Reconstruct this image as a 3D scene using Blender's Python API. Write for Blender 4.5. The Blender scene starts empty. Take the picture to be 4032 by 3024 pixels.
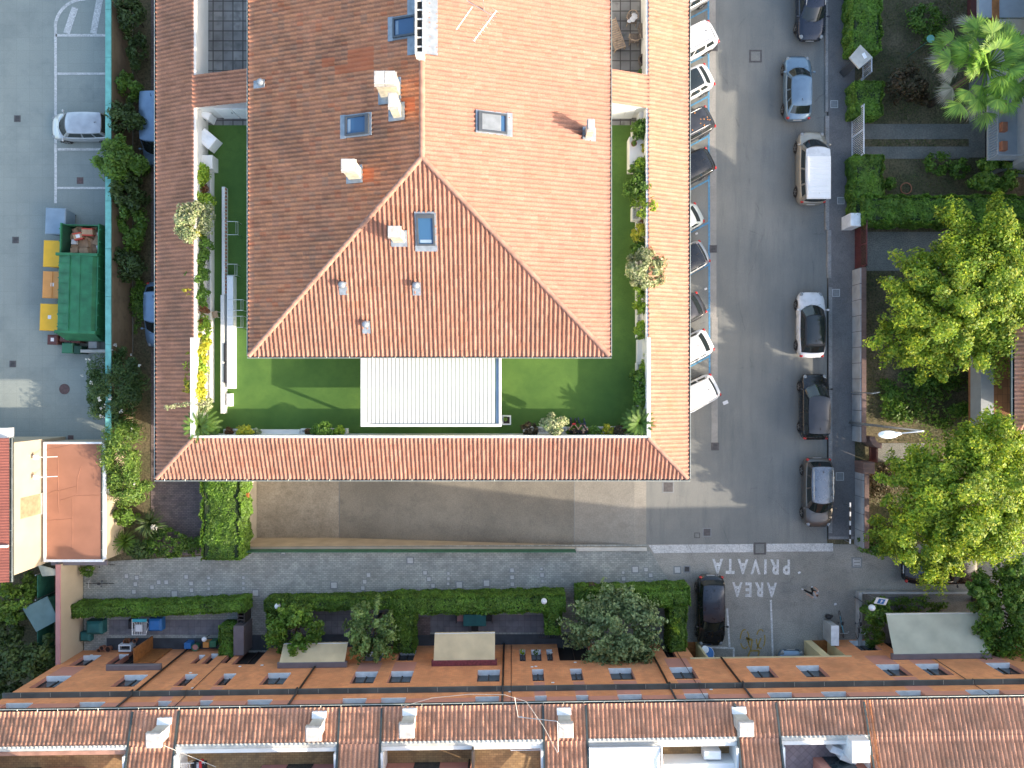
import bpy, bmesh, math, random
import numpy as np
from mathutils import Vector, Matrix
R = math.radians
random.seed(7)
sc = bpy.context.scene

# ------------------------------------------------------------------ camera, sky, sun, exposure
CAM_H = 47.0          # drone height above the street, metres
FPX = 2880.0          # focal length in pixels of a 4032 px wide picture
cd = bpy.data.cameras.new('camera')
cd.sensor_width = 36.0
cd.lens = 36.0 * FPX / 4032.0
cd.clip_start = 0.1
cd.clip_end = 2000
cam = bpy.data.objects.new('camera', cd)
cam.location = (0, 0, CAM_H)
cam.rotation_euler = (0, 0, 0)
sc.collection.objects.link(cam)
sc.camera = cam

SUN_EL, SUN_AZ = R(24.5), R(-21.5)      # low sun from the right, slightly from below in the picture
sdir = Vector((math.cos(SUN_EL)*math.cos(SUN_AZ), math.cos(SUN_EL)*math.sin(SUN_AZ), math.sin(SUN_EL)))
w = bpy.data.worlds.new('World'); sc.world = w; w.use_nodes = True
nt = w.node_tree
bg = nt.nodes['Background']
sky = nt.nodes.new('ShaderNodeTexSky'); sky.sky_type = 'NISHITA'; sky.sun_disc = False
sky.sun_elevation = SUN_EL; sky.sun_rotation = math.atan2(sdir.x, sdir.y)
sky.air_density = 1.2; sky.dust_density = 2.8; sky.ozone_density = 1.0
nt.links.new(sky.outputs[0], bg.inputs[0])
bg.inputs[1].default_value = 0.15
sd = bpy.data.lights.new('sun', 'SUN'); sd.energy = 2.6; sd.angle = R(0.55); sd.color = (1.0, 0.85, 0.69)
sun = bpy.data.objects.new('sun', sd); sun.rotation_euler = sdir.to_track_quat('Z', 'Y').to_euler()
sun.location = (60, -25, 60); sc.collection.objects.link(sun)
sc.view_settings.view_transform = 'Standard'
sc.view_settings.look = 'None'
sc.view_settings.exposure = 1.64
sc.view_settings.gamma = 1.0
sc.view_settings.use_curve_mapping = False

# ------------------------------------------------------------------ measuring helpers
def G(px, py, z=0.0):
    """world x, y of a photo point that lies at height z"""
    k = (CAM_H - z) / FPX
    return ((px - 2016) * k, (1512 - py) * k)
def G3(px, py, z=0.0):
    x, y = G(px, py, z); return (x, y, z)

# ------------------------------------------------------------------ mesh builder
class MB:
    def __init__(s): s.v = []; s.f = []; s.uv = None; s.mi = []; s.cm = 0
    def _add(s, vs, fs):
        b = len(s.v); s.v += [tuple(p) for p in vs]
        s.f += [tuple(b + i for i in f) for f in fs]; s.mi += [s.cm] * len(fs)
        return s
    def box(s, x0, x1, y0, y1, z0, z1, M=None):
        p = [(x0,y0,z0),(x1,y0,z0),(x1,y1,z0),(x0,y1,z0),(x0,y0,z1),(x1,y0,z1),(x1,y1,z1),(x0,y1,z1)]
        if M is not None: p = [tuple(M @ Vector(q)) for q in p]
        return s._add(p, [(0,3,2,1),(4,5,6,7),(0,1,5,4),(1,2,6,5),(2,3,7,6),(3,0,4,7)])
    def cbox(s, cx, cy, cz, sx, sy, sz, rz=0, M=None):
        T = Matrix.Translation((cx, cy, cz)) @ Matrix.Rotation(rz, 4, 'Z')
        if M is not None: T = M @ T
        return s.box(-sx/2, sx/2, -sy/2, sy/2, -sz/2, sz/2, T)
    def bbox(s, x0, x1, y0, y1, z0, z1, b=0.02, M=None):
        """box with bevelled upper edges"""
        lv = [(x0,x1,y0,y1,z0),(x0,x1,y0,y1,z1-b),(x0+b,x1-b,y0+b,y1-b,z1)]
        p = []
        for a in lv: p += [(a[0],a[2],a[4]),(a[1],a[2],a[4]),(a[1],a[3],a[4]),(a[0],a[3],a[4])]
        if M is not None: p = [tuple(M @ Vector(q)) for q in p]
        f = [(0,3,2,1),(8,9,10,11)]
        for l in (0,4):
            for i in range(4): f.append((l+i, l+(i+1)%4, l+4+(i+1)%4, l+4+i))
        return s._add(p, f)
    def quad(s, a, b, c, d): return s._add([a,b,c,d], [(0,1,2,3)])
    def poly(s, pts): return s._add(pts, [tuple(range(len(pts)))])
    def prism(s, pts, z0, z1):
        n = len(pts)
        p = [(x,y,z0) for x,y in pts] + [(x,y,z1) for x,y in pts]
        return s._add(p, [tuple(range(n))[::-1], tuple(range(n,2*n))] + [(i,(i+1)%n,n+(i+1)%n,n+i) for i in range(n)])
    def cyl(s, p0, p1, r0, r1=None, n=10, cap=True):
        r1 = r0 if r1 is None else r1
        return s.tube([p0, p1], [r0, r1], n, cap)
    def tube(s, pts, rs, n=8, cap=True):
        pts = [Vector(p) for p in pts]
        if not hasattr(rs, '__len__'): rs = [rs]*len(pts)
        vs = []; prev = None
        for i, p in enumerate(pts):
            d = (pts[min(i+1,len(pts)-1)] - pts[max(i-1,0)])
            if d.length < 1e-9: d = Vector((0,0,1))
            d.normalize()
            ref = prev if prev is not None else (Vector((0,0,1)) if abs(d.z) < .9 else Vector((1,0,0)))
            a = (ref - d*ref.dot(d))
            if a.length < 1e-6: a = d.orthogonal()
            a.normalize(); b = d.cross(a); prev = a
            for k in range(n):
                t = 2*math.pi*k/n
                vs.append(tuple(p + (a*math.cos(t)+b*math.sin(t))*rs[i]))
        fs = []
        for i in range(len(pts)-1):
            for k in range(n):
                fs.append((i*n+k, i*n+(k+1)%n, (i+1)*n+(k+1)%n, (i+1)*n+k))
        if cap:
            fs.append(tuple(range(n))[::-1]); m = (len(pts)-1)*n; fs.append(tuple(range(m, m+n)))
        return s._add(vs, fs)
    def lathe(s, prof, c=(0,0,0), n=16, axis='Z', cap=True):
        vs = []
        for r, z in prof:
            for k in range(n):
                t = 2*math.pi*k/n
                if axis == 'Z': q = (c[0]+r*math.cos(t), c[1]+r*math.sin(t), c[2]+z)
                else: q = (c[0]+r*math.cos(t), c[1]+z, c[2]+r*math.sin(t))
                vs.append(q)
        fs = []
        for i in range(len(prof)-1):
            for k in range(n): fs.append((i*n+k, i*n+(k+1)%n, (i+1)*n+(k+1)%n, (i+1)*n+k))
        if cap: fs.append(tuple(range(n))[::-1]); m = (len(prof)-1)*n; fs.append(tuple(range(m, m+n)))
        return s._add(vs, fs)
    def ball(s, c, rx, ry=None, rz=None, n=14, m=8):
        ry = rx if ry is None else ry; rz = rx if rz is None else rz
        vs = [(c[0],c[1],c[2]-rz)]
        for j in range(1, m):
            a = -math.pi/2 + math.pi*j/m
            for k in range(n):
                t = 2*math.pi*k/n
                vs.append((c[0]+rx*math.cos(a)*math.cos(t), c[1]+ry*math.cos(a)*math.sin(t), c[2]+rz*math.sin(a)))
        vs.append((c[0],c[1],c[2]+rz)); L = len(vs)-1
        fs = [(0, 1+(k+1)%n, 1+k) for k in range(n)]
        for j in range(m-2):
            for k in range(n):
                a = 1+j*n
                fs.append((a+k, a+(k+1)%n, a+n+(k+1)%n, a+n+k))
        a = 1+(m-2)*n
        fs += [(a+k, a+(k+1)%n, L) for k in range(n)]
        return s._add(vs, fs)
    def grid(s, P, closed=False):
        nu = len(P); nv = len(P[0]); vs = [tuple(q) for row in P for q in row]
        fs = []
        for i in range(nu if closed else nu-1):
            for j in range(nv-1):
                a = i*nv+j; b = ((i+1)%nu)*nv+j
                fs.append((a, b, b+1, a+1))
        return s._add(vs, fs)
    def xf(s, M):
        s.v = [tuple(M @ Vector(q)) for q in s.v]; return s

C = sc.collection
def _org(o):
    t = Vector((0,0,0))
    while o is not None: t += o.location; o = o.parent
    return t
def obj(name, mb, mats, parent=None, local=False, smooth=False, kind=None):
    me = bpy.data.meshes.new(name)
    v = mb.v
    if parent is not None and not local:
        t = _org(parent); v = [(a-t.x, b-t.y, c-t.z) for a,b,c in v]
    me.from_pydata(v, [], mb.f)
    if not isinstance(mats, (list, tuple)): mats = [mats]
    for m in mats: me.materials.append(m)
    if len(mats) > 1: me.polygons.foreach_set('material_index', mb.mi)
    if smooth: me.polygons.foreach_set('use_smooth', [True]*len(me.polygons))
    me.update()
    o = bpy.data.objects.new(name, me); C.objects.link(o)
    if parent is not None: o.parent = parent
    if kind: o['kind'] = kind
    return o
def npobj(name, v, f4, mat, parent=None, smooth=False):
    """fast quads-only mesh from numpy arrays, local to the parent"""
    me = bpy.data.meshes.new(name)
    n = len(v); m = len(f4)
    me.vertices.add(n); me.vertices.foreach_set('co', np.asarray(v, dtype=np.float32).ravel())
    me.loops.add(m*4); me.loops.foreach_set('vertex_index', np.asarray(f4, dtype=np.int32).ravel())
    me.polygons.add(m); me.polygons.foreach_set('loop_start', np.arange(0, m*4, 4, dtype=np.int32))
    me.polygons.foreach_set('loop_total', np.full(m, 4, dtype=np.int32))
    if smooth: me.polygons.foreach_set('use_smooth', np.ones(m, dtype=bool))
    me.materials.append(mat); me.update(calc_edges=True)
    o = bpy.data.objects.new(name, me); C.objects.link(o)
    if parent is not None: o.parent = parent
    return o
def tag(o, label, cat, group=None, kind=None):
    if label: o['label'] = label
    if cat: o['category'] = cat
    if group: o['group'] = group
    if kind: o['kind'] = kind
    return o
def thing(name, label, cat, loc=(0,0,0), rz=0, group=None):
    o = bpy.data.objects.new(name, None); C.objects.link(o)
    o.empty_display_size = 0.3
    o.location = loc; o.rotation_euler = (0,0,rz)
    return tag(o, label, cat, group)
def copy_tree(o, parent=None):
    c = o.copy(); C.objects.link(c); c.parent = parent
    for ch in list(o.children): copy_tree(ch, c)
    return c
def struct(name, mb, m, **k): return obj(name, mb, m, kind='structure', **k)
ORD = ['first','second','third','fourth','fifth','sixth','seventh','eighth','ninth','tenth','eleventh','twelfth','thirteenth','fourteenth','fifteenth','sixteenth','seventeenth','eighteenth','nineteenth','twentieth','twenty-first','twenty-second','twenty-third','twenty-fourth','twenty-fifth','twenty-sixth','twenty-seventh','twenty-eighth','twenty-ninth','thirtieth']
for _t in ('thirty','forty','fifty'):
    if _t != 'thirty': ORD.append({'forty':'fortieth','fifty':'fiftieth'}[_t])
    ORD += [_t+'-'+q for q in ORD[:9]]

# ------------------------------------------------------------------ materials
def _mat(name):
    m = bpy.data.materials.new(name); m.use_nodes = True
    n = m.node_tree.nodes; l = m.node_tree.links
    return m, n, l, n['Principled BSDF']
def _n(n, t, **k):
    x = n.new(t)
    for a, b in k.items(): setattr(x, a, b)
    return x
def _ramp(n, stops):
    r = n.new('ShaderNodeValToRGB'); e = r.color_ramp.elements
    while len(e) < len(stops): e.new(0.5)
    for i, (p, c) in enumerate(stops): e[i].position = p; e[i].color = (*c[:3], 1) if hasattr(c, '__len__') else (c,c,c,1)
    return r
def mixc(n, l, a, b, fac, mode='MIX'):
    m = n.new('ShaderNodeMix'); m.data_type = 'RGBA'; m.blend_type = mode
    for k, s in ((6, a), (7, b)):
        if hasattr(s, 'is_linked') or hasattr(s, 'links'): l.new(s, m.inputs[k])
        else: m.inputs[k].default_value = (*s, 1)
    if isinstance(fac, (int, float)): m.inputs[0].default_value = fac
    else: l.new(fac, m.inputs[0])
    return m.outputs[2]
def mathn(n, l, op, a, b=None, c=None):
    m = n.new('ShaderNodeMath'); m.operation = op
    for i, s in enumerate((a, b, c)):
        if s is None: continue
        if isinstance(s, (int, float)): m.inputs[i].default_value = s
        else: l.new(s, m.inputs[i])
    return m.outputs[0]
def bump(n, l, h, bs, strength=0.4, dist=0.02):
    b = n.new('ShaderNodeBump'); b.inputs['Strength'].default_value = strength; b.inputs['Distance'].default_value = dist
    l.new(h, b.inputs['Height']); l.new(b.outputs[0], bs.inputs['Normal'])
def plain(name, col, rough=0.6, metal=0.0, var=0.12, scale=3.0, bmp=0.0, coat=0.0, detail=4):
    m, n, l, b = _mat(name)
    b.inputs['Roughness'].default_value = rough; b.inputs['Metallic'].default_value = metal
    b.inputs['Coat Weight'].default_value = coat
    tc = _n(n, 'ShaderNodeTexCoord'); no = _n(n, 'ShaderNodeTexNoise'); no.inputs['Scale'].default_value = scale; no.inputs['Detail'].default_value = detail
    l.new(tc.outputs['Object'], no.inputs['Vector'])
    lo = tuple(c*(1-var) for c in col); hi = tuple(min(1, c*(1+var)) for c in col)
    r = _ramp(n, [(0.3, lo), (0.7, hi)]); l.new(no.outputs['Fac'], r.inputs[0]); l.new(r.outputs[0], b.inputs['Base Color'])
    if bmp:
        n2 = _n(n, 'ShaderNodeTexNoise'); n2.inputs['Scale'].default_value = scale*8; l.new(tc.outputs['Object'], n2.inputs['Vector'])
        bump(n, l, n2.outputs['Fac'], b, bmp, 0.02)
    return m
def ground_mat(name, c1, c2, stain, big=0.12, fine=18.0, rough=0.9, crack=0.0, joints=None, speck=0.25, streak=False):
    """weathered asphalt, concrete or soil: big patches, stains, fine grain, optional cracks and slab joints"""
    m, n, l, b = _mat(name); b.inputs['Roughness'].default_value = rough
    tc = _n(n, 'ShaderNodeTexCoord'); O = tc.outputs['Object']
    n1 = _n(n, 'ShaderNodeTexNoise'); n1.inputs['Scale'].default_value = big; n1.inputs['Detail'].default_value = 6; n1.inputs['Roughness'].default_value = .6; l.new(O, n1.inputs['Vector'])
    r1 = _ramp(n, [(0.35, c1), (0.65, c2)]); l.new(n1.outputs['Fac'], r1.inputs[0])
    n2 = _n(n, 'ShaderNodeTexNoise'); n2.inputs['Scale'].default_value = big*5; n2.inputs['Detail'].default_value = 8; n2.inputs['Roughness'].default_value = .7
    if streak:
        mp = _n(n, 'ShaderNodeMapping'); mp.inputs['Scale'].default_value = (2.2, 0.25, 1); l.new(O, mp.inputs['Vector']); l.new(mp.outputs[0], n2.inputs['Vector'])
    else: l.new(O, n2.inputs['Vector'])
    r2 = _ramp(n, [(0.48, 0.0), (0.75, 1.0)]); l.new(n2.outputs['Fac'], r2.inputs[0])
    col = mixc(n, l, r1.outputs[0], stain, mathn(n, l, 'MULTIPLY', r2.outputs[0], 0.7))
    n3 = _n(n, 'ShaderNodeTexNoise'); n3.inputs['Scale'].default_value = fine; n3.inputs['Detail'].default_value = 3; l.new(O, n3.inputs['Vector'])
    r3 = _ramp(n, [(0.3, 1-speck), (0.7, 1+speck*0.6)]); l.new(n3.outputs['Fac'], r3.inputs[0])
    col = mixc(n, l, col, r3.outputs[0], 1.0, 'MULTIPLY')
    if crack:
        vo = _n(n, 'ShaderNodeTexVoronoi'); vo.feature = 'DISTANCE_TO_EDGE'; vo.inputs['Scale'].default_value = crack
        nd = _n(n, 'ShaderNodeTexNoise'); nd.inputs['Scale'].default_value = 0.7; nd.inputs['Detail'].default_value = 6; l.new(O, nd.inputs['Vector'])
        ad = mixc(n, l, O, nd.outputs['Color'], 0.5, 'ADD'); l.new(ad, vo.inputs['Vector'])
        rc = _ramp(n, [(0.0, 0.72), (0.004, 1.0)]); l.new(vo.outputs['Distance'], rc.inputs[0])
        ms = _ramp(n, [(0.5, 0.0), (0.55, 1.0)]); l.new(n2.outputs['Fac'], ms.inputs[0])
        ck = mixc(n, l, (1,1,1), rc.outputs[0], ms.outputs[0])
        col = mixc(n, l, col, ck, 1.0, 'MULTIPLY')
    if joints:
        br = _n(n, 'ShaderNodeTexBrick'); br.offset = 0.0; br.inputs['Scale'].default_value = 1.0
        br.inputs['Brick Width'].default_value = joints[0]; br.inputs['Row Height'].default_value = joints[1]
        br.inputs['Mortar Size'].default_value = joints[2]; br.inputs['Mortar Smooth'].default_value = 0.3
        br.inputs['Color1'].default_value = (1,1,1,1); br.inputs['Color2'].default_value = (.95,.95,.95,1); br.inputs['Mortar'].default_value = (.88,.88,.88,1)
        jm = _n(n, 'ShaderNodeMapping'); jm.inputs['Location'].default_value = (1.3,.6,0); jm.inputs['Scale'].default_value = (joints[3],)*3 if len(joints) > 3 else (1,1,1); l.new(O, jm.inputs['Vector']); l.new(jm.outputs[0], br.inputs['Vector']); col = mixc(n, l, col, br.outputs['Color'], 1.0, 'MULTIPLY')
    l.new(col, b.inputs['Base Color'])
    bump(n, l, n3.outputs['Fac'], b, 0.35, 0.01)
    return m
def brick_mat(name, c1, c2, mortar, bw=0.25, rh=0.07, ms=0.008, rough=0.9, axis='XY', blotch=(0.8,1.15), offset=0.5, rot=0.0, dirt=None):
    m, n, l, b = _mat(name); b.inputs['Roughness'].default_value = rough
    tc = _n(n, 'ShaderNodeTexCoord'); mp = _n(n, 'ShaderNodeMapping'); l.new(tc.outputs['Object'], mp.inputs['Vector'])
    if axis == 'XZ': mp.inputs['Rotation'].default_value = (R(90), 0, 0)
    elif axis == 'YZ': mp.inputs['Rotation'].default_value = (R(90), 0, R(90))
    else: mp.inputs['Rotation'].default_value = (0, 0, rot)
    br = _n(n, 'ShaderNodeTexBrick'); br.offset = offset; br.inputs['Scale'].default_value = 1
    br.inputs['Brick Width'].default_value = bw; br.inputs['Row Height'].default_value = rh; br.inputs['Mortar Size'].default_value = ms
    for k, c in (('Color1', c1), ('Color2', c2), ('Mortar', mortar)): br.inputs[k].default_value = (*c, 1)
    l.new(mp.outputs[0], br.inputs['Vector'])
    no = _n(n, 'ShaderNodeTexNoise'); no.inputs['Scale'].default_value = 0.6; no.inputs['Detail'].default_value = 6; l.new(tc.outputs['Object'], no.inputs['Vector'])
    r = _ramp(n, [(0.3, blotch[0]), (0.7, blotch[1])]); l.new(no.outputs['Fac'], r.inputs[0])
    col = mixc(n, l, br.outputs['Color'], r.outputs[0], 1.0, 'MULTIPLY')
    if dirt:
        n4 = _n(n, 'ShaderNodeTexNoise'); n4.inputs['Scale'].default_value = 2.0; n4.inputs['Detail'].default_value = 7; l.new(tc.outputs['Object'], n4.inputs['Vector'])
        r4 = _ramp(n, [(0.5, 0.0), (0.72, 0.8)]); l.new(n4.outputs['Fac'], r4.inputs[0])
        col = mixc(n, l, col, dirt, r4.outputs[0])
    l.new(col, b.inputs['Base Color'])
    bump(n, l, br.outputs['Fac'], b, -0.3, 0.01)
    return m
def tile_mat(name, cols, dirt, dirt_amt=0.5, new=None, pan=0.35):
    """clay roof tiles: one random clay tone per tile (uv counts tiles), lichen and soot blotches"""
    m, n, l, b = _mat(name); b.inputs['Roughness'].default_value = 0.85
    uv = _n(n, 'ShaderNodeUVMap'); uv.uv_map = 'UVMap'
    fl = _n(n, 'ShaderNodeVectorMath'); fl.operation = 'FLOOR'; l.new(uv.outputs[0], fl.inputs[0])
    wn = _n(n, 'ShaderNodeTexWhiteNoise'); wn.noise_dimensions = '2D'; l.new(fl.outputs[0], wn.inputs['Vector'])
    k = len(cols); r = _ramp(n, [(i/(k-1), c) for i, c in enumerate(cols)]); l.new(wn.outputs['Value'], r.inputs[0])
    tc = _n(n, 'ShaderNodeTexCoord')
    n2 = _n(n, 'ShaderNodeTexNoise'); n2.inputs['Scale'].default_value = 0.35; n2.inputs['Detail'].default_value = 7; n2.inputs['Roughness'].default_value = 0.65; l.new(tc.outputs['Object'], n2.inputs['Vector'])
    a = mathn(n, l, 'ADD', n2.outputs['Fac'], mathn(n, l, 'MULTIPLY', mathn(n, l, 'SUBTRACT', wn.outputs['Value'], 0.5), 0.12))
    r2 = _ramp(n, [(0.50, 0.0), (0.70, dirt_amt)]); l.new(a, r2.inputs[0])
    col = mixc(n, l, r.outputs[0], dirt, r2.outputs[0])
    n3 = _n(n, 'ShaderNodeTexNoise'); n3.inputs['Scale'].default_value = 14; n3.inputs['Detail'].default_value = 5; l.new(tc.outputs['Object'], n3.inputs['Vector'])
    r3 = _ramp(n, [(0.3, 0.78), (0.7, 1.12)]); l.new(n3.outputs['Fac'], r3.inputs[0])
    col = mixc(n, l, col, r3.outputs[0], 1.0, 'MULTIPLY')
    n5 = _n(n, 'ShaderNodeTexNoise'); n5.inputs['Scale'].default_value = 5.5; n5.inputs['Detail'].default_value = 4; l.new(tc.outputs['Object'], n5.inputs['Vector'])
    r5 = _ramp(n, [(0.70, 0.0), (0.78, 0.35)]); l.new(n5.outputs['Fac'], r5.inputs[0])
    col = mixc(n, l, col, (0.42,0.38,0.33), r5.outputs[0])
    # the channels between the raised barrels are mixed darker, unevenly
    spx = _n(n, 'ShaderNodeSeparateXYZ'); l.new(uv.outputs[0], spx.inputs[0]); fr = mathn(n, l, 'FRACT', spx.outputs[0])
    inpan = mathn(n, l, 'MAXIMUM', mathn(n, l, 'GREATER_THAN', fr, 0.60), mathn(n, l, 'LESS_THAN', fr, 0.06))
    rp = _ramp(n, [(0.3, 0.45), (0.6, 1.0)]); l.new(n2.outputs['Fac'], rp.inputs[0])
    col = mixc(n, l, col, (0.07,0.05,0.045), mathn(n, l, 'MULTIPLY', mathn(n, l, 'MULTIPLY', inpan, rp.outputs[0]), pan))
    if new:   # a patch of newer tiles, counted in tiles
        sp = _n(n, 'ShaderNodeSeparateXYZ'); l.new(fl.outputs[0], sp.inputs[0])
        tot = None
        for (u0,u1,v0,v1) in new:
            q = None
            for s_, lo, hi in ((sp.outputs[0],u0,u1),(sp.outputs[1],v0,v1)):
                g = mathn(n,l,'MULTIPLY', mathn(n,l,'GREATER_THAN', s_, lo-0.5), mathn(n,l,'LESS_THAN', s_, hi+0.5))
                q = g if q is None else mathn(n,l,'MULTIPLY', q, g)
            tot = q if tot is None else mathn(n,l,'MAXIMUM', tot, q)
        col = mixc(n, l, col, (0.62,0.17,0.07), mathn(n,l,'MULTIPLY', tot, 0.75))
    l.new(col, b.inputs['Base Color'])
    return m
def leaf_mat(name, cols, rough=0.55, trans=0.35):
    m, n, l, b = _mat(name); b.inputs['Roughness'].default_value = rough
    g = _n(n, 'ShaderNodeNewGeometry'); k = len(cols)
    r = _ramp(n, [(i/(k-1), c) for i, c in enumerate(cols)]); l.new(g.outputs['Random Per Island'], r.inputs[0])
    tc = _n(n, 'ShaderNodeTexCoord'); no = _n(n, 'ShaderNodeTexNoise'); no.inputs['Scale'].default_value = 1.1; no.inputs['Detail'].default_value = 3; l.new(tc.outputs['Object'], no.inputs['Vector'])
    rr = _ramp(n, [(0.35, 0.7), (0.65, 1.25)]); l.new(no.outputs['Fac'], rr.inputs[0])
    col = mixc(n, l, r.outputs[0], rr.outputs[0], 1.0, 'MULTIPLY')
    l.new(col, b.inputs['Base Color'])
    if trans:
        t = _n(n, 'ShaderNodeBsdfTranslucent'); l.new(col, t.inputs[0])
        mx = _n(n, 'ShaderNodeMixShader'); mx.inputs[0].default_value = trans
        l.new(b.outputs[0], mx.inputs[1]); l.new(t.outputs[0], mx.inputs[2])
        l.new(mx.outputs[0], n['Material Output'].inputs['Surface'])
    return m
def glass_mat(name, col=(0.03,0.045,0.055), rough=0.06):
    m, n, l, b = _mat(name); b.inputs['Base Color'].default_value = (*col, 1); b.inputs['Roughness'].default_value = rough
    b.inputs['IOR'].default_value = 1.5; b.inputs['Specular IOR Level'].default_value = 0.8
    return m
def paint_mat(name, col, metal=0.3, rough=0.28):
    m, n, l, b = _mat(name); b.inputs['Metallic'].default_value = metal
    b.inputs['Roughness'].default_value = rough; b.inputs['Coat Weight'].default_value = 0.6; b.inputs['Coat Roughness'].default_value = 0.06
    tc = _n(n, 'ShaderNodeTexCoord'); no = _n(n, 'ShaderNodeTexNoise'); no.inputs['Scale'].default_value = 2.5; no.inputs['Detail'].default_value = 5; l.new(tc.outputs['Object'], no.inputs['Vector'])
    r = _ramp(n, [(0.35, tuple(c*.9 for c in col)), (0.65, tuple(min(1, c*1.06) for c in col))]); l.new(no.outputs['Fac'], r.inputs[0])
    l.new(r.outputs[0], b.inputs['Base Color'])
    r2 = _ramp(n, [(0.4, rough), (0.7, rough+.15)]); l.new(no.outputs['Fac'], r2.inputs[0]); l.new(r2.outputs[0], b.inputs['Roughness'])
    return m
# ------------------------------------------------------------------ material library
M = {}
M['ground'] = ground_mat('soil_and_grass', (0.088,0.087,0.040), (0.175,0.137,0.081), (0.052,0.071,0.030), big=0.35, fine=9, speck=0.5)
M['asphalt'] = ground_mat('street_asphalt', (0.155,0.167,0.163), (0.241,0.243,0.222), (0.118,0.132,0.134), big=0.14, fine=22, crack=0.16, speck=0.26, streak=True)
M['parking'] = ground_mat('parking_concrete', (0.225,0.259,0.246), (0.287,0.320,0.292), (0.171,0.203,0.199), big=0.09, fine=20, joints=(0.825,0.816,0.017), speck=0.15)
M['ramp'] = ground_mat('ramp_concrete', (0.217,0.203,0.167), (0.297,0.275,0.225), (0.160,0.152,0.131), big=0.2, fine=14, speck=0.18)
M['ramp_pale'] = ground_mat('ramp_pale_concrete', (0.300,0.269,0.213), (0.400,0.362,0.294), (0.188,0.175,0.138), big=0.5, fine=12, speck=0.2)
M['ramp_mid'] = ground_mat('ramp_mid_concrete', (0.260,0.247,0.208), (0.325,0.305,0.260), (0.208,0.195,0.169), big=0.3, fine=12, speck=0.18)
M['pavement'] = ground_mat('pavement_asphalt', (0.133,0.132,0.134), (0.196,0.187,0.178), (0.109,0.108,0.108), big=0.3, fine=20, speck=0.25)
M['kerb'] = ground_mat('kerb_stone', (0.24,0.24,0.23), (0.32,0.31,0.30), (0.16,0.165,0.165), big=0.8, fine=14, joints=(50,1.0,0.03), speck=0.2)
M['gutterstrip'] = ground_mat('gutter_strip_concrete', (0.26,0.255,0.235), (0.34,0.325,0.295), (0.2,0.2,0.19), big=0.4, fine=14, joints=(50,0.95,0.02), speck=0.15)
M['pavers'] = brick_mat('lane_pavers', (0.290,0.308,0.284), (0.404,0.413,0.374), (0.177,0.185,0.173), bw=0.24, rh=0.12, ms=0.010, rot=R(0), blotch=(0.72,1.15), dirt=(0.194,0.201,0.187))
M['pathpavers'] = brick_mat('brown_path_pavers', (0.143,0.111,0.111), (0.208,0.163,0.150), (0.078,0.065,0.065), bw=0.22, rh=0.11, ms=0.01, dirt=(0.078,0.072,0.065))
M['patio'] = brick_mat('patio_tiles', (0.163,0.163,0.182), (0.215,0.208,0.221), (0.104,0.104,0.111), bw=0.4, rh=0.4, ms=0.008, offset=0.0, dirt=(0.104,0.111,0.117))
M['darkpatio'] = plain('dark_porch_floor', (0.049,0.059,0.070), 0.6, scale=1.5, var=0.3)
M['terrtile'] = brick_mat('terrace_slabs', (0.19,0.19,0.185), (0.27,0.265,0.25), (0.07,0.065,0.06), bw=0.55, rh=0.55, ms=0.03, offset=0.0, blotch=(0.6,1.2), dirt=(0.10,0.10,0.095))
M['tanfloor'] = brick_mat('tan_terrace_tiles', (0.300,0.187,0.084), (0.406,0.263,0.122), (0.180,0.120,0.064), bw=0.25, rh=0.12, ms=0.008, dirt=(0.180,0.120,0.064))
M['lilacfloor'] = brick_mat('lilac_terrace_tiles', (0.30,0.24,0.25), (0.38,0.31,0.31), (0.18,0.14,0.14), bw=0.3, rh=0.3, ms=0.01, offset=0, rot=R(45), dirt=(0.2,0.16,0.16))
M['gravelpath'] = ground_mat('grey_garden_gravel', (0.185,0.193,0.176), (0.269,0.266,0.228), (0.151,0.153,0.140), big=0.5, fine=16, speck=0.45)
M['flagstone'] = ground_mat('flagstone_path', (0.153,0.163,0.150), (0.233,0.223,0.195), (0.108,0.111,0.105), big=0.5, fine=10, crack=2.0, speck=0.3)
M['whitepaint'] = ground_mat('worn_white_road_paint', (0.50,0.51,0.50), (0.62,0.62,0.60), (0.20,0.205,0.205), big=0.9, fine=12, speck=0.3)
M['whitepaint2'] = ground_mat('faded_white_road_paint', (0.546,0.559,0.546), (0.702,0.702,0.689), (0.286,0.293,0.293), big=0.9, fine=10, speck=0.35)
M['bluepaint'] = ground_mat('blue_road_paint', (0.07,0.24,0.42), (0.12,0.32,0.50), (0.14,0.19,0.22), big=1.2, fine=10, speck=0.3)
M['yellowpaint'] = ground_mat('worn_yellow_road_paint', (0.34,0.23,0.04), (0.40,0.29,0.08), (0.17,0.15,0.11), big=2.0, fine=10, speck=0.3)
M['tile_main_w'] = tile_mat('main_roof_clay_tiles_west_lightened', [(0.602,0.245,0.130),(0.746,0.302,0.152),(0.653,0.268,0.143),(0.811,0.324,0.156),(0.602,0.279,0.162),(0.746,0.245,0.112)], (0.196,0.112,0.072), 0.4, new=[(43,47,16,19),(44,45,12,13),(46,47,14,15),(69,71,18,19),(55,57,23,25)], pan=.45)  # light put into the colour: clay lightened where the sun only grazes
M['tile_main_e'] = tile_mat('main_roof_clay_tiles_east_darkened', [(0.259,0.133,0.101),(0.312,0.161,0.121),(0.276,0.145,0.108),(0.330,0.178,0.137),(0.295,0.141,0.101)], (0.21, 0.13, 0.095), 0.6, pan=0.12)  # same clay darkened in the colour to tone down the full sun
M['tile_hip'] = tile_mat('hip_roof_clay_tiles', [(0.364,0.171,0.117),(0.437,0.204,0.140),(0.395,0.185,0.126),(0.458,0.223,0.158),(0.416,0.180,0.113)], (0.22, 0.14, 0.105), 0.5, pan=0.5)
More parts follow.
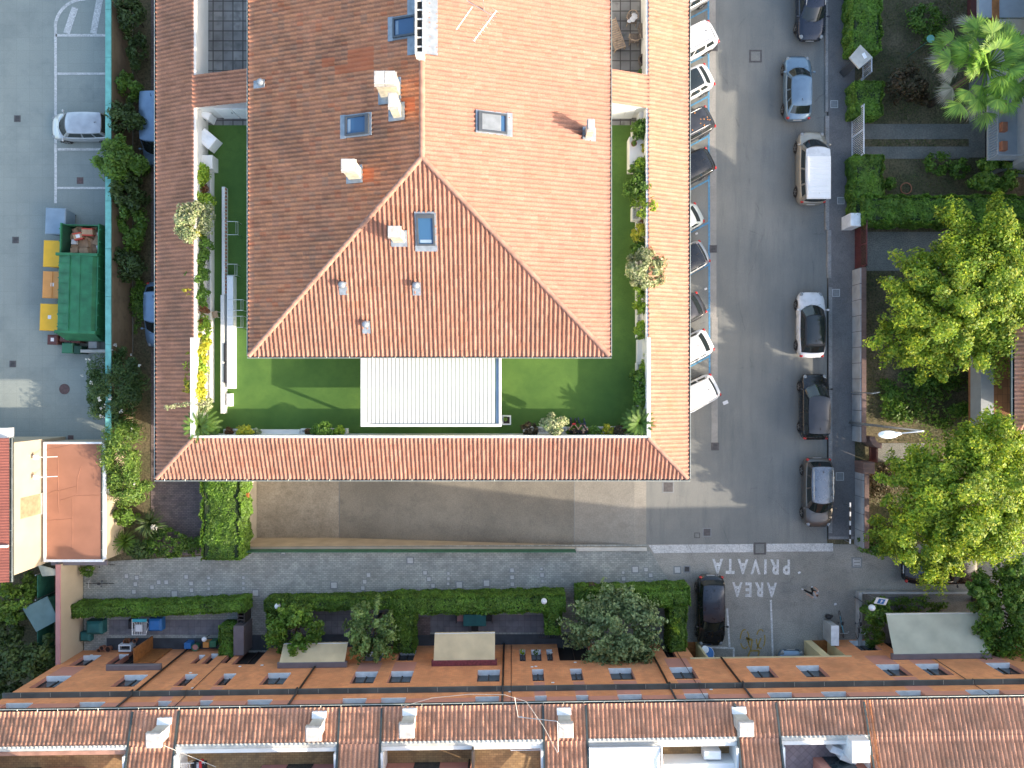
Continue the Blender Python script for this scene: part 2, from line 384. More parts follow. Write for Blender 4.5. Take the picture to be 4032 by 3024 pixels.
M['tile_ring_w'] = tile_mat('ring_roof_clay_tiles_west_lightened', [(0.513,0.219,0.129),(0.607,0.260,0.150),(0.549,0.240,0.142),(0.653,0.280,0.159)], (0.233,0.130,0.087), 0.45, pan=.4)  # ring clay with light painted in, paler on this dim west side
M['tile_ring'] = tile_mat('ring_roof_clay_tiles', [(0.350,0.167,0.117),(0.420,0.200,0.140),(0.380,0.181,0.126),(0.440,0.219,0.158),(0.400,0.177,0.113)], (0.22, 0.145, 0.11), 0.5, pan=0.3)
M['tile_row'] = tile_mat('row_house_clay_tiles', [(0.583,0.275,0.170),(0.670,0.330,0.207),(0.616,0.295,0.184),(0.713,0.360,0.230)], (0.356,0.200,0.138), 0.4, pan=.4)
M['tile_new'] = tile_mat('newer_orange_clay_tiles', [(0.62,0.22,0.09),(0.66,0.27,0.12),(0.60,0.20,0.085)], (0.4,0.17,0.09), 0.3)
M['clay'] = plain('clay_ridge_tile', (0.360,0.198,0.142), 0.85, var=0.25, scale=2.5, bmp=.3)
M['clayred'] = plain('deep_red_sheet_roof', (0.224,0.077,0.059), 0.7, var=0.15, scale=1.5)
M['white'] = plain('white_render', (0.72,0.71,0.67), 0.8, var=0.06, scale=1.2)
M['whitemetal'] = plain('white_painted_metal', (0.80,0.80,0.79), 0.35, var=0.03, scale=1)
M['offwhite'] = plain('weathered_white_render', (0.484,0.475,0.430), 0.85, var=0.18, scale=2.0, bmp=.3)
M['cream'] = plain('cream_render', (0.481,0.401,0.291), 0.85, var=0.07, scale=0.8)
M['creamdark'] = plain('stained_cream_render', (0.46,0.42,0.34), 0.9, var=0.15, scale=1.0)
M['portico'] = plain('pale_yellow_render', (0.600,0.516,0.300), 0.85, var=0.1, scale=1.5)
M['chimney'] = plain('weathered_chimney_render', (0.55,0.50,0.38), 0.9, var=0.25, scale=4.0, bmp=.4)
M['chimneytop'] = plain('grey_chimney_cap', (0.46,0.44,0.41), 0.9, var=0.2, scale=6.0, bmp=.4)
M['brick'] = brick_mat('orange_brick_facade', (0.745,0.280,0.118), (0.850,0.355,0.150), (0.596,0.288,0.150), bw=0.25, rh=0.07, ms=0.008, axis='XZ', dirt=(0.559,0.237,0.114))
M['pink'] = plain('pink_render', (0.572,0.259,0.193), 0.85, var=0.07, scale=1.0)
M['pinkdark'] = plain('dusty_pink_render', (0.483,0.231,0.209), 0.85, var=0.1, scale=1.0)
M['ledge'] = plain('dark_green_grey_ledge', (0.081,0.094,0.091), 0.6, var=0.3, scale=1.2)
M['gutter'] = plain('dark_grey_green_gutter', (0.05,0.065,0.065), 0.45, metal=0.2, var=0.25, scale=2)
M['gutterrim'] = plain('pale_gutter_rim', (0.42,0.46,0.42), 0.4, metal=0.3, var=0.15, scale=2)
M['pipe'] = plain('brown_downpipe', (0.045,0.036,0.032), 0.5, var=0.2, scale=2)
M['sill'] = plain('pale_stone_sill', (0.770,0.798,0.812), 0.7, var=0.12, scale=3)
M['glass'] = glass_mat('window_glass')
M['skyglass'] = glass_mat('skylight_glass', (0.035,0.10,0.20), 0.05)
M['carglass'] = glass_mat('car_glass', (0.018,0.024,0.024), 0.05)
M['dark'] = plain('dark_interior_and_shade', (0.012,0.012,0.013), 0.8, var=0.2)
M['lead'] = plain('lead_flashing', (0.28,0.32,0.36), 0.5, metal=0.4, var=0.2, scale=4, bmp=.3)
M['darkmetal'] = plain('dark_grey_metal', (0.10,0.11,0.12), 0.4, metal=0.5, var=0.1)
M['steel'] = plain('galvanised_steel', (0.42,0.43,0.42), 0.4, metal=0.7, var=0.15)
M['aluminium'] = plain('pale_aluminium', (0.60,0.60,0.58), 0.35, metal=0.7, var=0.1)
M['teal'] = plain('teal_painted_cap', (0.17,0.46,0.40), 0.7, var=0.18, scale=2.5)
M['greenfence'] = plain('green_fence_mesh', (0.03,0.14,0.09), 0.7, var=0.25, scale=3)
M['tanbrick'] = brick_mat('tan_block_wall', (0.245,0.18,0.11), (0.29,0.215,0.14), (0.20,0.15,0.10), bw=0.4, rh=0.2, ms=0.01, axis='YZ', dirt=(0.17,0.125,0.08))
M['redbrick'] = brick_mat('red_brick_coping', (0.165,0.098,0.081), (0.210,0.128,0.104), (0.135,0.119,0.114), bw=0.5, rh=0.08, ms=0.01)
M['panel'] = plain('grey_concrete_panel', (0.36,0.37,0.37), 0.85, var=0.2, scale=1.4, bmp=.2)
M['rust'] = plain('rust_red_membrane', (0.272,0.126,0.080), 0.85, var=0.10, scale=0.9, bmp=.15)
M['skipgreen'] = plain('green_container_paint', (0.025,0.155,0.065), 0.45, var=0.25, scale=2.0)
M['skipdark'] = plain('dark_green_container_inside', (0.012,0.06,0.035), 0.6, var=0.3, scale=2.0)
M['card'] = plain('cardboard', (0.36,0.24,0.145), 0.9, var=0.2, scale=4)
M['paper'] = plain('white_paper', (0.68,0.68,0.68), 0.8, var=0.05)
M['redtape'] = plain('red_print', (0.45,0.05,0.03), 0.7)
M['yellow'] = plain('yellow_plastic', (0.72,0.40,0.02), 0.5, var=0.08, scale=2)
M['orange'] = plain('orange_plastic', (0.62,0.27,0.07), 0.5, var=0.1, scale=2)
M['orangedk'] = plain('deep_orange_plastic', (0.58,0.17,0.03), 0.5, var=0.1, scale=2)
M['bluegrey'] = plain('blue_grey_plastic', (0.20,0.28,0.36), 0.5, var=0.1, scale=2)
M['brownbin'] = plain('brown_plastic', (0.10,0.035,0.03), 0.5, var=0.1, scale=2)
M['greenbin'] = plain('green_plastic', (0.04,0.17,0.09), 0.5, var=0.1, scale=2)
M['blue'] = plain('blue_plastic', (0.03,0.16,0.42), 0.5, var=0.1, scale=2)
M['cyan'] = plain('turquoise_cloth', (0.06,0.42,0.50), 0.7, var=0.1, scale=2)
M['tealcloth'] = plain('dark_teal_cover', (0.02,0.12,0.12), 0.7, var=0.2, scale=2)
M['tyre'] = plain('tyre_rubber', (0.015,0.015,0.016), 0.8, var=0.2)
M['rim'] = plain('alloy_rim', (0.42,0.42,0.42), 0.35, metal=0.8, var=0.1)
M['headlight'] = glass_mat('headlight_glass', (0.22,0.24,0.25), 0.12)
M['taillight'] = glass_mat('taillight_glass', (0.45,0.02,0.02), 0.15)
M['blackplastic'] = plain('black_plastic', (0.02,0.02,0.022), 0.5, var=0.1)
M['iron'] = plain('cast_iron_cover', (0.09,0.085,0.085), 0.6, metal=0.3, var=0.25, scale=6, bmp=.4)
M['rustiron'] = plain('rusty_iron_cover', (0.12,0.075,0.07), 0.7, metal=0.2, var=0.25, scale=6, bmp=.4)
M['cover'] = plain('pale_concrete_cover', (0.435,0.441,0.432), 0.85, var=0.12, scale=4)
M['coverframe'] = plain('grey_cover_frame', (0.21,0.225,0.23), 0.85, var=0.12, scale=4)
M['turf'] = ground_mat('artificial_turf', (0.054,0.128,0.019), (0.083,0.168,0.027), (0.044,0.109,0.015), big=0.5, fine=30, speck=0.45)
M['gravel'] = ground_mat('white_planter_gravel', (0.45,0.44,0.42), (0.6,0.59,0.56), (0.25,0.24,0.23), big=2, fine=22, speck=0.6)
M['soil'] = plain('planter_soil', (0.035,0.022,0.018), 0.95, var=0.4, scale=8)
M['awning'] = plain('cream_awning_fabric', (0.652,0.527,0.323), 0.85, var=0.12, scale=1.2)
M['awninggrey'] = plain('pale_grey_awning_fabric', (0.484,0.490,0.380), 0.85, var=0.12, scale=1.0)
M['cassette'] = plain('grey_purple_awning_case', (0.16,0.14,0.15), 0.5, var=0.1)
M['cassettered'] = plain('peeling_dark_red_case', (0.18,0.04,0.05), 0.6, var=0.4, scale=8)
M['wood'] = plain('weathered_teak', (0.33,0.24,0.16), 0.7, var=0.3, scale=6)
M['orangewood'] = plain('orange_brown_wood', (0.30,0.12,0.035), 0.6, var=0.3, scale=5)
M['wicker'] = plain('brown_rattan', (0.15,0.115,0.085), 0.8, var=0.4, scale=14)
M['terracotta'] = plain('terracotta_pot', (0.36,0.15,0.085), 0.85, var=0.2, scale=4)
M['gatered'] = plain('dark_red_gate_paint', (0.11,0.035,0.035), 0.5, var=0.15)
M['gatewhite'] = plain('white_gate_paint', (0.60,0.64,0.70), 0.5, var=0.1)
M['fenceblack'] = plain('black_railing', (0.02,0.02,0.022), 0.5)
M['globe'] = plain('milky_lamp_globe', (0.80,0.82,0.84), 0.35, var=0.02)
M['skin'] = plain('skin', (0.46,0.26,0.18), 0.6, var=0.06, scale=5)
M['hair'] = plain('dark_brown_hair', (0.05,0.028,0.016), 0.7, var=0.3, scale=30)
M['greyhair'] = plain('short_greying_hair', (0.22,0.17,0.13), 0.7, var=0.3, scale=30)
M['blackcloth'] = plain('black_cloth', (0.012,0.012,0.014), 0.9)
M['greycloth'] = plain('light_grey_cloth', (0.34,0.35,0.38), 0.9)
M['jeans'] = plain('dark_blue_jeans', (0.022,0.035,0.06), 0.9)
M['redcloth'] = plain('red_cloth', (0.45,0.03,0.03), 0.9)
M['shoe'] = plain('white_shoe', (0.75,0.75,0.75), 0.6)
M['darkshoe'] = plain('dark_shoe', (0.05,0.06,0.09), 0.6)
M['yellowcloth'] = plain('yellow_cloth', (0.55,0.36,0.03), 0.8)
M['bark'] = plain('tree_bark', (0.10,0.075,0.05), 0.95, var=0.35, scale=5, bmp=.6)
M['cableM'] = plain('pale_cable', (0.5,0.47,0.42), 0.5)
M['tealroof'] = plain('weathered_teal_roof', (0.12,0.20,0.20), 0.8, var=0.2, scale=1)
M['bluebalc'] = plain('pale_blue_grey_slab', (0.306,0.344,0.374), 0.7, var=0.06)
M['terrafloor'] = brick_mat('orange_balcony_tiles', (0.24,0.115,0.05), (0.30,0.145,0.065), (0.17,0.08,0.04), bw=0.3, rh=0.5, ms=0.012, offset=0)
M['housewall'] = plain('pale_house_wall', (0.5,0.47,0.40), 0.85, var=0.06)
M['corrugated'] = plain('cream_corrugated_sheet', (0.42,0.42,0.33), 0.6, var=0.15)
# leaves
M['lf_dark'] = leaf_mat('dark_conifer_leaves', [(0.031,0.060,0.016),(0.060,0.106,0.022),(0.095,0.143,0.033)], trans=0.25)
M['lf_mid'] = leaf_mat('mid_green_leaves', [(0.078,0.166,0.020),(0.130,0.256,0.031),(0.192,0.331,0.039)])
M['lf_hedge'] = leaf_mat('hedge_leaves', [(0.079,0.177,0.020),(0.140,0.278,0.031),(0.200,0.354,0.045)])
M['lf_hedgedk'] = leaf_mat('dark_hedge_leaves', [(0.066,0.147,0.020),(0.120,0.233,0.029),(0.191,0.322,0.039)])
M['lf_lime'] = leaf_mat('lime_leaves', [(0.172,0.316,0.028),(0.306,0.458,0.039),(0.459,0.568,0.056)], trans=0.42)
M['lf_yellow'] = leaf_mat('yellow_leaves', [(0.42,0.40,0.03),(0.60,0.54,0.03),(0.30,0.40,0.05),(0.68,0.60,0.06)], trans=0.4)
M['lf_cream'] = leaf_mat('cream_variegated_leaves', [(0.16,0.24,0.08),(0.40,0.44,0.20),(0.56,0.54,0.32),(0.20,0.30,0.10)], trans=0.3)
M['lf_ginkgo'] = leaf_mat('yellow_green_tree_leaves', [(0.137,0.248,0.024),(0.233,0.364,0.031),(0.370,0.480,0.039),(0.544,0.562,0.045)], trans=0.42)
M['lf_olive'] = leaf_mat('olive_grey_leaves', [(0.131,0.201,0.077),(0.222,0.309,0.120),(0.341,0.426,0.188)], trans=0.25)
M['lf_silver'] = leaf_mat('pale_olive_leaves', [(0.109,0.202,0.046),(0.186,0.295,0.078),(0.264,0.357,0.124)], trans=0.3)
M['lf_oleander'] = leaf_mat('oleander_leaves', [(0.069,0.150,0.024),(0.130,0.241,0.033),(0.226,0.331,0.050)], trans=0.3)
M['lf_oleanderdk'] = leaf_mat('dark_oleander_leaves', [(0.038,0.082,0.022),(0.069,0.135,0.031),(0.122,0.196,0.045)], trans=0.25)
M['lf_rust'] = leaf_mat('rusty_brown_leaves', [(0.16,0.06,0.025),(0.26,0.10,0.04),(0.10,0.08,0.03)], trans=0.3)
M['lf_brown'] = leaf_mat('dry_brown_leaves', [(0.07,0.045,0.02),(0.11,0.07,0.03),(0.05,0.055,0.022)], trans=0.25)
M['lf_palm'] = leaf_mat('palm_leaves', [(0.112,0.248,0.036),(0.197,0.373,0.049),(0.309,0.475,0.060)], trans=0.35)
M['lf_palmold'] = leaf_mat('old_palm_leaves', [(0.217,0.202,0.139),(0.341,0.326,0.264),(0.155,0.186,0.093)], trans=0.25)
M['lf_cycad'] = leaf_mat('cycad_leaves', [(0.063,0.134,0.018),(0.105,0.206,0.028),(0.167,0.269,0.038)], trans=0.2)
M['petal'] = leaf_mat('white_petals', [(0.7,0.7,0.62),(0.78,0.76,0.68)], trans=0.3)
M['petalred'] = leaf_mat('red_petals', [(0.5,0.04,0.05),(0.6,0.10,0.10)], trans=0.3)
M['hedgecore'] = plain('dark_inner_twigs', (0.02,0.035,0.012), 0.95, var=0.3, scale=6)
M['private'] = ground_mat('private_area_asphalt', (0.240,0.236,0.209), (0.348,0.336,0.297), (0.156,0.159,0.149), big=0.22, fine=16, crack=0.16, speck=0.3)
M['louvre'] = plain('white_louvre_metal', (0.56,0.56,0.555), 0.45, var=0.04, scale=1)
M['grassM'] = leaf_mat('garden_grass_blades', [(0.056,0.098,0.023),(0.098,0.154,0.033),(0.154,0.168,0.052),(0.168,0.126,0.052)], trans=0.25)
# ------------------------------------------------------------------ vegetation helpers
def leaf_quads(P, N, size, rng, aspect=0.5, jit=0.6, up=0.25):
    """one rhombic leaf per point, facing roughly along N"""
    n = len(P)
    N = N + rng.normal(0, jit, (n,3)); N[:,2] += up
    N /= np.linalg.norm(N, axis=1)[:,None] + 1e-9
    A = np.cross(N, rng.normal(0,1,(n,3))); A /= np.linalg.norm(A, axis=1)[:,None] + 1e-9
    B = np.cross(N, A)
    s = size*(0.6 + 0.8*rng.random(n))[:,None]
    V = np.empty((n,4,3))
    V[:,0] = P - A*s; V[:,1] = P - B*s*aspect; V[:,2] = P + A*s; V[:,3] = P + B*s*aspect
    V[:,1] += N*s*0.12; V[:,3] += N*s*0.12
    return V.reshape(-1,3), np.arange(n*4).reshape(-1,4)
def crown_pts(c, r, n, rng, clumps=40, shell=0.55, cl=0.30, stretch=1.0):
    """leaf points gathered in clumps spread through an ellipsoid, more of them near its surface"""
    D = rng.normal(0,1,(clumps,3)); D[:,2] = np.where(D[:,2] < -0.2, -D[:,2]*0.4, D[:,2]); D /= np.linalg.norm(D, axis=1)[:,None]
    rad = shell + (1-shell)*rng.random(clumps)**0.6
    rad *= 0.86 + 0.28*rng.random(clumps)
    CC = D*rad[:,None]
    k = rng.integers(0, clumps, n)
    crad = cl*(0.6 + 0.8*rng.random(clumps))
    d = rng.normal(0,1,(n,3)); d /= np.linalg.norm(d, axis=1)[:,None]
    d *= (rng.random(n)**0.45)[:,None]*crad[k][:,None]
    if stretch > 1:   # sprays that reach outward along their bough
        ax = D[k]; along = (d*ax).sum(1)[:,None]*ax; d = (d-along)*0.72 + along*stretch
    P = CC[k] + d
    Nn = d/ (np.linalg.norm(d, axis=1)[:,None]+1e-9)*0.7 + CC[k]*0.5
    P = P*np.array(r)
    return P + np.array(c), Nn
def foliage(name, c, r, n, size, mat, parent, seed=0, clumps=40, shell=0.55, cl=0.30, aspect=0.5, up=0.25):
    rng = np.random.default_rng(seed)
    P, Nn = crown_pts(c, r, n, rng, clumps, shell, cl)
    z0 = 0.03
    P[:,2] = np.maximum(P[:,2], z0)
    V, F = leaf_quads(P, Nn, size, rng, aspect, up=up)
    return npobj(name, V, F, mat, parent)
_seed = [100]
def sd_(): _seed[0] += 1; return _seed[0]
def shrub(name, label, cat, px, py, z0, rpx, h, mat, n=None, size=0.09, group=None, rypx=None, clumps=26, aspect=0.5, stem=True, shell=.5, cl=.34, ztop=None, up=0.25):
    """a bush whose crown shows centred at px, py with half-width rpx"""
    zc = z0 + h*0.6
    x, y = G(px, py, zc); k = (CAM_H-zc)/FPX
    rx = rpx*k; ry = (rypx or rpx)*k
    t = thing(name, label, cat, (x,y,z0), 0, group)
    n = n or int(620*rx*ry*max(0.7,h)/ (size/0.09)**2 * 2.2) + 120
    foliage('foliage', (0,0,h*0.56), (rx*.92, ry*.92, h*0.5), n, size, mat, t, sd_(), clumps, shell, cl, aspect, up)
    if stem:
        b = MB()
        for i in range(4):
            a = i*1.6+px; b.tube([(0,0,0),(math.cos(a)*rx*.2,math.sin(a)*ry*.2,h*.3),(math.cos(a)*rx*.5,math.sin(a)*ry*.5,h*.7)], [.03,.022,.008], 5)
        obj('stem', b, M['bark'], t, local=True)
    return t
def tree(name, label, px, py, z0, rpx, H, mat, crown_h, n, size, rypx=None, clumps=70, base=None, cat='tree', shell=.5, cl=.24, trunk_r=.16, group=None, extra=()):
    """crown shows at px, py when its middle is at height zc"""
    zc = z0 + H - crown_h*0.5
    x, y = G(px, py, zc); k = (CAM_H-zc)/FPX
    bx, by = (x, y) if base is None else base
    t = thing(name, label, cat, (bx,by,z0), 0, group)
    ox, oy = x-bx, y-by
    rx, ry = rpx*k, (rypx or rpx)*k
    rng = np.random.default_rng(sd_())
    allP = []; allN = []
    P, Nn = crown_pts((ox,oy,zc-z0), (rx,ry,crown_h/2), n, rng, clumps, shell, cl, 1.7); allP.append(P); allN.append(Nn)
    for (ex, ey, er, ez, en) in extra:      # outlying limbs of the crown: photo point, px radius, height
        qx, qy = G(ex, ey, ez); kk = (CAM_H-ez)/FPX
        P, Nn = crown_pts((qx-bx, qy-by, ez-z0), (er*kk, er*kk, er*kk*.7), en, rng, 26, .4, .32, 1.6); allP.append(P); allN.append(Nn)
    P = np.concatenate(allP); Nn = np.concatenate(allN)
    V, F = leaf_quads(P, Nn, size, rng, 0.55)
    npobj('crown', V, F, mat, t)
    b = MB()
    h1 = H - crown_h*0.75
    b.tube([(0,0,-.05),(ox*.15,oy*.15,h1*.5),(ox*.5,oy*.5,h1),(ox*.9,oy*.9,H*.78)], [trunk_r*1.25,trunk_r,trunk_r*.8,trunk_r*.3], 9)
    for i in range(7):
        a = i*2.4; e = (ox+math.cos(a)*rx*.72, oy+math.sin(a)*ry*.72, H-crown_h*.5+ (i%3-1)*crown_h*.15)
        b.tube([(ox*.45,oy*.45,h1*.92),((ox*.5+e[0])/2,(oy*.5+e[1])/2,(h1+e[2])/2+.15),e], [trunk_r*.5,trunk_r*.3,trunk_r*.1], 6)
    obj('trunk', b, M['bark'], t, local=True, smooth=True)
    return t
def hedge(name, label, pts, wpx, h, mat, z0=0.0, size=0.075, dens=680, group=None, ends=None, z_from=0.0, seed=None):
    """clipped hedge along photo points (top surface), width in px"""
    zt = z0+h
    P = [Vector(G3(a, b, zt)) for a, b in pts]; wd = wpx*(CAM_H-zt)/FPX
    c0 = P[0]
    t = thing(name, label, 'hedge', (c0.x, c0.y, z0), 0, group)
    rng = np.random.default_rng(seed or sd_())
    pts_all = []; nn = []
    core = MB()
    for a, b in zip(P[:-1], P[1:]):
        d = b-a; d.z = 0; L = d.length; d.normalize(); s = Vector((-d.y, d.x, 0))
        o = a - Vector((c0.x, c0.y, z0))
        Mx = Matrix(((d.x, s.x, 0, a.x-c0.x),(d.y, s.y, 0, a.y-c0.y),(0,0,1,0),(0,0,0,1)))
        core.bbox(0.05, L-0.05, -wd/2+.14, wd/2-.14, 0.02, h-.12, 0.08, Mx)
        L0, L1 = -wd*.25, L+wd*.25
        if len(P) == 2: L0, L1 = 0, L
        n_top = int((L1-L0)*wd*dens); n_side = int((L1-L0)*h*dens*.6)
        u = L0+(L1-L0)*rng.random(n_top); v = (rng.random(n_top)-.5)*wd
        wob = 0.07*np.sin(u*2.1+c0.x)+0.05*np.sin(u*5.3)+0.03*np.sin(v*9+u*3)
        edge = 1-np.abs(v/(wd/2))**6*0.25
        zz = (h-0.04)*edge + wob*0.6 - rng.random(n_top)**2*.14
        loc = np.stack([u, v*(1+0.07*np.sin(u*3.7)+0.05*np.sin(u*8.1+1)), zz], 1); nrm = np.stack([np.zeros(n_top), v/wd*.8, np.ones(n_top)], 1)
        for side in (-1,1):
            us = L0+(L1-L0)*rng.random(n_side); zs = h*rng.random(n_side)
            loc = np.concatenate([loc, np.stack([us, side*(wd/2-rng.random(n_side)**2*.12)*(1+0.07*np.sin(us*3.7)+0.05*np.sin(us*8.1+1)), zs],1)])
            nrm = np.concatenate([nrm, np.tile([0,side,0.2],(n_side,1))])
        for ue, sg in ((L0,-1),(L1,1)):
            ne = int(wd*h*dens*.6); loc = np.concatenate([loc, np.stack([ue-sg*rng.random(ne)**2*.1, (rng.random(ne)-.5)*wd, h*rng.random(ne)],1)])
            nrm = np.concatenate([nrm, np.tile([sg,0,0.2],(ne,1))])
        W = np.stack([loc[:,0]*d.x+loc[:,1]*s.x+a.x-c0.x, loc[:,0]*d.y+loc[:,1]*s.y+a.y-c0.y, loc[:,2]], 1)
        NN = np.stack([nrm[:,0]*d.x+nrm[:,1]*s.x, nrm[:,0]*d.y+nrm[:,1]*s.y, nrm[:,2]],1)
        pts_all.append(W); nn.append(NN)
    V, F = leaf_quads(np.concatenate(pts_all), np.concatenate(nn), size, rng, 0.55)
    npobj('foliage', V, F, mat, t)
    obj('branches', core, M['hedgecore'], t, local=True)
    return t

# ------------------------------------------------------------------ ground, roads, paved areas (structure)
RX0, RX1, RY0, RY1 = -17.35, 8.63, -10.45, -4.38      # garage ramp opening
def sheet(name, rects, z, m, polys=()):
    b = MB()
    for (x0,x1,y0,y1) in rects: b.quad((x0,y0,z),(x1,y0,z),(x1,y1,z),(x0,y1,z))
    for p in polys: b.poly([(x,y,z) for x,y in p])
    return struct(name, b, m)
F_ = 160
sheet('ground', [(-F_,RX0,-F_,F_),(RX1,F_,-F_,F_),(RX0,RX1,-F_,RY0),(RX0,RX1,RY1,F_)], -0.03, M['ground'])
def PX(x0, x1, y0, y1, z=0.0):
    a = G(x0, y1, z); b = G(x1, y0, z); return (a[0], b[0], a[1], b[1])
sheet('parking_lot', [(-60, -24.35, -3.6, 60)], 0.0, M['parking'])
sheet('street', [(RX1, 20.25, -10.3, 60)], 0.0, M['asphalt'])
sheet('private_area', [], 0.0, M['private'], [[G(2545,2143),(RX1+.0,-10.301),(60,-10.301),(60,-17.2),(10.55,-17.2),G(2660,2330)]])
sheet('portico_floor', [(10.6, 20.6, -24, -17.2)], -0.004, M['private'])
lane = [G(328,2215),G(800,2190),(RX0-.26,RY0-.2),(RX0-.26,RY0-.0),(RX0,RY0),G(2545,2143),G(2660,2330),(10.5,-17.1),(-27.5,-17.9)]
sheet('paved_lane', [], 0.004, M['pavers'], [lane])
sheet('brown_path', [(-23.2, -18.5, -11.0, 60)], 0.0, M['pathpavers'], [[(-18.5,-4.38),(-18.5,-11.0),(-17.36,-10.9),(-17.36,-4.38)]])
sheet('patio', [PX(430,912,2440,2500), PX(1104,1545,2405,2500), PX(1640,2145,2420,2490)], 0.012, M['patio'])
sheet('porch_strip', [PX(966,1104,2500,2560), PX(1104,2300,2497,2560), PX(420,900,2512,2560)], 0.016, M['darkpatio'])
b = MB(); x0,y0 = G(1640,2500); x1,y1 = G(1695,2428); b.quad((x0,y0,.018),(x1,y0,.018),(x1,y1,.018),(x0,y1,.018)); struct('earth_bed', b, M['pathpavers'])
# garage ramp sinking towards the left
rb = MB(); rb.quad((-3.0,RY0,0),(RX1,RY0,0),(RX1,RY1,0),(-3.0,RY1,0)); 
def rz(x): return 0.0 if x > 7.8 else max(-2.7, -2.7*(7.8-x)/(7.8+11.75))
def rstrip(x0,x1,n,m,name):
    b = MB(); P=[]
    for i in range(n+1):
        x = x0+(x1-x0)*i/n; P.append([(x,RY0,rz(x)),(x,RY1,rz(x))])
    b.grid(P); struct(name, b, m)
rstrip(RX0,-11.75,1,M['ramp_pale'],'ramp_bottom'); rstrip(-11.75,4.05,16,M['ramp'],'ramp'); rstrip(4.05,RX1,6,M['ramp_mid'],'ramp_top')
b = MB(); b.box(-11.76,-11.72,RY0+.01,RY1-.01,-2.72,-2.69); b.box(4.03,4.06,RY0+.01,RY1-.01,rz(4.05)-.03,rz(4.05)+.004); b.box(RX0,RX1,RY0-.0,RY1,-3.4,-3.3)
struct('ramp_joint', b, M['coverframe'])
# pavement on the right with its kerb
b = MB()
xk = [(3250,-300),(3250,395),(3250,440)]
def pv(x0,x1,y0,y1,z=.12): a = PX(x0,x1,y0,y1,z); b.box(a[0],a[1],a[2],a[3],-.02,z)
pv(3262,3366,-1700,2123); struct('pavement', b, M['pavement'])
b = MB(); a = PX(3250,3262,-1700,440,.12); b.bbox(a[0],a[1]-.003,a[2],a[3],-.02,.125,.02)
for y0,y1 in ((455,905),(905,1095),(1130,2100)):
    dx = {455:0,905:8,1130:12}[y0]; a = PX(3250+dx,3266+dx,y0,y1,.12); b.bbox(a[0],a[1],a[2],a[3],-.02,.126,.02)
a = PX(3262,3366,2112,2124,.12); b.bbox(a[0],a[1],a[2],a[3],-.02,.127,.02)
struct('kerb', b, M['kerb'])
b = MB(); 
for y0,y1,dx in ((-1700,600,0),(600,1250,3),(1250,1745,8)):
    a = PX(2793+dx,2818+dx,y0,y1); b.box(a[0],a[1],a[2],a[3],-.02,.006+dx*.0005)
struct('gutter_strip', b, M['gutterstrip'])
# painted markings
def strokes(name, segs, m, z=0.008, w=0.13):
    b = MB()
    for s in segs:
        ww = s[4] if len(s) > 4 else w
        p = Vector(G(s[0],s[1])); q = Vector(G(s[2],s[3])); d = (q-p).normalized(); n = Vector((-d.y,d.x))*ww/2
        b.quad(*[(v.x,v.y,z) for v in (p-n,q-n,q+n,p+n)])
    return struct(name, b, m)
arc = []; 
for i in range(9):
    t0 = math.pi - i*math.pi/18; t1 = math.pi-(i+1)*math.pi/18
    arc.append((336+118*math.cos(t0), 108-112*math.sin(t0), 336+118*math.cos(t1), 108-112*math.sin(t1), .2))
strokes('parking_markings', [(219,100,219,800,.17),(219,139,424,139,.16),(226,290,424,290,.14),(226,588,424,588,.15),(226,740,424,740,.13)], M['whitepaint'], .006)
strokes('parking_hatching', arc+[(296,30,262,131,.42),(396,-20,368,132,.42)], M['whitepaint'], .009)
bl = [(2789,-100,2794,1480,.11)]
for (x,y) in ((2790,38),(2790,215),(2790,384),(2791,540),(2791,713),(2791,881),(2792,1046),(2793,1223),(2793,1408)):
    bl.append((x-2,y-4,x-200,y-4+106,.11))
strokes('blue_bay_lines', bl[:1], M['bluepaint'], .008)
strokes('blue_bay_lines', bl[1:], M['bluepaint'], .012)
strokes('white_bay_lines', [(2863,2395,2873,2552,.12),(3035,2362,3045,2640,.12),(2790,2548,2890,2552,.12),(2889,2553,2889,2620,.12)], M['whitepaint2'], .008)
b = MB(); b.poly([(*G(p,q),.007) for p,q in ((2553,2146),(2575,2178),(2725,2176),(2708,2144))]); b.poly([(*G(p,q),.007) for p,q in ((2710,2144),(2727,2176),(2965,2174),(2965,2142))]); b.poly([(*G(p,q),.007) for p,q in ((3018,2141),(3018,2172),(3280,2171),(3280,2139))])
struct('white_entry_band', b, M['whitepaint'])
def text(name, s, px, py, hpx, wpx, m, rot=math.pi, z=.008, kind='structure', parent=None, M3=None, bold=0.012):
    cu = bpy.data.curves.new('t', 'FONT'); cu.body = s; cu.size = 1.0; cu.align_x = 'CENTER'; cu.align_y = 'CENTER'; cu.offset = bold
    o = bpy.data.objects.new('t', cu); C.objects.link(o)
    bpy.context.view_layer.update()
    me = bpy.data.meshes.new_from_object(o.evaluated_get(bpy.context.evaluated_depsgraph_get()))
    bpy.data.objects.remove(o)
    xs = [v.co.x for v in me.vertices]; ys = [v.co.y for v in me.vertices]
    cx, cy = (min(xs)+max(xs))/2, (min(ys)+max(ys))/2; k = CAM_H/FPX
    sx = wpx*k/(max(xs)-min(xs)); sy = hpx*k/(max(ys)-min(ys))
    for v in me.vertices: v.co = ((v.co.x-cx)*sx, (v.co.y-cy)*sy, 0)
    me.materials.clear(); me.materials.append(m)
    o = bpy.data.objects.new(name, me); C.objects.link(o)
    if px is not None:
        o.location = (*G(px,py), z); o.rotation_euler = (0,0,rot)
    if parent: o.parent = parent
    if kind: o['kind'] = kind
    return o
text('road_lettering', 'P R I V A T A', 2957, 2231, 60, 306, M['whitepaint2'], R(180)+R(-.7), bold=.035)
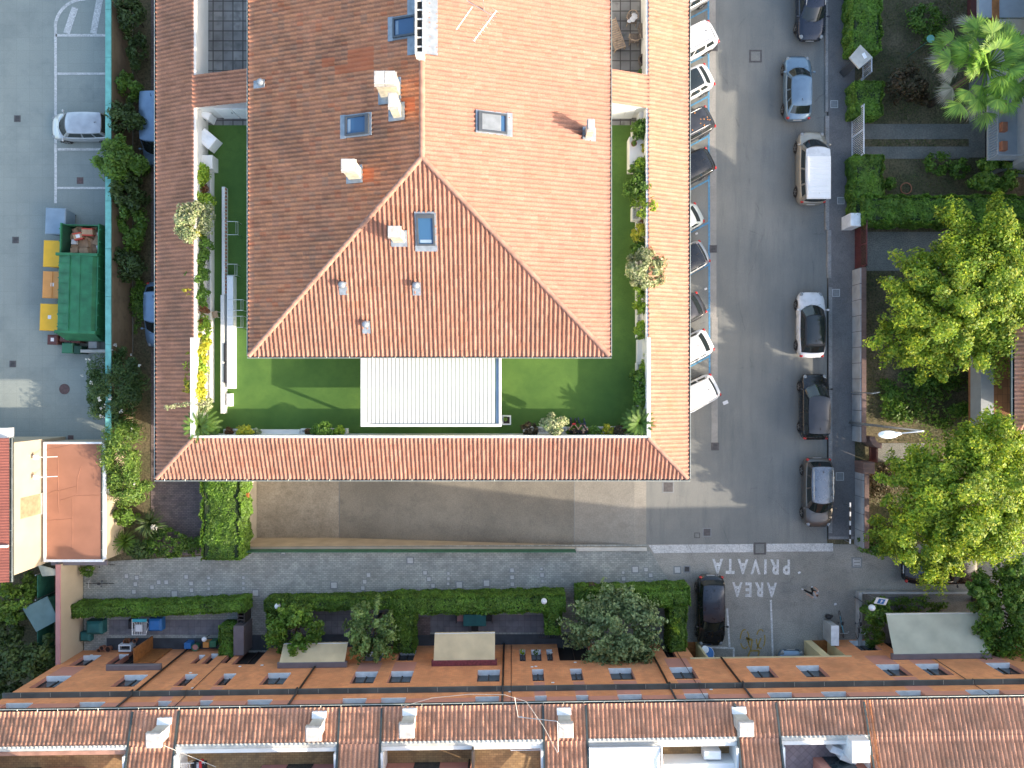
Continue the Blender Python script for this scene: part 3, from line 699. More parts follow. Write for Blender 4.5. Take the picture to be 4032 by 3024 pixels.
text('road_lettering', 'A R E A', 2971, 2322, 58, 176, M['whitepaint2'], R(180)+R(-.7), bold=.035)
# a worn yellow bicycle symbol
yb = []
for cx in (2932,2995):
    for i in range(14):
        a0 = 2*math.pi*i/14; a1 = 2*math.pi*(i+1)/14
        if (i*7+cx)%5 < 4: yb.append((cx+17*math.cos(a0), 2516+38*math.sin(a0), cx+17*math.cos(a1), 2516+38*math.sin(a1), .08))
yb += [(2936,2512,2962,2520,.14),(2962,2520,2955,2560,.1),(2955,2560,2945,2585,.1),(2980,2555,2996,2512,.1),(2955,2562,2990,2562,.12),(2990,2562,2985,2582,.1),(2940,2508,2952,2548,.09)]
strokes('yellow_bicycle_marking', yb, M['yellowpaint'], .009)

# right-hand gardens: driveway, stone path, earth under the trees
sheet('garden_drive', [PX(3412,3760,913,1066)], 0.0, M['gravelpath'])
sheet('stone_path', [PX(3400,3815,488,548), PX(3400,3815,577,625)], 0.0, M['flagstone'])
sheet('house_apron', [PX(3815,3905,60,620)], 0.0, M['flagstone'])
sheet('side_path', [PX(3425,3640,1745,1818)], 0.0, M['gravelpath'])
sheet('garden_paving', [PX(3480,3640,2350,2560)], 0.006, M['patio'])
# ------------------------------------------------------------------ tiled roofs
TW, TL = 0.225, 0.36
def tiled(name, O, U, S, length, run, pitch, mat, parent, clips=(), seed=0, u_off=0.0, amp=0.075, TWl=None):
    """clay tile roof: O eave corner, U unit vector along the eave, S horizontal unit vector up the slope"""
    tw = TWl or TW
    rng = np.random.default_rng(seed)
    O = Vector(O); U = Vector(U); S = Vector(S)
    sl = run/math.cos(pitch); UP = (S*math.cos(pitch) + Vector((0,0,math.sin(pitch)))); Nn = U.cross(UP)
    if Nn.z < 0: Nn = -Nn
    nc = max(1, int(round(length/tw))); nr = max(1, int(math.ceil(sl/TL)))
    prof = [(0.0,0.0),(0.10,0.25),(0.22,0.85),(0.36,1.0),(0.50,0.85),(0.62,0.25),(0.72,0.0),(0.86,-0.10)]
    q = len(prof); us = np.array([c+p[0] for c in range(nc) for p in prof] + [nc]); hs = np.array([p[1] for c in range(nc) for p in prof]+[0.0])
    ci = np.minimum(us.astype(int), nc-1)
    jit = rng.normal(0, 0.007, (nc, nr)); jt = rng.normal(0, 0.012, (nc, nr))
    tt = []; hh = []; vv = []
    for r in range(nr):
        for e, rise in ((0, 0.030), (1, 0.0)):
            t = (r + e*0.999)*TL
            tt.append(np.full(len(us), t) + (jt[ci, r] if 0 < r and e == 0 else 0)); hh.append(hs*amp*(1.0 if e == 0 else 0.8) + rise + jit[ci, r]*(1 if e==0 else .5)); vv.append(np.full(len(us), r + 0.02 + e*0.96))
    T = np.minimum(np.array(tt), sl); H = np.array(hh); Vv = np.array(vv); Uu = np.tile(us*length/nc, (len(T),1))
    P = (np.array(O)[None,None,:] + Uu[...,None]*np.array(U) + T[...,None]*np.array(UP) + H[...,None]*np.array(Nn))
    nrow, ncol = T.shape
    v = P.reshape(-1,3); idx = np.arange(nrow*ncol).reshape(nrow, ncol)
    f = np.stack([idx[:-1,:-1], idx[:-1,1:], idx[1:,1:], idx[1:,:-1]], -1).reshape(-1,4)
    t0 = _org(parent) if parent else Vector((0,0,0))
    v = v - np.array(t0)
    o = npobj(name, v, f, mat, parent, smooth=False)
    me = o.data
    uvl = me.uv_layers.new(name='UVMap')
    uf = np.tile(np.arange(ncol)//q, (nrow,1)); uf = np.minimum(uf, nc-1)
    # one uv per face: the face's own tile
    pc_ = np.array([(prof[i][0]+(prof[i+1][0] if i+1 < q else 1.0))/2 for i in range(q)]); cc_ = np.arange(ncol-1); fu = (np.tile(cc_//q + pc_[cc_%q], (nrow-1,1))).reshape(-1); fv = (np.tile(np.arange(nrow-1)[:,None]//2, (1,ncol-1))).reshape(-1)
    uv = np.stack([np.repeat(fu+u_off,4), np.repeat(fv+0.5,4)],1).astype(np.float32)
    uvl.data.foreach_set('uv', uv.ravel())
    if clips:
        bm = bmesh.new(); bm.from_mesh(me)
        for co, no in clips:
            bmesh.ops.bisect_plane(bm, geom=bm.verts[:]+bm.edges[:]+bm.faces[:], plane_co=Vector(co)-t0, plane_no=Vector(no), clear_outer=True)
        bm.to_mesh(me); bm.free()
    me.update()
    return o
def ridge_caps(b, p0, p1, r=0.11, L=0.40):
    p0 = Vector(p0); p1 = Vector(p1); d = p1-p0; n = max(1, int(d.length/L)); d.normalize(); L = (p1-p0).length/n
    s = d.cross(Vector((0,0,1))).normalized(); u = s.cross(d)
    for i in range(n):
        a = p0+d*(i*L-.03); c = p0+d*((i+1)*L+.02); P = []
        for q, rr in ((a, r*1.12), (c, r*.88)):
            P.append([tuple(q + s*(rr*math.cos(t)) + u*(rr*math.sin(t)*.85)) for t in [math.pi*k/8 for k in range(9)]])
        b.grid(P)
        b.poly([P[0][k] for k in range(9)])
def gutter(parent, p0, p1, out, w=0.13, name='gutter', strap=1.1):
    """open trough along an eave with a pale rim and straps"""
    p0 = Vector(p0); p1 = Vector(p1); out = Vector(out); d = (p1-p0); L = d.length; d.normalize()
    b = MB()
    def bar(o0, o1, z0, z1):
        q = []
        for z in (z0, z1):
            for (p, o) in ((p0,o0),(p1,o0),(p1,o1),(p0,o1)): q.append(tuple(p+out*o+Vector((0,0,z))))
        b._add(q, [(0,3,2,1),(4,5,6,7),(0,1,5,4),(1,2,6,5),(2,3,7,6),(3,0,4,7)])
    bar(0, w, -.16, -.13); bar(0, .015, -.129, -.03); bar(w-.015, w, -.129, -.02)
    g = obj(name, b, M['gutter'], parent)
    b = MB(); bar2 = bar
    q = []
    b = MB()
    for z in (-.019, .004):
        for (p, o) in ((p0,w-.02),(p1,w-.02),(p1,w+.012),(p0,w+.012)): q.append(tuple(p+out*o+Vector((0,0,z))))
    b._add(q, [(0,3,2,1),(4,5,6,7),(0,1,5,4),(1,2,6,5),(2,3,7,6),(3,0,4,7)])
    n = int(L/strap)
    for i in range(n):
        c = p0 + d*(L*(i+.5)/n); a = c+out*.01; e = c+out*(w-.0)
        b.tube([tuple(a+Vector((0,0,.012))), tuple(e+Vector((0,0,.012)))], .012, 4)
    obj('gutter_rim', b, M['gutterrim'], g)
    return g

# ------------------------------------------------------------------ the main building
ZT, ZE, ZR, ZM, ZK = 6.5, 7.1, 8.1, 9.5, 12.5      # terrace floor, ring eave, ring top, main eave, ridge
bx0, bx1, by0 = -19.38, 9.6, -5.16                # ring eaves
ix0, ix1, iy0 = -16.92, 7.236, -2.86                # inner edge of the ring roof
mx0, mx1, my0 = -13.485, 5.013, 1.431                 # main roof eaves
YN = 26.0
mb_ = thing('main_building', 'large flat-fronted building under two levels of hipped clay tile roofs round a green roof terrace', 'building', (-5, 8, 0))
b = MB()
b.box(bx0+.75, bx1-.75, by0+.75, by0+1.0, -3.3, ZE-.1); b.box(bx0+.75, bx0+1.0, by0+1.0, YN, -.1, ZE-.1); b.box(bx1-1.0, bx1-.75, by0+1.0, YN, -.1, ZE-.1)
obj('outer_wall', b, M['cream'], mb_)
b = MB(); b.box(bx0+.05, bx1-.05, by0+.05, by0+1.2, ZE-.14, ZE-.06); b.box(bx0+.05, bx0+1.2, by0+1.2, YN, ZE-.14, ZE-.06); b.box(bx1-1.2, bx1-.05, by0+1.2, YN, ZE-.14, ZE-.06); obj('eaves_soffit', b, M['white'], mb_)
b = MB(); b.box(bx0+1, bx1-1, by0+1, YN, ZT-.5, ZT-.21); obj('floor_slab', b, M['white'], mb_)
pr = math.atan2(ZR-ZE, ix0-bx0)
# ring roofs
NW = Vector((1,-1,0)); 
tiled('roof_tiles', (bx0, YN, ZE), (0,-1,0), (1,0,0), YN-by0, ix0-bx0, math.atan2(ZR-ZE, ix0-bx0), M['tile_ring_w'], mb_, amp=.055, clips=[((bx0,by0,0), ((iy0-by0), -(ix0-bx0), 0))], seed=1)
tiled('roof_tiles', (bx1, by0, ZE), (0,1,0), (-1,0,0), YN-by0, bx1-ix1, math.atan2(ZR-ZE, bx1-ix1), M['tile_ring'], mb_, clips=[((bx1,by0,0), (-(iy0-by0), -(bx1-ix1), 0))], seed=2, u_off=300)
tiled('roof_tiles', (bx0, by0, ZE), (1,0,0), (0,1,0), bx1-bx0, iy0-by0, math.atan2(ZR-ZE, iy0-by0), M['tile_ring'], mb_, clips=[((bx0,by0,0), (-(iy0-by0), (ix0-bx0), 0)), ((bx1,by0,0), ((iy0-by0), (bx1-ix1), 0))], seed=3, u_off=600)
for p_,q_ in (((bx0+.05,by0+.05,ZE+.07), (ix0,iy0,ZR+.07)), ((bx1-.05,by0+.05,ZE+.07), (ix1,iy0,ZR+.07))):
    b = MB(); ridge_caps(b, p_, q_); obj('ridge_tiles', b, M['clay'], mb_)
gutter(mb_, (bx0,YN,ZE), (bx0,by0,ZE), (-1,0,0)); gutter(mb_, (bx0-.13,by0,ZE), (bx1+.13,by0,ZE), (0,-1,0)); gutter(mb_, (bx1,by0,ZE), (bx1,YN,ZE), (1,0,0))
# parapet along the inner edge of the ring
b = MB()
b.box(ix0+.0, ix1, iy0, iy0+.12, ZT-.2, ZR+.11); b.box(ix0-.02, ix0+.1, iy0+.12, YN, ZT-.2, ZR-.02); b.box(ix1-.1, ix1+.02, iy0+.12, YN, ZT-.2, ZR-.02)
b.box(ix0-.14, ix0+.08, iy0+.0, G(0,1330,ZR)[1], ZR-.019, ZR+.12); b.box(ix1-.08, ix1+.12, iy0+.0, G(0,1330,ZR)[1], ZR-.019, ZR+.12)
obj('parapet', b, M['white'], mb_)
# terrace floors
CYa, CYb = 14.68, 16.44                              # the cross roofs
b = MB(); b.box(ix0+.1, ix1-.1, iy0+.12, CYa-.35, ZT-.2, ZT); obj('turf', b, M['turf'], mb_)
obj('slab_floor', MB().box(ix0+.1, mx0+.8, CYa-.35, YN, ZT-.2, ZT), M['terrtile'], mb_); obj('slab_floor', MB().box(mx1-.8, ix1-.1, CYa-.35, YN, ZT-.2, ZT), M['terrtile'], mb_)
# main block walls
b = MB(); b.box(mx0+.75, mx1-.75, my0+.75, YN, ZT-.15, ZM-.02); obj('upper_wall', b, M['white'], mb_)
b = MB(); b.box(mx0+.02, mx1-.02, my0+.02, YN, ZM-.10, ZM-.03); obj('upper_soffit', b, M['white'], mb_)
mw = (mx1-mx0)/2; pm = math.atan2(ZK-ZM, mw); mcx = (mx0+mx1)/2; apex = (mcx, my0+mw, ZK)
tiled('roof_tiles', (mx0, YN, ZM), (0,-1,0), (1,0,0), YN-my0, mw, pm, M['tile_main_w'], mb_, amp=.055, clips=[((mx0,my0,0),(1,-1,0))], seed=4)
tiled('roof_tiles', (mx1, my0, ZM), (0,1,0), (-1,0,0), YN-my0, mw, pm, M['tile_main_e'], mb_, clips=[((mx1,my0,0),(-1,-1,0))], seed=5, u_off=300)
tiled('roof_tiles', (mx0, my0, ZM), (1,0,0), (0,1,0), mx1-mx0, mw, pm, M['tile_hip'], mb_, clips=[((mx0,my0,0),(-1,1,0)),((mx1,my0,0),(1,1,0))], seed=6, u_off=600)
h7 = .09
for p_,q_,r_ in (((mx0+.05,my0+.05,ZM+h7), (mcx,my0+mw,ZK+h7), .12), ((mx1-.05,my0+.05,ZM+h7), (mcx,my0+mw,ZK+h7), .12), ((mcx,YN,ZK+h7), (mcx,my0+mw,ZK+h7), .14)):
    b = MB(); ridge_caps(b, p_, q_, r_); obj('ridge_tiles', b, M['clay'], mb_)
gutter(mb_, (mx0,YN,ZM), (mx0,my0,ZM), (-1,0,0), .1); gutter(mb_, (mx0-.1,my0,ZM), (mx1+.1,my0,ZM), (0,-1,0), .1); gutter(mb_, (mx1,my0,ZM), (mx1,YN,ZM), (1,0,0), .1)
# cross roofs that join the ring to the main block
def cross(xa, xb, za, zb, m, seed, uo):
    L = abs(xb-xa); sg = 1 if xb > xa else -1
    return tiled('roof_tiles', (xa, CYb if sg>0 else CYa, za), (0,-sg,0), (sg,0,0), CYb-CYa, L, math.atan2(zb-za, L), m, mb_, seed=seed, u_off=uo)
cross(ix0-.05, mx0+.7, ZR-.02, ZR+1.05, M['tile_ring_w'], 8, 900); cross(ix1+.05, mx1-.7, ZR-.02, ZR+1.05, M['tile_ring'], 9, 1200)
for xa, xb in ((ix0, mx0+.76), (mx1-.76, ix1)):
    b = MB(); b.box(xa+.1, xb-.0, CYa+.06, CYb-.06, ZT, ZR-.12); obj('store_wall', b, M['white'], mb_)
# white cupboard doors of the left store
for i in range(3):
    b = MB(); xa = -15.9+i*.93; b.bbox(xa, xa+.88, CYa-.02, CYa+.055, ZT+.08, ZR-.1, .01); d = obj('cupboard_door', b, M['whitemetal'], mb_)
    b = MB(); b.tube([(xa+.78,CYa-.05,ZT+.9),(xa+.78,CYa-.07,ZT+1.0),(xa+.78,CYa-.05,ZT+1.1)], .012, 6); obj('handle', b, M['blackplastic'], d)
b = MB(); b.bbox(5.2, 6.6, CYa-.02, CYa+.055, ZT+.08, ZR-.15, .01); d = obj('cupboard_door', b, M['whitemetal'], mb_)
b = MB(); b.tube([(6.1,CYa-.05,ZT+.6),(6.1,CYa-.07,ZT+.9),(6.1,CYa-.05,ZT+1.2)], .012, 6); obj('handle', b, M['aluminium'], d)

def roofz(x, y, side):
    k = (ZK-ZM)/mw
    return {'W': ZM+k*(x-mx0), 'E': ZM+k*(mx1-x), 'S': ZM+k*(y-my0)}[side]
def on_roof(px, py, side, dz=0):
    z = 8
    for _ in range(20):
        x, y = G(px, py, z+dz); z = roofz(x, y, side)
    return x, y, z
def frame_on(side, x, y, z):
    U, S = {'W': ((0,-1,0),(1,0,0)), 'E': ((0,1,0),(-1,0,0)), 'S': ((1,0,0),(0,1,0))}[side]
    U = Vector(U); UP = Vector(S)*math.cos(pm)+Vector((0,0,math.sin(pm))); N = U.cross(UP)
    return Matrix(((U.x,UP.x,N.x,x),(U.y,UP.y,N.y,y),(U.z,UP.z,N.z,z),(0,0,0,1)))
def skylight(side, px, py, w, h, blind=False, glass='skyglass'):
    x, y, z = on_roof(px, py, side); Fm = frame_on(side, x, y, z)
    b = MB(); t = .09
    b.box(-w/2,w/2,-h/2,-h/2+t,.02,.17,Fm); b.box(-w/2,w/2,h/2-t*2.0,h/2,.02,.2,Fm); b.box(-w/2,-w/2+t,-h/2+t,h/2-t*2,.02,.17,Fm); b.box(w/2-t,w/2,-h/2+t,h/2-t*2,.02,.17,Fm)
    s = obj('skylight', b, M['darkmetal'], mb_)
    b = MB(); b.box(-w/2+t,w/2-t,-h/2+t,h/2-t*2,.04,.11,Fm); obj('pane', b, M[glass], s)
    b = MB(); b.box(-w/2-.10,w/2+.10,-h/2-.28,-h/2-.0,.04,.105,Fm); b.box(-w/2-.08,-w/2,-h/2,h/2+.1,.03,.09,Fm); b.box(w/2,w/2+.08,-h/2,h/2+.1,.03,.09,Fm); b.box(-w/2-.08,w/2+.08,h/2+.0,h/2+.12,.03,.089,Fm); obj('flashing', b, M['lead'], s)
    if blind:
        b = MB()
        for i in range(16):
            yy = -h/2+.32+i*(h-.5)/16; b.box(-w/2+t,w/2-t,yy,yy+(h-.5)/16-.012,.12,.15,Fm)
        obj('blind', b, M['steel'], s)
    else:
        b = MB(); b.box(-w/2+t+.06,w/2-t-.06,-h/2+t+.05,-h/2+t+.2,.111,.118,Fm); obj('reveal', b, M['bluegrey'], s)
    return s
skylight('W', 1410, 495, .95, 1.30); skylight('W', 1600, 108, .95, 1.30); skylight('E', 1938, 486, .95, 1.45, True); skylight('S', 1677, 905, .88, 1.5, glass='skyglass')
def chimney(side, px, py, w, d, h, cap=True, caps=1):
    """px, py: the middle of its top"""
    x, y, z = on_roof(px, py, side, h)
    b = MB(); b.box(x-w/2, x+w/2, y-d/2, y+d/2, z-.5, z+h)
    s = obj('chimney', b, M['chimney'], mb_)
    b = MB()
    for i in range(caps):
        wx = w/caps; xx = x-w/2+wx*i
        o_ = .06
        b.box(xx-o_*.6, xx+wx+o_*.6-(.04 if caps>1 and i==0 else 0), y-d/2-o_, y+d/2+o_, z+h+.002+i*.003, z+h+.09); b.box(xx+.06, xx+wx-.06, y-d/2+.05, y+d/2-.05, z+h+.09, z+h+.22)
        b.bbox(xx-.02, xx+wx-.02, y-d/2-.03, y+d/2+.03, z+h+.22, z+h+.30, .03)
    obj('cap', b, M['chimneytop'], s)
    b = MB(); b.box(x-w/2-.12, x+w/2+.12, y-d/2-.18, y+d/2+.12, z-.45, z-.12+0.0); 
    Fm = frame_on(side, x, y, z); b = MB(); b.box(-.5*max(w,d)-.12, .5*max(w,d)+.12, -.5*max(w,d)-.14, .5*max(w,d)+.1, .03, .095, Fm); obj('flashing', b, M['lead'], s)
    return s
chimney('W', 1519, 314, .95, .55, 1.35, caps=2); chimney('W', 1549, 402, .38, .60, 1.25); chimney('W', 1375, 655, .62, .5, 1.35); chimney('S', 1555, 915, .55, .45, 1.3); chimney('E', 2326, 497, .32, .48, 1.15)
def vent(side, px, py, h=.45):
    x, y, z = on_roof(px, py, side, h); b = MB()
    b.lathe([(.09,-.1),(.09,h*.6),(.17,h*.62),(.19,h*.75),(.13,h*.95),(.05,h*1.05)], (x,y,z), 12)
    s = obj('roof_vent', b, M['lead'], mb_, smooth=True)
    Fm = frame_on(side, x, y, z); b = MB(); b.box(-.2,.2,-.45,.2,.03,.085,Fm); obj('flashing', b, M['lead'], s)
vent('S',1343,1120); vent('S',1636,1122); vent('S',1437,1276,.35); vent('W',1021,319,.4)
# long flue block on the ridge with its lead apron
xr, yr0 = mcx, G(0,212,ZK+.9)[1]
b = MB(); b.box(xr-.14, xr+.14, yr0, YN, ZK-.4, ZK+.95); f = obj('flue_block', b, M['offwhite'], mb_)
b = MB()
for i in range(14):
    yy = yr0+.25+i*.42; b.box(xr-.17, xr+.17, yy, yy+.05, ZK+.98, ZK+1.05)
b.box(xr-.2, xr-.15, yr0, YN, ZK+.96, ZK+1.09); b.box(xr+.15, xr+.2, yr0, YN, ZK+.96, ZK+1.09); b.box(xr-.2, xr+.2, yr0-.08, yr0-.001, ZK+.5, ZK+1.09)
obj('grille', b, M['white'], f)
b = MB(); b.box(xr-.10, xr+.10, yr0+.1, YN, ZK+.951, ZK+.96); obj('opening', b, M['dark'], f)
for side in ('W','E'):
    Fm = frame_on(side, xr+(-.5 if side=='W' else .5), G(0,100,ZK)[1], roofz(xr-.5 if side=='W' else xr+.5, 0, side)); b = MB(); b.box(-1.35,1.35,-.2,.45,.06,.1,Fm); obj('flashing', b, M['lead'], f)

# ------------------------------------------------------------------ the white louvred pergola on the turf
px0, px1, pyf = G(1420,0,ZT+2.7)[0], G(1974,0,ZT+2.7)[0], G(0,1680,ZT+2.7)[1]
pg = thing('louvred_pergola', 'flat white pergola with closed louvred roof standing on the green terrace turf', 'pergola', ((px0+px1)/2, 0, ZT))
zt = ZT+2.7
b = MB(); b.bbox(px0, px1, pyf, pyf+.14, zt-.2, zt, .01); b.bbox(px0, px0+.13, pyf+.14, my0+.5, zt-.2, zt, .01); b.bbox(px1-.13, px1, pyf+.14, my0+.5, zt-.2, zt-.002, .01); b.box(px0+.13, px1-.13, my0+.36, my0+.5, zt-.2, zt-.01)
obj('roof_frame', b, M['whitemetal'], pg)
n = 33; xa, xb = px0+.14, px1-.30
for i in range(n):
    b = MB(); u0 = xa+(xb-xa)*i/n; u1 = xa+(xb-xa)*(i+1)/n
    Mt = Matrix.Translation((u0,0,zt-.10)) @ Matrix.Rotation(R(-3.0),4,'Y')
    b.box(0,(u1-u0)-.034,pyf+.16,my0+.35,0,.03,Mt); obj('louvre', b, M['louvre'], pg)
b = MB(); b.box(xb+.0,px1-.14,pyf+.15,my0+.35,zt-.14,zt-.115); obj('end_gutter', b, M['bluegrey'], pg)
for (x,y) in ((px0+.002,pyf+.002),(px1-.132,pyf+.002),(px0+.002,my0+.3),(px1-.132,my0+.3)):
    b = MB(); b.box(x,x+.13,y,y+.13,ZT,zt-.201); obj('post', b, M['whitemetal'], pg)
# ------------------------------------------------------------------ the row of brick houses along the bottom
RA = R(0.8); RO = Vector((*G(1981, 2538), 0)); RE = Vector((math.cos(RA), math.sin(RA), 0)); RN = Vector((-math.sin(RA), math.cos(RA), 0))
MR = Matrix(((RE.x,RN.x,0,RO.x),(RE.y,RN.y,0,RO.y),(0,0,1,0),(0,0,0,1)))
def fac(px, py, v=0.0):
    """photo point on the facade plane -> distance along the facade, height"""
    d = Vector(((px-2016)/FPX, (1512-py)/FPX, -1)); c = Vector((0,0,CAM_H))
    t = (v - (c-RO).dot(RN)) / d.dot(RN); P = c + d*t
    return ((P-RO).dot(RE), P.z)
def ruv(px, py, z):
    x, y = G(px, py, z); p = Vector((x,y,0)) - Vector((RO.x,RO.y,0)); return p.dot(RE), p.dot(RN)
row = thing('row_houses', 'long row of orange brick houses with pink bands, tiled roof strips and roof terraces', 'building', (RO.x, RO.y, 0))
def rob(name, mb, m, parent=None, **k): return obj(name, mb.xf(MR), m, parent or row, **k)
U0 = ruv(237, 2600, 0.0)[0]-.0; U0 = fac(240,2608)[0]; U1 = 48.0; HE = 9.75
op = []     # openings: u0,u1,z0,z1,kind
S1, T1, S2 = 4.26, 5.83, 7.9
first = [(182,280,2672),(490,582,2666),(729,778,2662),(881,930,2660),(1055,1146,2654),(1399,1489,2648),(1540,1629,2646),(1881,1969,2640),(2094,2140,2637),(2243,2290,2636),(2395,2486,2634),(2635,2726,2632),(2939,3029,2629),(3134,3225,2628),(3449,3541,2625),(3605,3696,2624),(3882,3976,2623)]
sec = [(23,129,2783),(313,414,2774),(623,676,2769),(788,839,2767),(975,1073,2763),(1349,1445,2754),(1500,1599,2751),(1871,1966,2745),(2105,2153,2742),(2267,2317,2740),(2431,2527,2738),(2693,2789,2737),(3021,3118,2735),(3233,3331,2733),(3526,3626,2731),(3801,3935,2740)]
def uat(px, z):   # along-facade position of a photo column at height z on the plane v=0
    lo, hi = 1512, 3400
    for _ in range(40):
        m = (lo+hi)/2; u, zz = fac(px, m)
        if zz < z: lo = m
        else: hi = m
    return u
W1 = [(uat(a,S1), uat(b,S1)) for a,b,_ in first]; W2 = [(uat(a,S2), uat(b,S2)) for a,b,_ in sec]
for i,(a,b_) in enumerate(W1): op.append((a,b_,S1,T1,'w'))
for a,b_ in W2: op.append((a,b_,S2,9.3,'w'))
pk = [(U0,U1,S2-.0,HE)]
for i in (0,5,6,11,14,15,16): pk.append((W1[i][0], W1[i][1], 2.75, S1))
for i in (2,3,8,9,10,11,14): pk.append((W1[i][0]+.05, W1[i][1]-.02, T1+.15, S2))
gw = [(328,398,1.0,2.6,'w'),(468,507,.9,2.5,'w'),(529,600,.0,2.5,'d'),(784,808,1.2,2.5,'w'),(832,862,1.0,2.6,'w'),(905,930,1.0,2.5,'w'),(975,1062,.0,2.75,'d'),(1437,1516,1.0,2.5,'w'),(1574,1640,.9,2.5,'w'),(2045,2069,1.1,2.85,'w'),(2090,2130,1.1,2.85,'w'),(2150,2174,1.1,2.85,'w'),(2192,2312,.0,2.85,'d'),(2592,2630,.0,2.6,'d'),(3343,3427,.3,1.9,'w'),(3460,3520,0,2.5,'d'),(3877,3953,.3,1.9,'w'),(1760,1900,0,2.5,'d'),(1150,1300,0,2.5,'d')]
GW = []
for a,b_,z0,z1,k in gw: GW.append((uat(a,max(z0,.0)), uat(b_,max(z0,.0)), z0, z1, k))
op += GW
PA = [(uat(2690,0),uat(2738,0)),(uat(2746,0),uat(3166,0)),(uat(3196,0),uat(3256,0))]
for a,b_ in PA: op.append((a,b_,0.0,2.78,'p'))
pts_ = []
us = sorted(set([U0,U1]+[round(o[k],4) for o in op for k in (0,1)]+[round(p[k],4) for p in pk for k in (0,1)]))
zs = sorted(set([0.0,HE]+[round(o[k],4) for o in op for k in (2,3)]+[round(p[k],4) for p in pk for k in (2,3)]))
fw = MB()
vs = [(u,0,z) for u in us for z in zs]; fs = []; mi = []
pu0, pu1 = PA[0][0]-.25, PA[2][1]+.55
for i in range(len(us)-1):
    for j in range(len(zs)-1):
        uc, zc = (us[i]+us[i+1])/2, (zs[j]+zs[j+1])/2
        if any(o[0]-1e-3<uc<o[1]+1e-3 and o[2]<zc<o[3] for o in op): continue
        a = i*len(zs)+j; fs.append((a, a+1, a+len(zs)+1, a+len(zs)))
        mi.append(1 if any(p[0]-1e-3<uc<p[1]+1e-3 and p[2]<zc<p[3] for p in pk) else (2 if (pu0+.25<uc<pu1-.55 and zc<2.8) else 0))
fw._add(vs, fs); fw.mi = mi
# ends, back and floor slabs of the block
b2 = len(fw.mi)
fw.cm = 0
fw.box(U0, U0+.2, -12, -.002, 0, HE-.05); fw.box(U1-.2, U1, -12, -.002, 0, HE-.05); fw.box(U0+.2, U1-.2, -12.2, -12, 0, HE)
fw.box(U0+.2, U1-.2, -11.99, -.45, 9.1, 9.28)
rob('brick_wall', fw, [M['brick'], M['pink'], M['portico']])
b = MB(); b.box(PA[0][0]-.2, PA[0][0], -6, -.01, 0, 2.78); b.box(PA[0][1],PA[1][0],-6,-.01,0,2.78); b.box(PA[1][1],PA[2][0],-6,-.01,0,2.78); b.box(PA[2][1],PA[2][1]+.2,-6,-.01,0,2.78); b.box(PA[0][0],PA[2][1],-6.2,-6,0,2.78); b.box(PA[0][0],PA[2][1],-6.2,-.05,2.79,2.95)
rob('portico_pillars', b, M['portico'])
b = MB(); b.box(PA[0][0]-.25, PA[2][1]+.25, .0, .06, 2.80, 2.90); rob('portico_cornice', b, M['portico'])
for k_ in (0,2): rob('lobby_floor', MB().box(PA[k_][0], PA[k_][1], -5.9, -.0, .01, .03), M['orangewood'])
# windows: reveal, sill, frame, pane
def window(u0, u1, z0, z1, kind, dep=.27):
    b = MB(); b.box(u0, u0+.01, -dep, -.003, z0, z1); b.box(u1-.01, u1, -dep, -.003, z0, z1); b.box(u0, u1, -dep, -.003, z1-.01, z1)
    f = rob('window' if kind=='w' else 'door', b, M['pink'])
    if kind == 'w':
        b = MB(); b.box(u0+.011, u1-.011, -dep, .035, z0-.04, z0+.015); rob('sill', b, M['sill'], f)
    b = MB(); t = .04; zb = z0+.016 if kind=='w' else .02; b.box(u0+.01,u0+.01+t,-dep,-dep+.05,zb,z1-.01); b.box(u1-.01-t,u1-.01,-dep,-dep+.05,zb,z1-.01); b.box((u0+u1)/2-.03,(u0+u1)/2+.03,-dep,-dep+.049,zb,z1-.01); b.box(u0+.06,u1-.06,-dep,-dep+.048,z1-.07,z1-.011)
    rob('frame', b, M['pipe'], f)
    b = MB(); b.box(u0+.011, u1-.011, -dep-.03, -dep-.001, zb, z1); rob('pane', b, M['glass'] if kind=='w' else M['dark'], f)
for o in op:
    if o[4] in 'wd': window(*o)
# string ledge, eaves, gutter
b = MB(); b.bbox(U0, U1, .001, .28, 7.08, 7.2, .01); rob('ledge', b, M['ledge'])
b = MB(); 
for i in range(40): 
    u = U0+1.0+i*1.62; b.box(u,u+.02,.06,.29,7.201,7.21)
rob('ledge_seams', b, M['gutterrim'])
def W(u, v, z): return tuple(MR @ Vector((u,v,z)))
gutter(row, W(U0,.38,HE+.02), W(U1,.38,HE+.02), tuple(RN), .14, strap=1.02)
b = MB(); b.box(U0, U1, 0.001, .38, HE-.12, HE-.05); rob('eaves_soffit', b, M['white'])
PR = math.atan(.33); D1 = 1.62
def rt(ua, ub, va, run, mat, seed, uo): # roof strip, eave at v=va
    return tiled('roof_tiles', W(ub,va,HE+(.38-va)*.33), tuple(-RE), tuple(-RN), ub-ua, run, PR, M[mat], row, seed=seed, u_off=uo, amp=.06)
zd = HE+.33*D1
cut = lambda px: ruv(px, 2905, zd)[0]
T = [(U0-.1,cut(505)),(cut(690),cut(1331)),(cut(1498),cut(2141)),(cut(2312),cut(2905)),(cut(3070),cut(3420))]
edges = []
for a,c in T: edges += [(a,c)]
k = 0
rt(U0, U1, .40, D1, 'tile_row', 40, 2000)
solid = [(T[0][1],T[1][0]),(T[1][1],T[2][0]),(T[2][1],T[3][0]),(T[3][1],T[4][0]),(T[4][1],U1)]
for i,(a,c) in enumerate(solid): rt(a+.03, c-.03, .40-D1+.001, 5.9, 'tile_row', 50+i, 3000+i*300)
rt(U0, U1, -7.1+.0, 0.01, 'tile_row', 60, 9000) if False else None
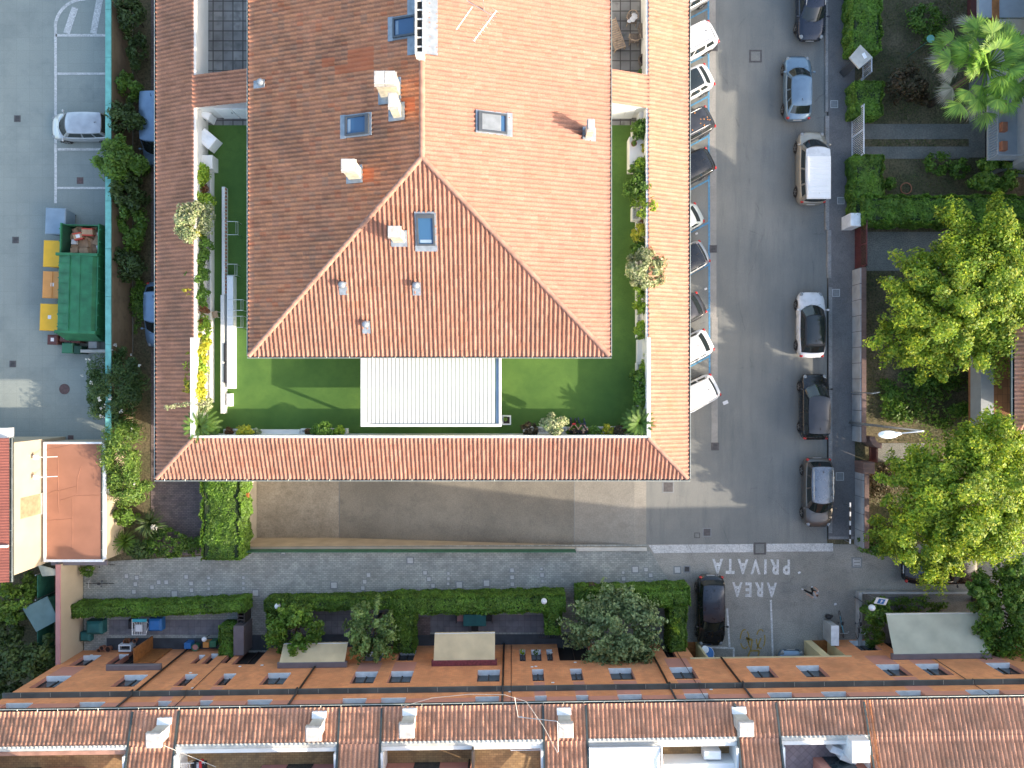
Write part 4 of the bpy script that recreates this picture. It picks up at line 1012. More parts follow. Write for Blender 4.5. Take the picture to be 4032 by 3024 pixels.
# new orange tile strip at the start of the last section
b = MB(); 
o = tiled('roof_tiles', W(T[4][1]+.36,.405,HE+.02), tuple(-RE), tuple(-RN), .46, 7.4, PR, M['tile_new'], row, seed=71, u_off=5000, amp=.07)
# flashings between sections
for u in [T[0][1]-.0,T[1][0],T[1][1],T[2][0],T[2][1],T[3][0],T[3][1],T[4][0],T[4][1]]:
    b = MB()
    for i in range(1):
        q = [(u-.05,.36,HE+.02),(u+.05,.36,HE+.02),(u+.05,-6.8,HE+.02+.33*7.16),(u-.05,-6.8,HE+.02+.33*7.16)]
        b._add(q+[(a_,b_,c_+.11) for a_,b_,c_ in q], [(0,3,2,1),(4,5,6,7),(0,1,5,4),(1,2,6,5),(2,3,7,6),(3,0,4,7)])
    rob('section_flashing', b, M['gutter'])
vt = .40-D1
ZF = 9.3
b = MB(); bw = MB(); bi = MB()
for i,(a,c) in enumerate(T):
    # mortar ridge and white coping along the cut
    P = []; b = MB(); bw = MB()
    n = int((c-a)/.1125)
    for j in range(n+1):
        u = a+(c-a)*j/n; s = .035 if j%2 else -.02
        P.append([(u,vt+.12+s,zd+.035+.06*(j%2)),(u,vt+.02,zd+.10),(u,vt-.10,zd+.09),(u,vt-.12,zd-.1)])
    b.grid(P)
    bw.bbox(a+.04, c-.04, vt-.34, vt-.13, ZF-.0, zd+.05, .01)
    for u, s in ((a,1),(c,-1)):
        rob('terrace_side_wall', MB().box(min(u+.05*s,u+.16*s), max(u+.05*s,u+.16*s), -2.69, vt-.345, ZF, zd+.30), M['whitemetal'])
    rob('mortar_edge', b, M['offwhite']); rob('terrace_coping', bw, M['white'] if i else M['clay'])
for i,(a,c) in enumerate(T):
    b = MB(); b.box(a+.06, c-.06, -6.9, vt-.1, ZF-.05, ZF); rob('terrace_floor', b, M['tanfloor'] if i < 4 else M['lilacfloor'])
pw = [(0,T[0][0],cut(300)),(1,cut(1000),T[1][1]),(2,T[2][0],cut(1855)),(4,cut(3225),T[4][1])]
for i,a,c in pw:
    b = MB(); b.box(a+.08, c-.08, -6.9, -2.72, ZF+.001, 12.0); rob('penthouse_wall', b, M['pink'] if i != 1 else M['pinkdark'])
    b = MB(); b.box(a-.05, c+.05, -7.0, -2.6, 12.0, 12.12); rob('penthouse_roof', b, M['clayred'])
    b = MB(); b.box((a+c)/2-.7, (a+c)/2+.6, -2.718, -2.68, ZF+.02, ZF+2.1); rob('terrace_door', b, M['glass'])
b = MB(); b.box(cut(2612), T[3][1]-.17, -6.9, -2.45, ZF+.001, 10.3); rob('penthouse_wall', b, M['whitemetal'])
# beyond the ridge the roof falls away again
b = MB(); b.quad((U0,-6.75,12.0),(U1,-6.75,12.0),(U1,-12.3,10.2),(U0,-12.3,10.2)); rob('rear_roof', b, M['clay'])
# chimneys on the strips
def rchim(px, py, w, d, h=1.0):
    z = 11.2
    for _ in range(20):
        u, v = ruv(px, py, z); z = HE+.33*(.40-v)+h
    b = MB(); b.box(u-w/2,u+w/2,v-d/2,v+d/2,z-h-.4,z-.25); c = rob('chimney', b, M['offwhite'])
    b = MB(); b.bbox(u-w/2-.07,u+w/2+.07,v-d/2-.1,v+d/2+.1,z-.249,z,.05); rob('cap', b, M['chimneytop'], c)
    b = MB(); zz = z-h; q=[(u-w/2-.05,v+d/2+.001,zz-.33*(d/2)),(u+w/2+.05,v+d/2+.001,zz-.33*(d/2)),(u+w/2+.05,v+d/2+.3,zz-.33*(d/2+.3)),(u-w/2-.05,v+d/2+.3,zz-.33*(d/2+.3))]
    b._add(q+[(x_,y_,z_+.14) for x_,y_,z_ in q], [(0,3,2,1),(4,5,6,7),(0,1,5,4),(1,2,6,5),(2,3,7,6),(3,0,4,7)]); rob('flashing', b, M['sill'], c)
for px,py in ((602,2918),(1232,2892),(1600,2880),(2228,2878),(2940,2874)): rchim(px, py, .62, .55, 1.15)
# downpipes
def pipe(pts, r=.045, name='downpipe', m='pipe'):
    b = MB(); b.tube([W(*fac(p,q)[:1], .06+r, fac(p,q)[1]) if False else W(fac(p,q)[0], .05+r, fac(p,q)[1]) for p,q in pts], r, 8)
    return obj(name, b, M[m], row, smooth=True)
def vpipe(px, zt=9.6, zb=0.05, r=.045, v=.09, zref=5.0):
    u = uat(px, zref); b = MB(); b.tube([W(u,v,zb),W(u,v,7.06),W(u,v+.22,7.06),W(u,v+.22,7.24),W(u,v,7.24),W(u,v,zt)], r, 8); return obj('downpipe', b, M['pipe'], row, smooth=True)
for px,zb in ((595,.05),(1212,3.3),(1981,.05),(2606,.05),(2880,2.95)): vpipe(px, zb=zb, r=.06)
for px,z0,z1 in ((800,0.1,8.6),(2715,.1,8.6),(3740,3,8.5),(2013,.1,10)): 
    u = uat(px, 5); b = MB(); b.tube([W(u,.04,z0),W(u,.04,7.0),W(u,.30,7.08),W(u,.30,7.23),W(u,.04,7.3),W(u,.04,z1)], .018, 6); obj('cable', b, M['pipe'], row)
# small round and oval wall plates
b = MB()
for px,py in ((750,2650),(758,2710),(2025,2706),(2008,2725),(2171,2571),(2110,2625),(2095,2627),(2265,2609),(2177,2689),(2800,2716),(945,2625),(360,2580),(1032,2620)):
    u,z = fac(px,py); b.ball((u,.02,z), .10,.03,.06,10,6)
rob('wall_plate', b, M['whitemetal'])
# air-conditioner shelf on the second floor
# awnings
def awning(px0, px1, u_ext, m, mc, vout, zfront=2.6, ztop=3.5, fr0=None, valance=True, lab=None):
    u0 = uat(px0, ztop); u1 = uat(px1, ztop)
    b = MB(); b.bbox(u0, u1, .0, .34, ztop-.22, ztop, .03); a = rob('awning', b, M[mc])
    if lab: a['label'] = lab
    if vout:
        ua, ub = u0+.12, u1-.12; P = []
        n = 24
        for i in range(n+1):
            u = ua+(ub-ua)*i/n; P.append([(u,.33,ztop-.05),(u,.33+(vout-.33)*.5,(ztop+zfront)/2-.06),(u,vout,zfront),(u,vout+.01,zfront-.16-.05*abs(math.sin(i*math.pi/2)))])
        b.grid(P) if False else None
        b = MB(); b.grid(P); b.grid([[ (x,y,z-.012) for x,y,z in r] for r in P]); rob('fabric', b, M[m], a)
        b = MB(); b.tube([(ua,vout,zfront),(ub,vout,zfront)], .03, 6); b.tube([(ua+.2,.3,ztop-.2),(ua+.25,vout*.6,ztop-.75),(ua+.2,vout,zfront)], .02, 6); b.tube([(ub-.2,.3,ztop-.2),(ub-.25,vout*.6,ztop-.75),(ub-.2,vout,zfront)], .02, 6); rob('arms', b, M['whitemetal'], a)
    return a
awning(416,632,0,'awning','cassette',0)
awning(1091,1365,0,'awning','cassette',1.15,lab='dark grey awning case with stained beige fabric half rolled out')
awning(1699,1957,0,'awning','cassettered',1.65,lab='peeling dark red awning case with cream fabric rolled out')
awning(3514,3906,0,'awninggrey','cassette',2.45,lab='wide grey-white awning rolled far out')
# wooden double door leaf standing open, left ground floor
ud = uat(600,0); b = MB(); b.box(ud+.02, ud+1.3, .02, .07, .05, 2.4); b.box(ud+.02,ud+.07,.07,.9,.05,2.4); rob('shutter', b, M['orangewood'])
# the pale canopy over the fourth terrace
a, c = T[3]; cz = zd+.25
b = MB(); ue = cut(2603); 
P = [[(a+.1+(ue-a-.2)*i/12, vt-.25, cz), (a+.1+(ue-a-.2)*i/12, vt-.9, cz-.05), (a+.1+(ue-a-.2)*i/12, -6.0, cz+.55)] for i in range(13)]
b.grid(P); cn = rob('canopy', b, M['whitemetal'])
b = MB(); b.tube([(a+.08,vt-.22,cz+.01),(ue-.05,vt-.22,cz+.01)], .04, 6); b.tube([(ue-.05,vt-.22,cz+.01),(ue-.02,-6,cz+.56)], .04, 6); b.tube([(a+.08,vt-.22,cz+.01),(a+.1,-6,cz+.56)], .04, 6)
for u in (a+.1, ue-.05):
    b.tube([(u,vt-.3,ZF),(u,vt-.3,cz)], .03, 6)
rob('canopy_frame', b, M['aluminium'], cn)

# the small low porch roof and railing at ground level
def house_items():
    pass
# ------------------------------------------------------------------ cars
def lerp(a,b,t): return a+(b-a)*t
def interp(x, xs, ys):
    for i in range(len(xs)-1):
        if x <= xs[i+1]: return lerp(ys[i], ys[i+1], (x-xs[i])/(xs[i+1]-xs[i]))
    return ys[-1]
PAINT = {}
def paint(name, col, metal=.3, rough=.28):
    if name not in PAINT: PAINT[name] = paint_mat(name+'_car_paint', col, metal, rough)
    return PAINT[name]
STY = {  # fractions of the length from the nose: hood end, windscreen top, roof end, rear glass bottom
 'hatch': dict(h=.21, w=.37, r=.83, b=.95, belt=.90, hood=.72, hh=.86, tail=.88, top=.70),
 'sedan': dict(h=.25, w=.41, r=.72, b=.84, belt=.88, hood=.72, hh=.86, tail=.90, top=.68),
 'estate':dict(h=.22, w=.37, r=.90, b=.965, belt=.90, hood=.74, hh=.88, tail=.90, top=.71),
 'mpv':   dict(h=.16, w=.33, r=.90, b=.97, belt=.98, hood=.80, hh=.97, tail=.97, top=.74),
 'suv':   dict(h=.21, w=.36, r=.89, b=.97, belt=1.0, hood=.86, hh=.98, tail=1.0, top=.73),
 'van':   dict(h=.13, w=.27, r=.965,b=.995,belt=1.08, hood=.88, hh=1.05, tail=1.1, top=.82)}
def car(name, label, cx, cy, head, L, Wd, H, pt, style, z0=0.0, group=None, roofmat=None, rails=None, box=False, panoramic=False, extras=None, kind='car'):
    S = STY[style]; root = thing(name, label, kind, (cx,cy,z0), R(head), group)
    hw = Wd/2; xn = L/2
    X = lambda f: xn - f*L
    P = []
    ns = 25
    for i in range(ns):
        s = -1+2*i/(ns-1); s = math.copysign(abs(s)**.8, s); x = xn*s*.995
        e = max(0, (abs(s)-.72)/.28)
        w = hw*(1-.05*abs(s)**2 - .25*e**2.6); 
        f = (xn-x)/L
        top = interp(f, [0,.03,.10,S['h'],S['w'],S['b']-.06,S['b'],1.0], [S['hood']-.17,S['hood']-.05,S['hood']+.03,S['hh'],S['belt']+.02,S['belt']+.03,S['tail'],S['tail']-.14])
        zl = .20+.12*e**2; mid = lerp(zl, top, .55)
        h = [(0,zl),(w*.82,zl),(w*.95,zl+.07),(w,mid-.08),(w*.995,mid+.07),(w*.965,top-.07),(w*.90,top-.005),(w*.55,top+.035),(0,top+.05)]
        ring = h + [(-y,z) for y,z in h[-2:0:-1]]
        P.append([(x,y,z) for y,z in ring] + [(x,h[0][0],h[0][1])])
    b = MB(); b.grid(P); b.poly([q for q in P[0][:-1]][::-1]); b.poly(P[-1][:-1])
    body = obj('body', b, pt, root, local=True, smooth=True)
    # greenhouse
    bz = S['belt']-.03; tz = H-.10
    xf0, xf1, xr1, xr0 = X(S['h']-.01), X(S['w']), X(S['r']), X(S['b'])
    wb, wt = hw*.91, hw*(S['top']+.055)
    def outline(h, side, s):
        """side: front/left/rear/right, s 0..1 along it, h 0..1 up"""
        xf = lerp(xf0,xf1,h); xr = lerp(xr0,xr1,h); w = lerp(wb,wt,h**.9); z = lerp(bz,tz,h)
        c = .10+.12*(1-h)
        fr = lambda t: xf - c*abs(2*t-1)**2.2*1.6
        rr = lambda t: xr + (.05+.05*(1-h))*abs(2*t-1)**2.5
        wl = lambda x: w*(1-.10*((x-(xf+xr)/2)/((xf-xr)/2))**2*.8)
        xfc, xrc = fr(0), rr(0)
        if side == 'front': y = lerp(-1,1,s)*wl(xfc); return (fr(s), y, z + .02*(1-(2*s-1)**2))
        if side == 'rear': y = lerp(-1,1,s)*wl(xrc); return (rr(s), y, z)
        x = lerp(xfc, xrc, s); y = wl(x)*(1 if side=='left' else -1)
        return (x, y, z)
    b = MB(); nh = 7
    for side in ('front','left','rear','right'):
        b.grid([[outline(j/(nh-1), side, i/12) for j in range(nh)] for i in range(13)])
    P = []
    for i in range(15):
        s = i/14; f = outline(1,'front',s); r = outline(1,'rear',s); row_ = []
        for j in range(17):
            t = j/16; x = lerp(f[0], r[0], t); y = lerp(f[1], r[1], t)
            yy = lerp(-1,1,s)*lerp(abs(outline(1,'left',t)[1]), abs(outline(1,'left',t)[1]), 0)
            z = tz + (H-tz)*(1-abs(2*s-1)**3)*(1-abs(2*t-1)**4)
            row_.append((x, yy, z))
        P.append(row_)
    cab = obj('cabin_shell', b, M['blackplastic'] if panoramic == 2 else pt, root, local=True, smooth=True)
    b = MB(); b.grid(P); roof = obj('roof', b, roofmat or pt, root, local=True, smooth=True)
    def pane(nm, side, s0, s1, h0, h1, off=.008, mat=None):
        n_ = {'front':Vector((.75,0,.66)),'rear':Vector((-.75,0,.5)),'left':Vector((0,.9,.4)),'right':Vector((0,-.9,.4))}[side]
        b = MB(); Q = []
        for i in range(9):
            s = lerp(s0,s1,i/8); Q.append([tuple(Vector(outline(lerp(h0,h1,j/5),side,s))+n_*off) for j in range(6)])
        b.grid(Q); return obj(nm, b, mat or M['carglass'], root, local=True, smooth=True)
    pane('windscreen','front',.05,.95,.03,.93); pane('rear_window','rear',.07,.93,.18,.92)
    for side in ('left','right'):
        pane('side_window',side,.07,.40,.10,.88); pane('side_window',side,.44,.70,.10,.88)
        pane('side_window',side,.74,.93,.16,.86)
    if panoramic:
        b = MB(); Q = []
        for i in range(1,14): Q.append([(x,y,z+.008) for x,y,z in P[i][0:16]])
        b.grid(Q); obj('glass_roof', b, M['carglass'], root, local=True, smooth=True)
    # wheels
    wr = .31 if style not in ('suv','van') else .33
    for sx in (xn-.19*L, -xn+.19*L):
        for sy in (1,-1):
            yo = sy*(hw*(1-.02)-.10)
            b = MB(); b.lathe([(wr*.6,-.11),(wr*.97,-.10),(wr,-.06),(wr,.06),(wr*.97,.10),(wr*.62,.11)], (sx, yo, wr), 22, axis='Y'); wh = obj('wheel', b, M['tyre'], root, local=True, smooth=True)
            b = MB(); yy = yo+sy*.105
            b.lathe([(.01,-.012),(wr*.62,-.012),(wr*.60,.012),(.01,.012)], (sx, yy-sy*.02, wr), 18, axis='Y')
            for k in range(5):
                a = k*2*math.pi/5; b.box(-.03,.03,-.012,.014,0,wr*.62, Matrix.Translation((sx,yy+sy*.002,wr)) @ Matrix.Rotation(a,4,'Y'))
            obj('rim', b, M['rim'], wh, local=True)
            # arch lip
            b = MB(); b.tube([(sx+math.cos(t)*(wr+.05), sy*(hw*.985), wr+math.sin(t)*(wr+.05)) for t in [math.pi*k/10 for k in range(11)]], .028, 6); obj('arch_trim', b, M['blackplastic'], root, local=True, smooth=True)
    for sy in (1,-1):
        b = MB(); b.ball((xn-.19, sy*hw*.70, S['hood']-.07), .17,.13,.07, 10, 6); obj('headlight', b, M['headlight'], root, local=True, smooth=True)
        b = MB(); b.ball((-xn+.10, sy*hw*.76, S['tail']-.14), .09,.11,.12, 10, 6); obj('taillight', b, M['taillight'], root, local=True, smooth=True)
        b = MB(); mx = X(S['h']+.07); b.ball((mx, sy*(hw+.07), S['belt']+.06), .07,.10,.07, 10, 6); b.tube([(mx,sy*(hw*.85),S['belt']),(mx,sy*(hw+.04),S['belt']+.04)], .02, 5); obj('mirror', b, pt, root, local=True, smooth=True)
        b = MB(); b.box(X(.55)-.09,X(.55)+.09, sy*(hw+.0)-.012, sy*hw+.014, S['belt']-.19, S['belt']-.16); obj('door_handle', b, pt, root, local=True)
    obj('number_plate', MB().box(xn-.035, xn+.006, -.26,.26,.40,.51), M['paper'], root, local=True); obj('number_plate', MB().box(-xn-.006,-xn+.035,-.26,.26,.55,.66), M['paper'], root, local=True)
    b = MB(); b.bbox(xn-.06, xn+.012, -hw*.55, hw*.55, S['hood']-.24, S['hood']-.13, .01); obj('grille', b, M['blackplastic'], root, local=True)
    obj('wiper', MB().tube([(xf0+.02,-.5,bz+.07),(xf0-.16,.05,bz+.16)], .008, 4), M['blackplastic'], root, local=True); obj('wiper', MB().tube([(xf0+.02,.05,bz+.09),(xf0-.16,.58,bz+.15)], .008, 4), M['blackplastic'], root, local=True)
    b = MB(); b.tube([(xr1+.35,0,H-.03),(xr1+.22,0,H+.06)], .012, 5); b.ball((xr1+.35,0,H-.01),.04,.025,.02,8,5); obj('aerial', b, M['blackplastic'], root, local=True)
    if rails:
        for sy in (1,-1):
            b = MB(); b.tube([(xf1-.12,sy*wt*.86,tz+.03),(xf1-.3,sy*wt*.86,H+.0),(xr1+.35,sy*wt*.86,H+.0),(xr1+.12,sy*wt*.84,tz+.03)], .022, 6); obj('roof_rail', b, M[rails], root, local=True, smooth=True)
    if box:   # ribbed raised roof panel of the delivery van
        b = MB(); b.bbox(xr1-.10, xf1-.62, -wb*.90, wb*.90, H-.06, H+.035, .03)
        n = 17; l = (xf1-.62)-(xr1-.10)-.12
        for i in range(n):
            x = xr1-.04+i*l/n; b.bbox(x, x+l/n-.045, -wb*.84, wb*.84, H+.035, H+.06, .015)
        obj('ribbed_roof_panel', b, M['whitemetal'], root, local=True)
    if extras: extras(root, H, S)
    return root
mt = .3
wh_ = paint('white', (.60,.62,.64), 0, .25); blk = paint('black', (.012,.013,.015), .2, .22)
silver = paint('silver', (.50,.51,.52), .6, .3); navy = paint('dark_navy', (.018,.026,.045), .4, .25); bgy = paint('blue_grey', (.16,.24,.32), .55, .3)
champ = paint('champagne', (.36,.33,.28), .45, .32); brown = paint('grey_brown', (.12,.11,.10), .5, .28); dgrey = paint('dark_grey', (.05,.053,.06), .4, .3)
lblue = paint('pale_blue', (.20,.30,.42), .5, .3); oldg = paint('pale_grey_green', (.42,.46,.44), .1, .45); char = paint('charcoal', (.045,.045,.05), .3, .3)
# kerbside cars on the right of the street
KG = 'cars parked along the right kerb'
car('parked_car','dark navy estate car at the top edge of the street, nose pointing down the picture',18.95,24.1,-90,4.55,1.80,1.45,navy,'estate',rails='aluminium',group=KG)
car('parked_car','blue-grey hatchback above the white van, its red tail lights in the strip of sunlight',18.1,18.75,90,4.05,1.72,1.45,bgy,'hatch',group=KG)
car('parked_car','white-roofed champagne van with a ribbed roof panel',18.95,13.65,90,4.55,1.80,1.84,champ,'van',roofmat=wh_,box=True,group=KG,kind='van')
car('parked_car','white hatchback with a black glass roof in mid street by the brick coped wall',18.95,3.75,90,4.15,1.74,1.46,wh_,'hatch',panoramic=2,roofmat=M['blackplastic'],group=KG)
car('parked_car','black people carrier with silver hubcaps between the white hatchback and the grey-brown car',19.15,-1.45,90,4.15,1.74,1.60,blk,'mpv',group=KG,roofmat=char)
car('parked_car','grey-brown car with bright silver roof rails just above the white entry band',19.35,-6.85,-90,4.35,1.80,1.60,brown,'suv',rails='aluminium',group=KG,roofmat=paint('greyroof',(.2,.22,.25),.5,.25))
# private area
car('parked_car','black estate car beside the AREA PRIVATA lettering',12.6,-14.35,-90,4.45,1.78,1.45,blk,'estate',extras=None,roofmat=paint('bluish_black',(.03,.04,.055),.4,.25))
car('parked_car','black car half hidden under the big tree at the lower right',27.2,-11.75,0,4.75,1.85,1.45,blk,'sedan',rails='aluminium')
car('parked_car','silver-blue car whose nose pokes out of the portico',17.75,-19.0,90,4.2,1.74,1.48,bgy,'hatch')
# car park and side path
car('parked_car','silver people carrier in a marked bay of the left car park',-27.15,16.25,180,3.95,1.70,1.62,silver,'mpv')
car('parked_car','pale blue van half hidden under the left eave, upper one of two',-22.35,16.1,-90,4.5,1.82,1.75,lblue,'van',kind='van')
car('parked_car','blue-grey hatchback half hidden under the left eave, lower one of two',-22.35,4.4,-90,4.1,1.74,1.48,lblue,'hatch')
# the row of angled cars under the right eave
AG = 'cars parked at an angle under the right eave'
def leavesontop(root, H, S):
    b = MB(); rng = random.Random(3)
    for i in range(26):
        x, y = rng.uniform(-1.8,.4), rng.uniform(-.5,.5); b.cbox(x,y,H-.02,.07,.05,.02,rng.uniform(0,3))
    obj('fallen_leaves', b, M['orange'], root, local=True)
ang = [(2785,-58,4.3,1.76,1.45,silver,'estate','silver estate car cut by the top edge, first of the angled row',{}),
 (2806,126,4.6,1.84,1.68,wh_,'suv','big white car with a plain white roof, second from the top of the angled row',dict(rails='aluminium')),
 (2792,291,4.4,1.80,1.50,wh_,'hatch','white car with a black glass roof in the angled row',dict(panoramic=True)),
 (2794,458,4.5,1.78,1.50,dgrey,'estate','dark grey car with orange fallen leaves on its roof in the angled row',dict(extras=leavesontop,rails='aluminium')),
 (2796,622,4.5,1.80,1.50,blk,'estate','glossy black car with red tail lights below the leaf-strewn car in the angled row',{}),
 (2752,836,3.9,1.60,1.42,oldg,'hatch','old boxy pale grey-green car in the angled row, mostly under the eave',{}),
 (2771,990,4.4,1.80,1.62,silver,'suv','silver car with a black roof in the angled row beside the street drain',dict(roofmat=blk)),
 (2760,1190,4.2,1.75,1.48,char,'hatch','charcoal hatchback in the angled row, only its tail out from the eave',{}),
 (2790,1337,4.4,1.80,1.50,wh_,'hatch','white car with dark side windows, second from the bottom of the angled row',{}),
 (2815,1515,4.5,1.82,1.50,wh_,'estate','white car at the bottom end of the angled row',{})]
for px,py,L,Wd,H,pt,st,lab,kw in ang:
    a = R(27.5); x,y = G(px,py,.8); rc = Vector((x,y)) - Vector((math.cos(a),math.sin(a)))*(L/2-.12)
    car('parked_car', lab, rc.x, rc.y, 207.5, L, Wd, H, pt, st, group=AG, **kw)
# ------------------------------------------------------------------ left side: wall, container, bins, buildings
t = thing('boundary_wall', 'long tan block wall with a turquoise coping between the car park and the side path', 'wall', (-24.4, 10, 0))
b = MB(); b.box(-24.55,-24.38,-3.4,60,0,2.62); obj('wall', b, M['tanbrick'], t)
b = MB()
for i in range(22): b.bbox(-24.64,-24.29,-3.4+i*2.9,-3.4+(i+1)*2.9-.015,2.62,2.70,.01)
obj('coping', b, M['teal'], t)
def box_thing(name, label, cat, mat, x0,x1,y0,y1,z0,z1, group=None, bev=.02):
    o = obj(name, MB().bbox(x0,x1,y0,y1,z0,z1,bev), mat); return tag(o, label, cat, group)
# waste container
cx0,cx1,cy0,cy1 = -27.75,-25.35,2.95,9.85; t = thing('waste_container', 'long green waste container with an open end full of cardboard', 'container', ((cx0+cx1)/2,(cy0+cy1)/2,0), R(-1.4))
hx = (cx1-cx0)/2; hy = (cy1-cy0)/2; H = 2.3; ly = 1.95-hy+3.2
yo = hy-1.95
b = MB(); b.box(-hx,-hx+.08,-hy+.1,hy,.15,H-.08); b.box(hx-.08,hx,-hy+.1,hy,.15,H-.08); b.box(-hx+.08,hx-.08,-hy+.1,hy,.15,.22); b.box(-hx+.08,hx-.08,hy-.06,hy,.15,H-.5)
for k in range(9): 
    for s in (-1,1): y=-hy+.5+k*.75; b.box(s*hx-(.07 if s<0 else -.0)-.0, s*hx+(.07 if s>0 else 0), y, y+.08, .2, H-.1)
obj('body', b, M['skipgreen'], t, local=True)
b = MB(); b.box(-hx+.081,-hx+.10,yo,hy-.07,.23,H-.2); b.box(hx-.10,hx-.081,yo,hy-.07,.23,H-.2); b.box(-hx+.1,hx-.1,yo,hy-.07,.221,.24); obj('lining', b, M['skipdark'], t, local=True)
b = MB()
for (xa,xb,za,zb) in ((-hx+.02,-.42,H-.03,H+.1),(-.42,.22,H+.10,H+.13),(.22,hx-.28,H+.12,H+.06),(hx-.28,hx-.02,H+.06,H-.25)):
    b.grid([[(xa,-hy+.30,za),(xa,yo,za)],[(xb,-hy+.30,zb),(xb,yo,zb)]])
for x in (-.42,.22): b.box(x-.015,x+.015,-hy+.3,yo,H+.10,H+.15)
for k in range(7): y=-hy+.7+k*.62; b.box(-hx+.05,hx-.3,y,y+.03,H+.05,H+.085)
obj('lid', b, M['skipgreen'], t, local=True)
b = MB(); b.bbox(-hx-.12,hx+.05,yo-.08,yo+.10,H-.1,H+.14,.03); b.bbox(-hx-.10,hx+.02,-hy+.12,-hy+.32,H-.15,H+.12,.03)
b._add([(-hx-.05,-hy+.13,H-.02),(hx-.1,-hy+.13,H-.05),(hx-.1,-hy-.25,H-.9),(-hx+.05,-hy-.25,H-.9)],[(0,1,2,3)]); b.box(-hx+.05,hx-.1,-hy-.25,-hy+.1,.2,H-.9)
obj('frame', b, M['skipgreen'], t, local=True)
rng = random.Random(5); m4 = Matrix.Translation(t.location) @ Matrix.Rotation(R(-1.4),4,'Z')
CB = 'cardboard boxes thrown in the green container'
labs = ['red-printed brown box at the top of the cardboard heap','small brown box with a white label left in the heap','large flattened carton in the middle of the heap','printed carton at the lower edge of the heap','brown carton at the lower left of the heap','pale carton at the right edge of the heap','white paper box at the far right of the heap','narrow carton standing at the upper left of the heap','brown carton under the middle of the heap','crushed white box beside the left wall of the container','small carton at the upper right of the heap','opened carton flap between the two red-printed boxes']
spec = [(.25,.55,.62,.45,.4,0,'card'),(-.35,.25,.5,.42,.35,15,'card'),(.25,-.15,.95,.6,.12,-30,'card'),(.15,-.62,.62,.38,.35,3,'card'),(-.65,-.62,.45,.36,.35,8,'card'),(.75,.0,.4,.6,.3,-15,'card'),(.85,-.45,.3,.55,.3,12,'paper'),(-.55,.6,.2,.45,.3,35,'card'),(-.1,-.25,.7,.5,.2,20,'card'),(-.75,-.05,.35,.3,.15,0,'paper'),(.85,.5,.28,.2,.2,5,'paper'),(-.05,.05,.5,.3,.1,55,'card')]
for i,(x,y,sx,sy,sz,an,mm) in enumerate(spec):
    p = m4 @ Vector((x, yo+.97+y, 0)); z0 = 1.25+.12*rng.random()+(.25 if i in (0,1,3) else 0)
    o = obj('cardboard_box', MB().box(-sx/2,sx/2,-sy/2,sy/2,0,sz), M[mm]); o.location=(p.x,p.y,z0); o.rotation_euler=(R(rng.uniform(-14,14)),R(rng.uniform(-14,14)),R(an)); tag(o, labs[i], 'box', CB)
    if i in (0,1):
        q = obj('printed_band', MB().box(-sx/2-.003,sx/2+.003,-sy/2-.003,-sy/2+.07,-.0,sz+.004).box(-sx/2-.003,sx/2+.003,sy/2-.07,sy/2+.003,0,sz+.004), M['redtape'], o, local=True)
    if i == 1: obj('paper_label', MB().box(-.1,.12,-.1,.1,sz,sz+.006), M['paper'], o, local=True)
b = MB(); b.box(-1.05,1.05,-.85,.85,0,.2); 
for i in range(26):
    x,y = rng.uniform(-.95,.95), rng.uniform(-.85,.85); b.cbox(x,y,.25+rng.random()*.25,rng.uniform(.2,.5),rng.uniform(.15,.4),.04,rng.uniform(0,3))
o = obj('cardboard_heap', b, M['card']); p = m4 @ Vector((0,yo+.97,0)); o.location=(p.x,p.y,.95); tag(o,'loose torn cardboard filling the green container','cardboard',kind='stuff')
def big_bin(name, label, px0, px1, py0, py1, h, mat, matdk=None, sticker=True, ridge=False, rz=2):
    x0,y1 = G(px0,py0,h); x1,y0 = G(px1,py1,h); cx,cy=(x0+x1)/2,(y0+y1)/2; sx,sy=x1-x0,y1-y0
    t = thing(name, label, 'bin', (cx,cy,0), R(-rz), 'wheeled bins round the green container')
    b = MB(); lo=[(-sx*.42,-sy*.44),(sx*.42,-sy*.44),(sx*.42,sy*.44),(-sx*.42,sy*.44)]; 
    b._add([(x,y,.14) for x,y in lo]+[(x*1.12,y*1.08,h-.12) for x,y in lo],[(0,3,2,1),(4,5,6,7),(0,1,5,4),(1,2,6,5),(2,3,7,6),(3,0,4,7)]); obj('body', b, mat, t, local=True)
    b = MB(); b.bbox(-sx/2,sx/2,-sy/2,sy/2,h-.12,h-.02,.05); 
    if ridge: b.bbox(-.03,.03,-sy/2+.02,sy/2-.02,h-.02,h+.02,.01)
    lid = obj('lid', b, matdk or mat, t, local=True)
    for sxx in (-1,1):
        for syy in (-1,1): obj('wheel', MB().lathe([(.07,-.03),(.08,0),(.07,.03)],(sxx*sx*.36,syy*sy*.4,.08),10,axis='Y'), M['tyre'], t, local=True)
    if sticker: obj('sticker', MB().box(-.08,.12,-.1,.12,h-.018,h-.012), M['paper'], lid, local=True)
    return t
big_bin('wheeled_bin','blue-grey wheeled bin at the top end of the green container',176,256,818,922,1.35,M['bluegrey'],sticker=False)
big_bin('wheeled_bin','yellow wheeled bin without a sticker, just below the blue-grey one',168,246,946,1051,1.3,M['yellow'],sticker=False)
big_bin('wheeled_bin','orange wheeled bin with a raised ridge on its lid',165,243,1068,1174,1.3,M['orange'],ridge=True)
big_bin('wheeled_bin','yellow wheeled bin with a white sticker on its lid',154,232,1196,1302,1.3,M['yellow'])
big_bin('wheeled_bin','brown bin with a white sticker at the lower left of the container',184,224,1318,1357,.95,M['brownbin'])
big_bin('wheeled_bin','brown bin tucked under the end of the green container',233,275,1310,1345,.95,M['brownbin'])
big_bin('wheeled_bin','dark brown bin between the container end and the turquoise wall',277,312,1318,1350,.9,M['brownbin'])
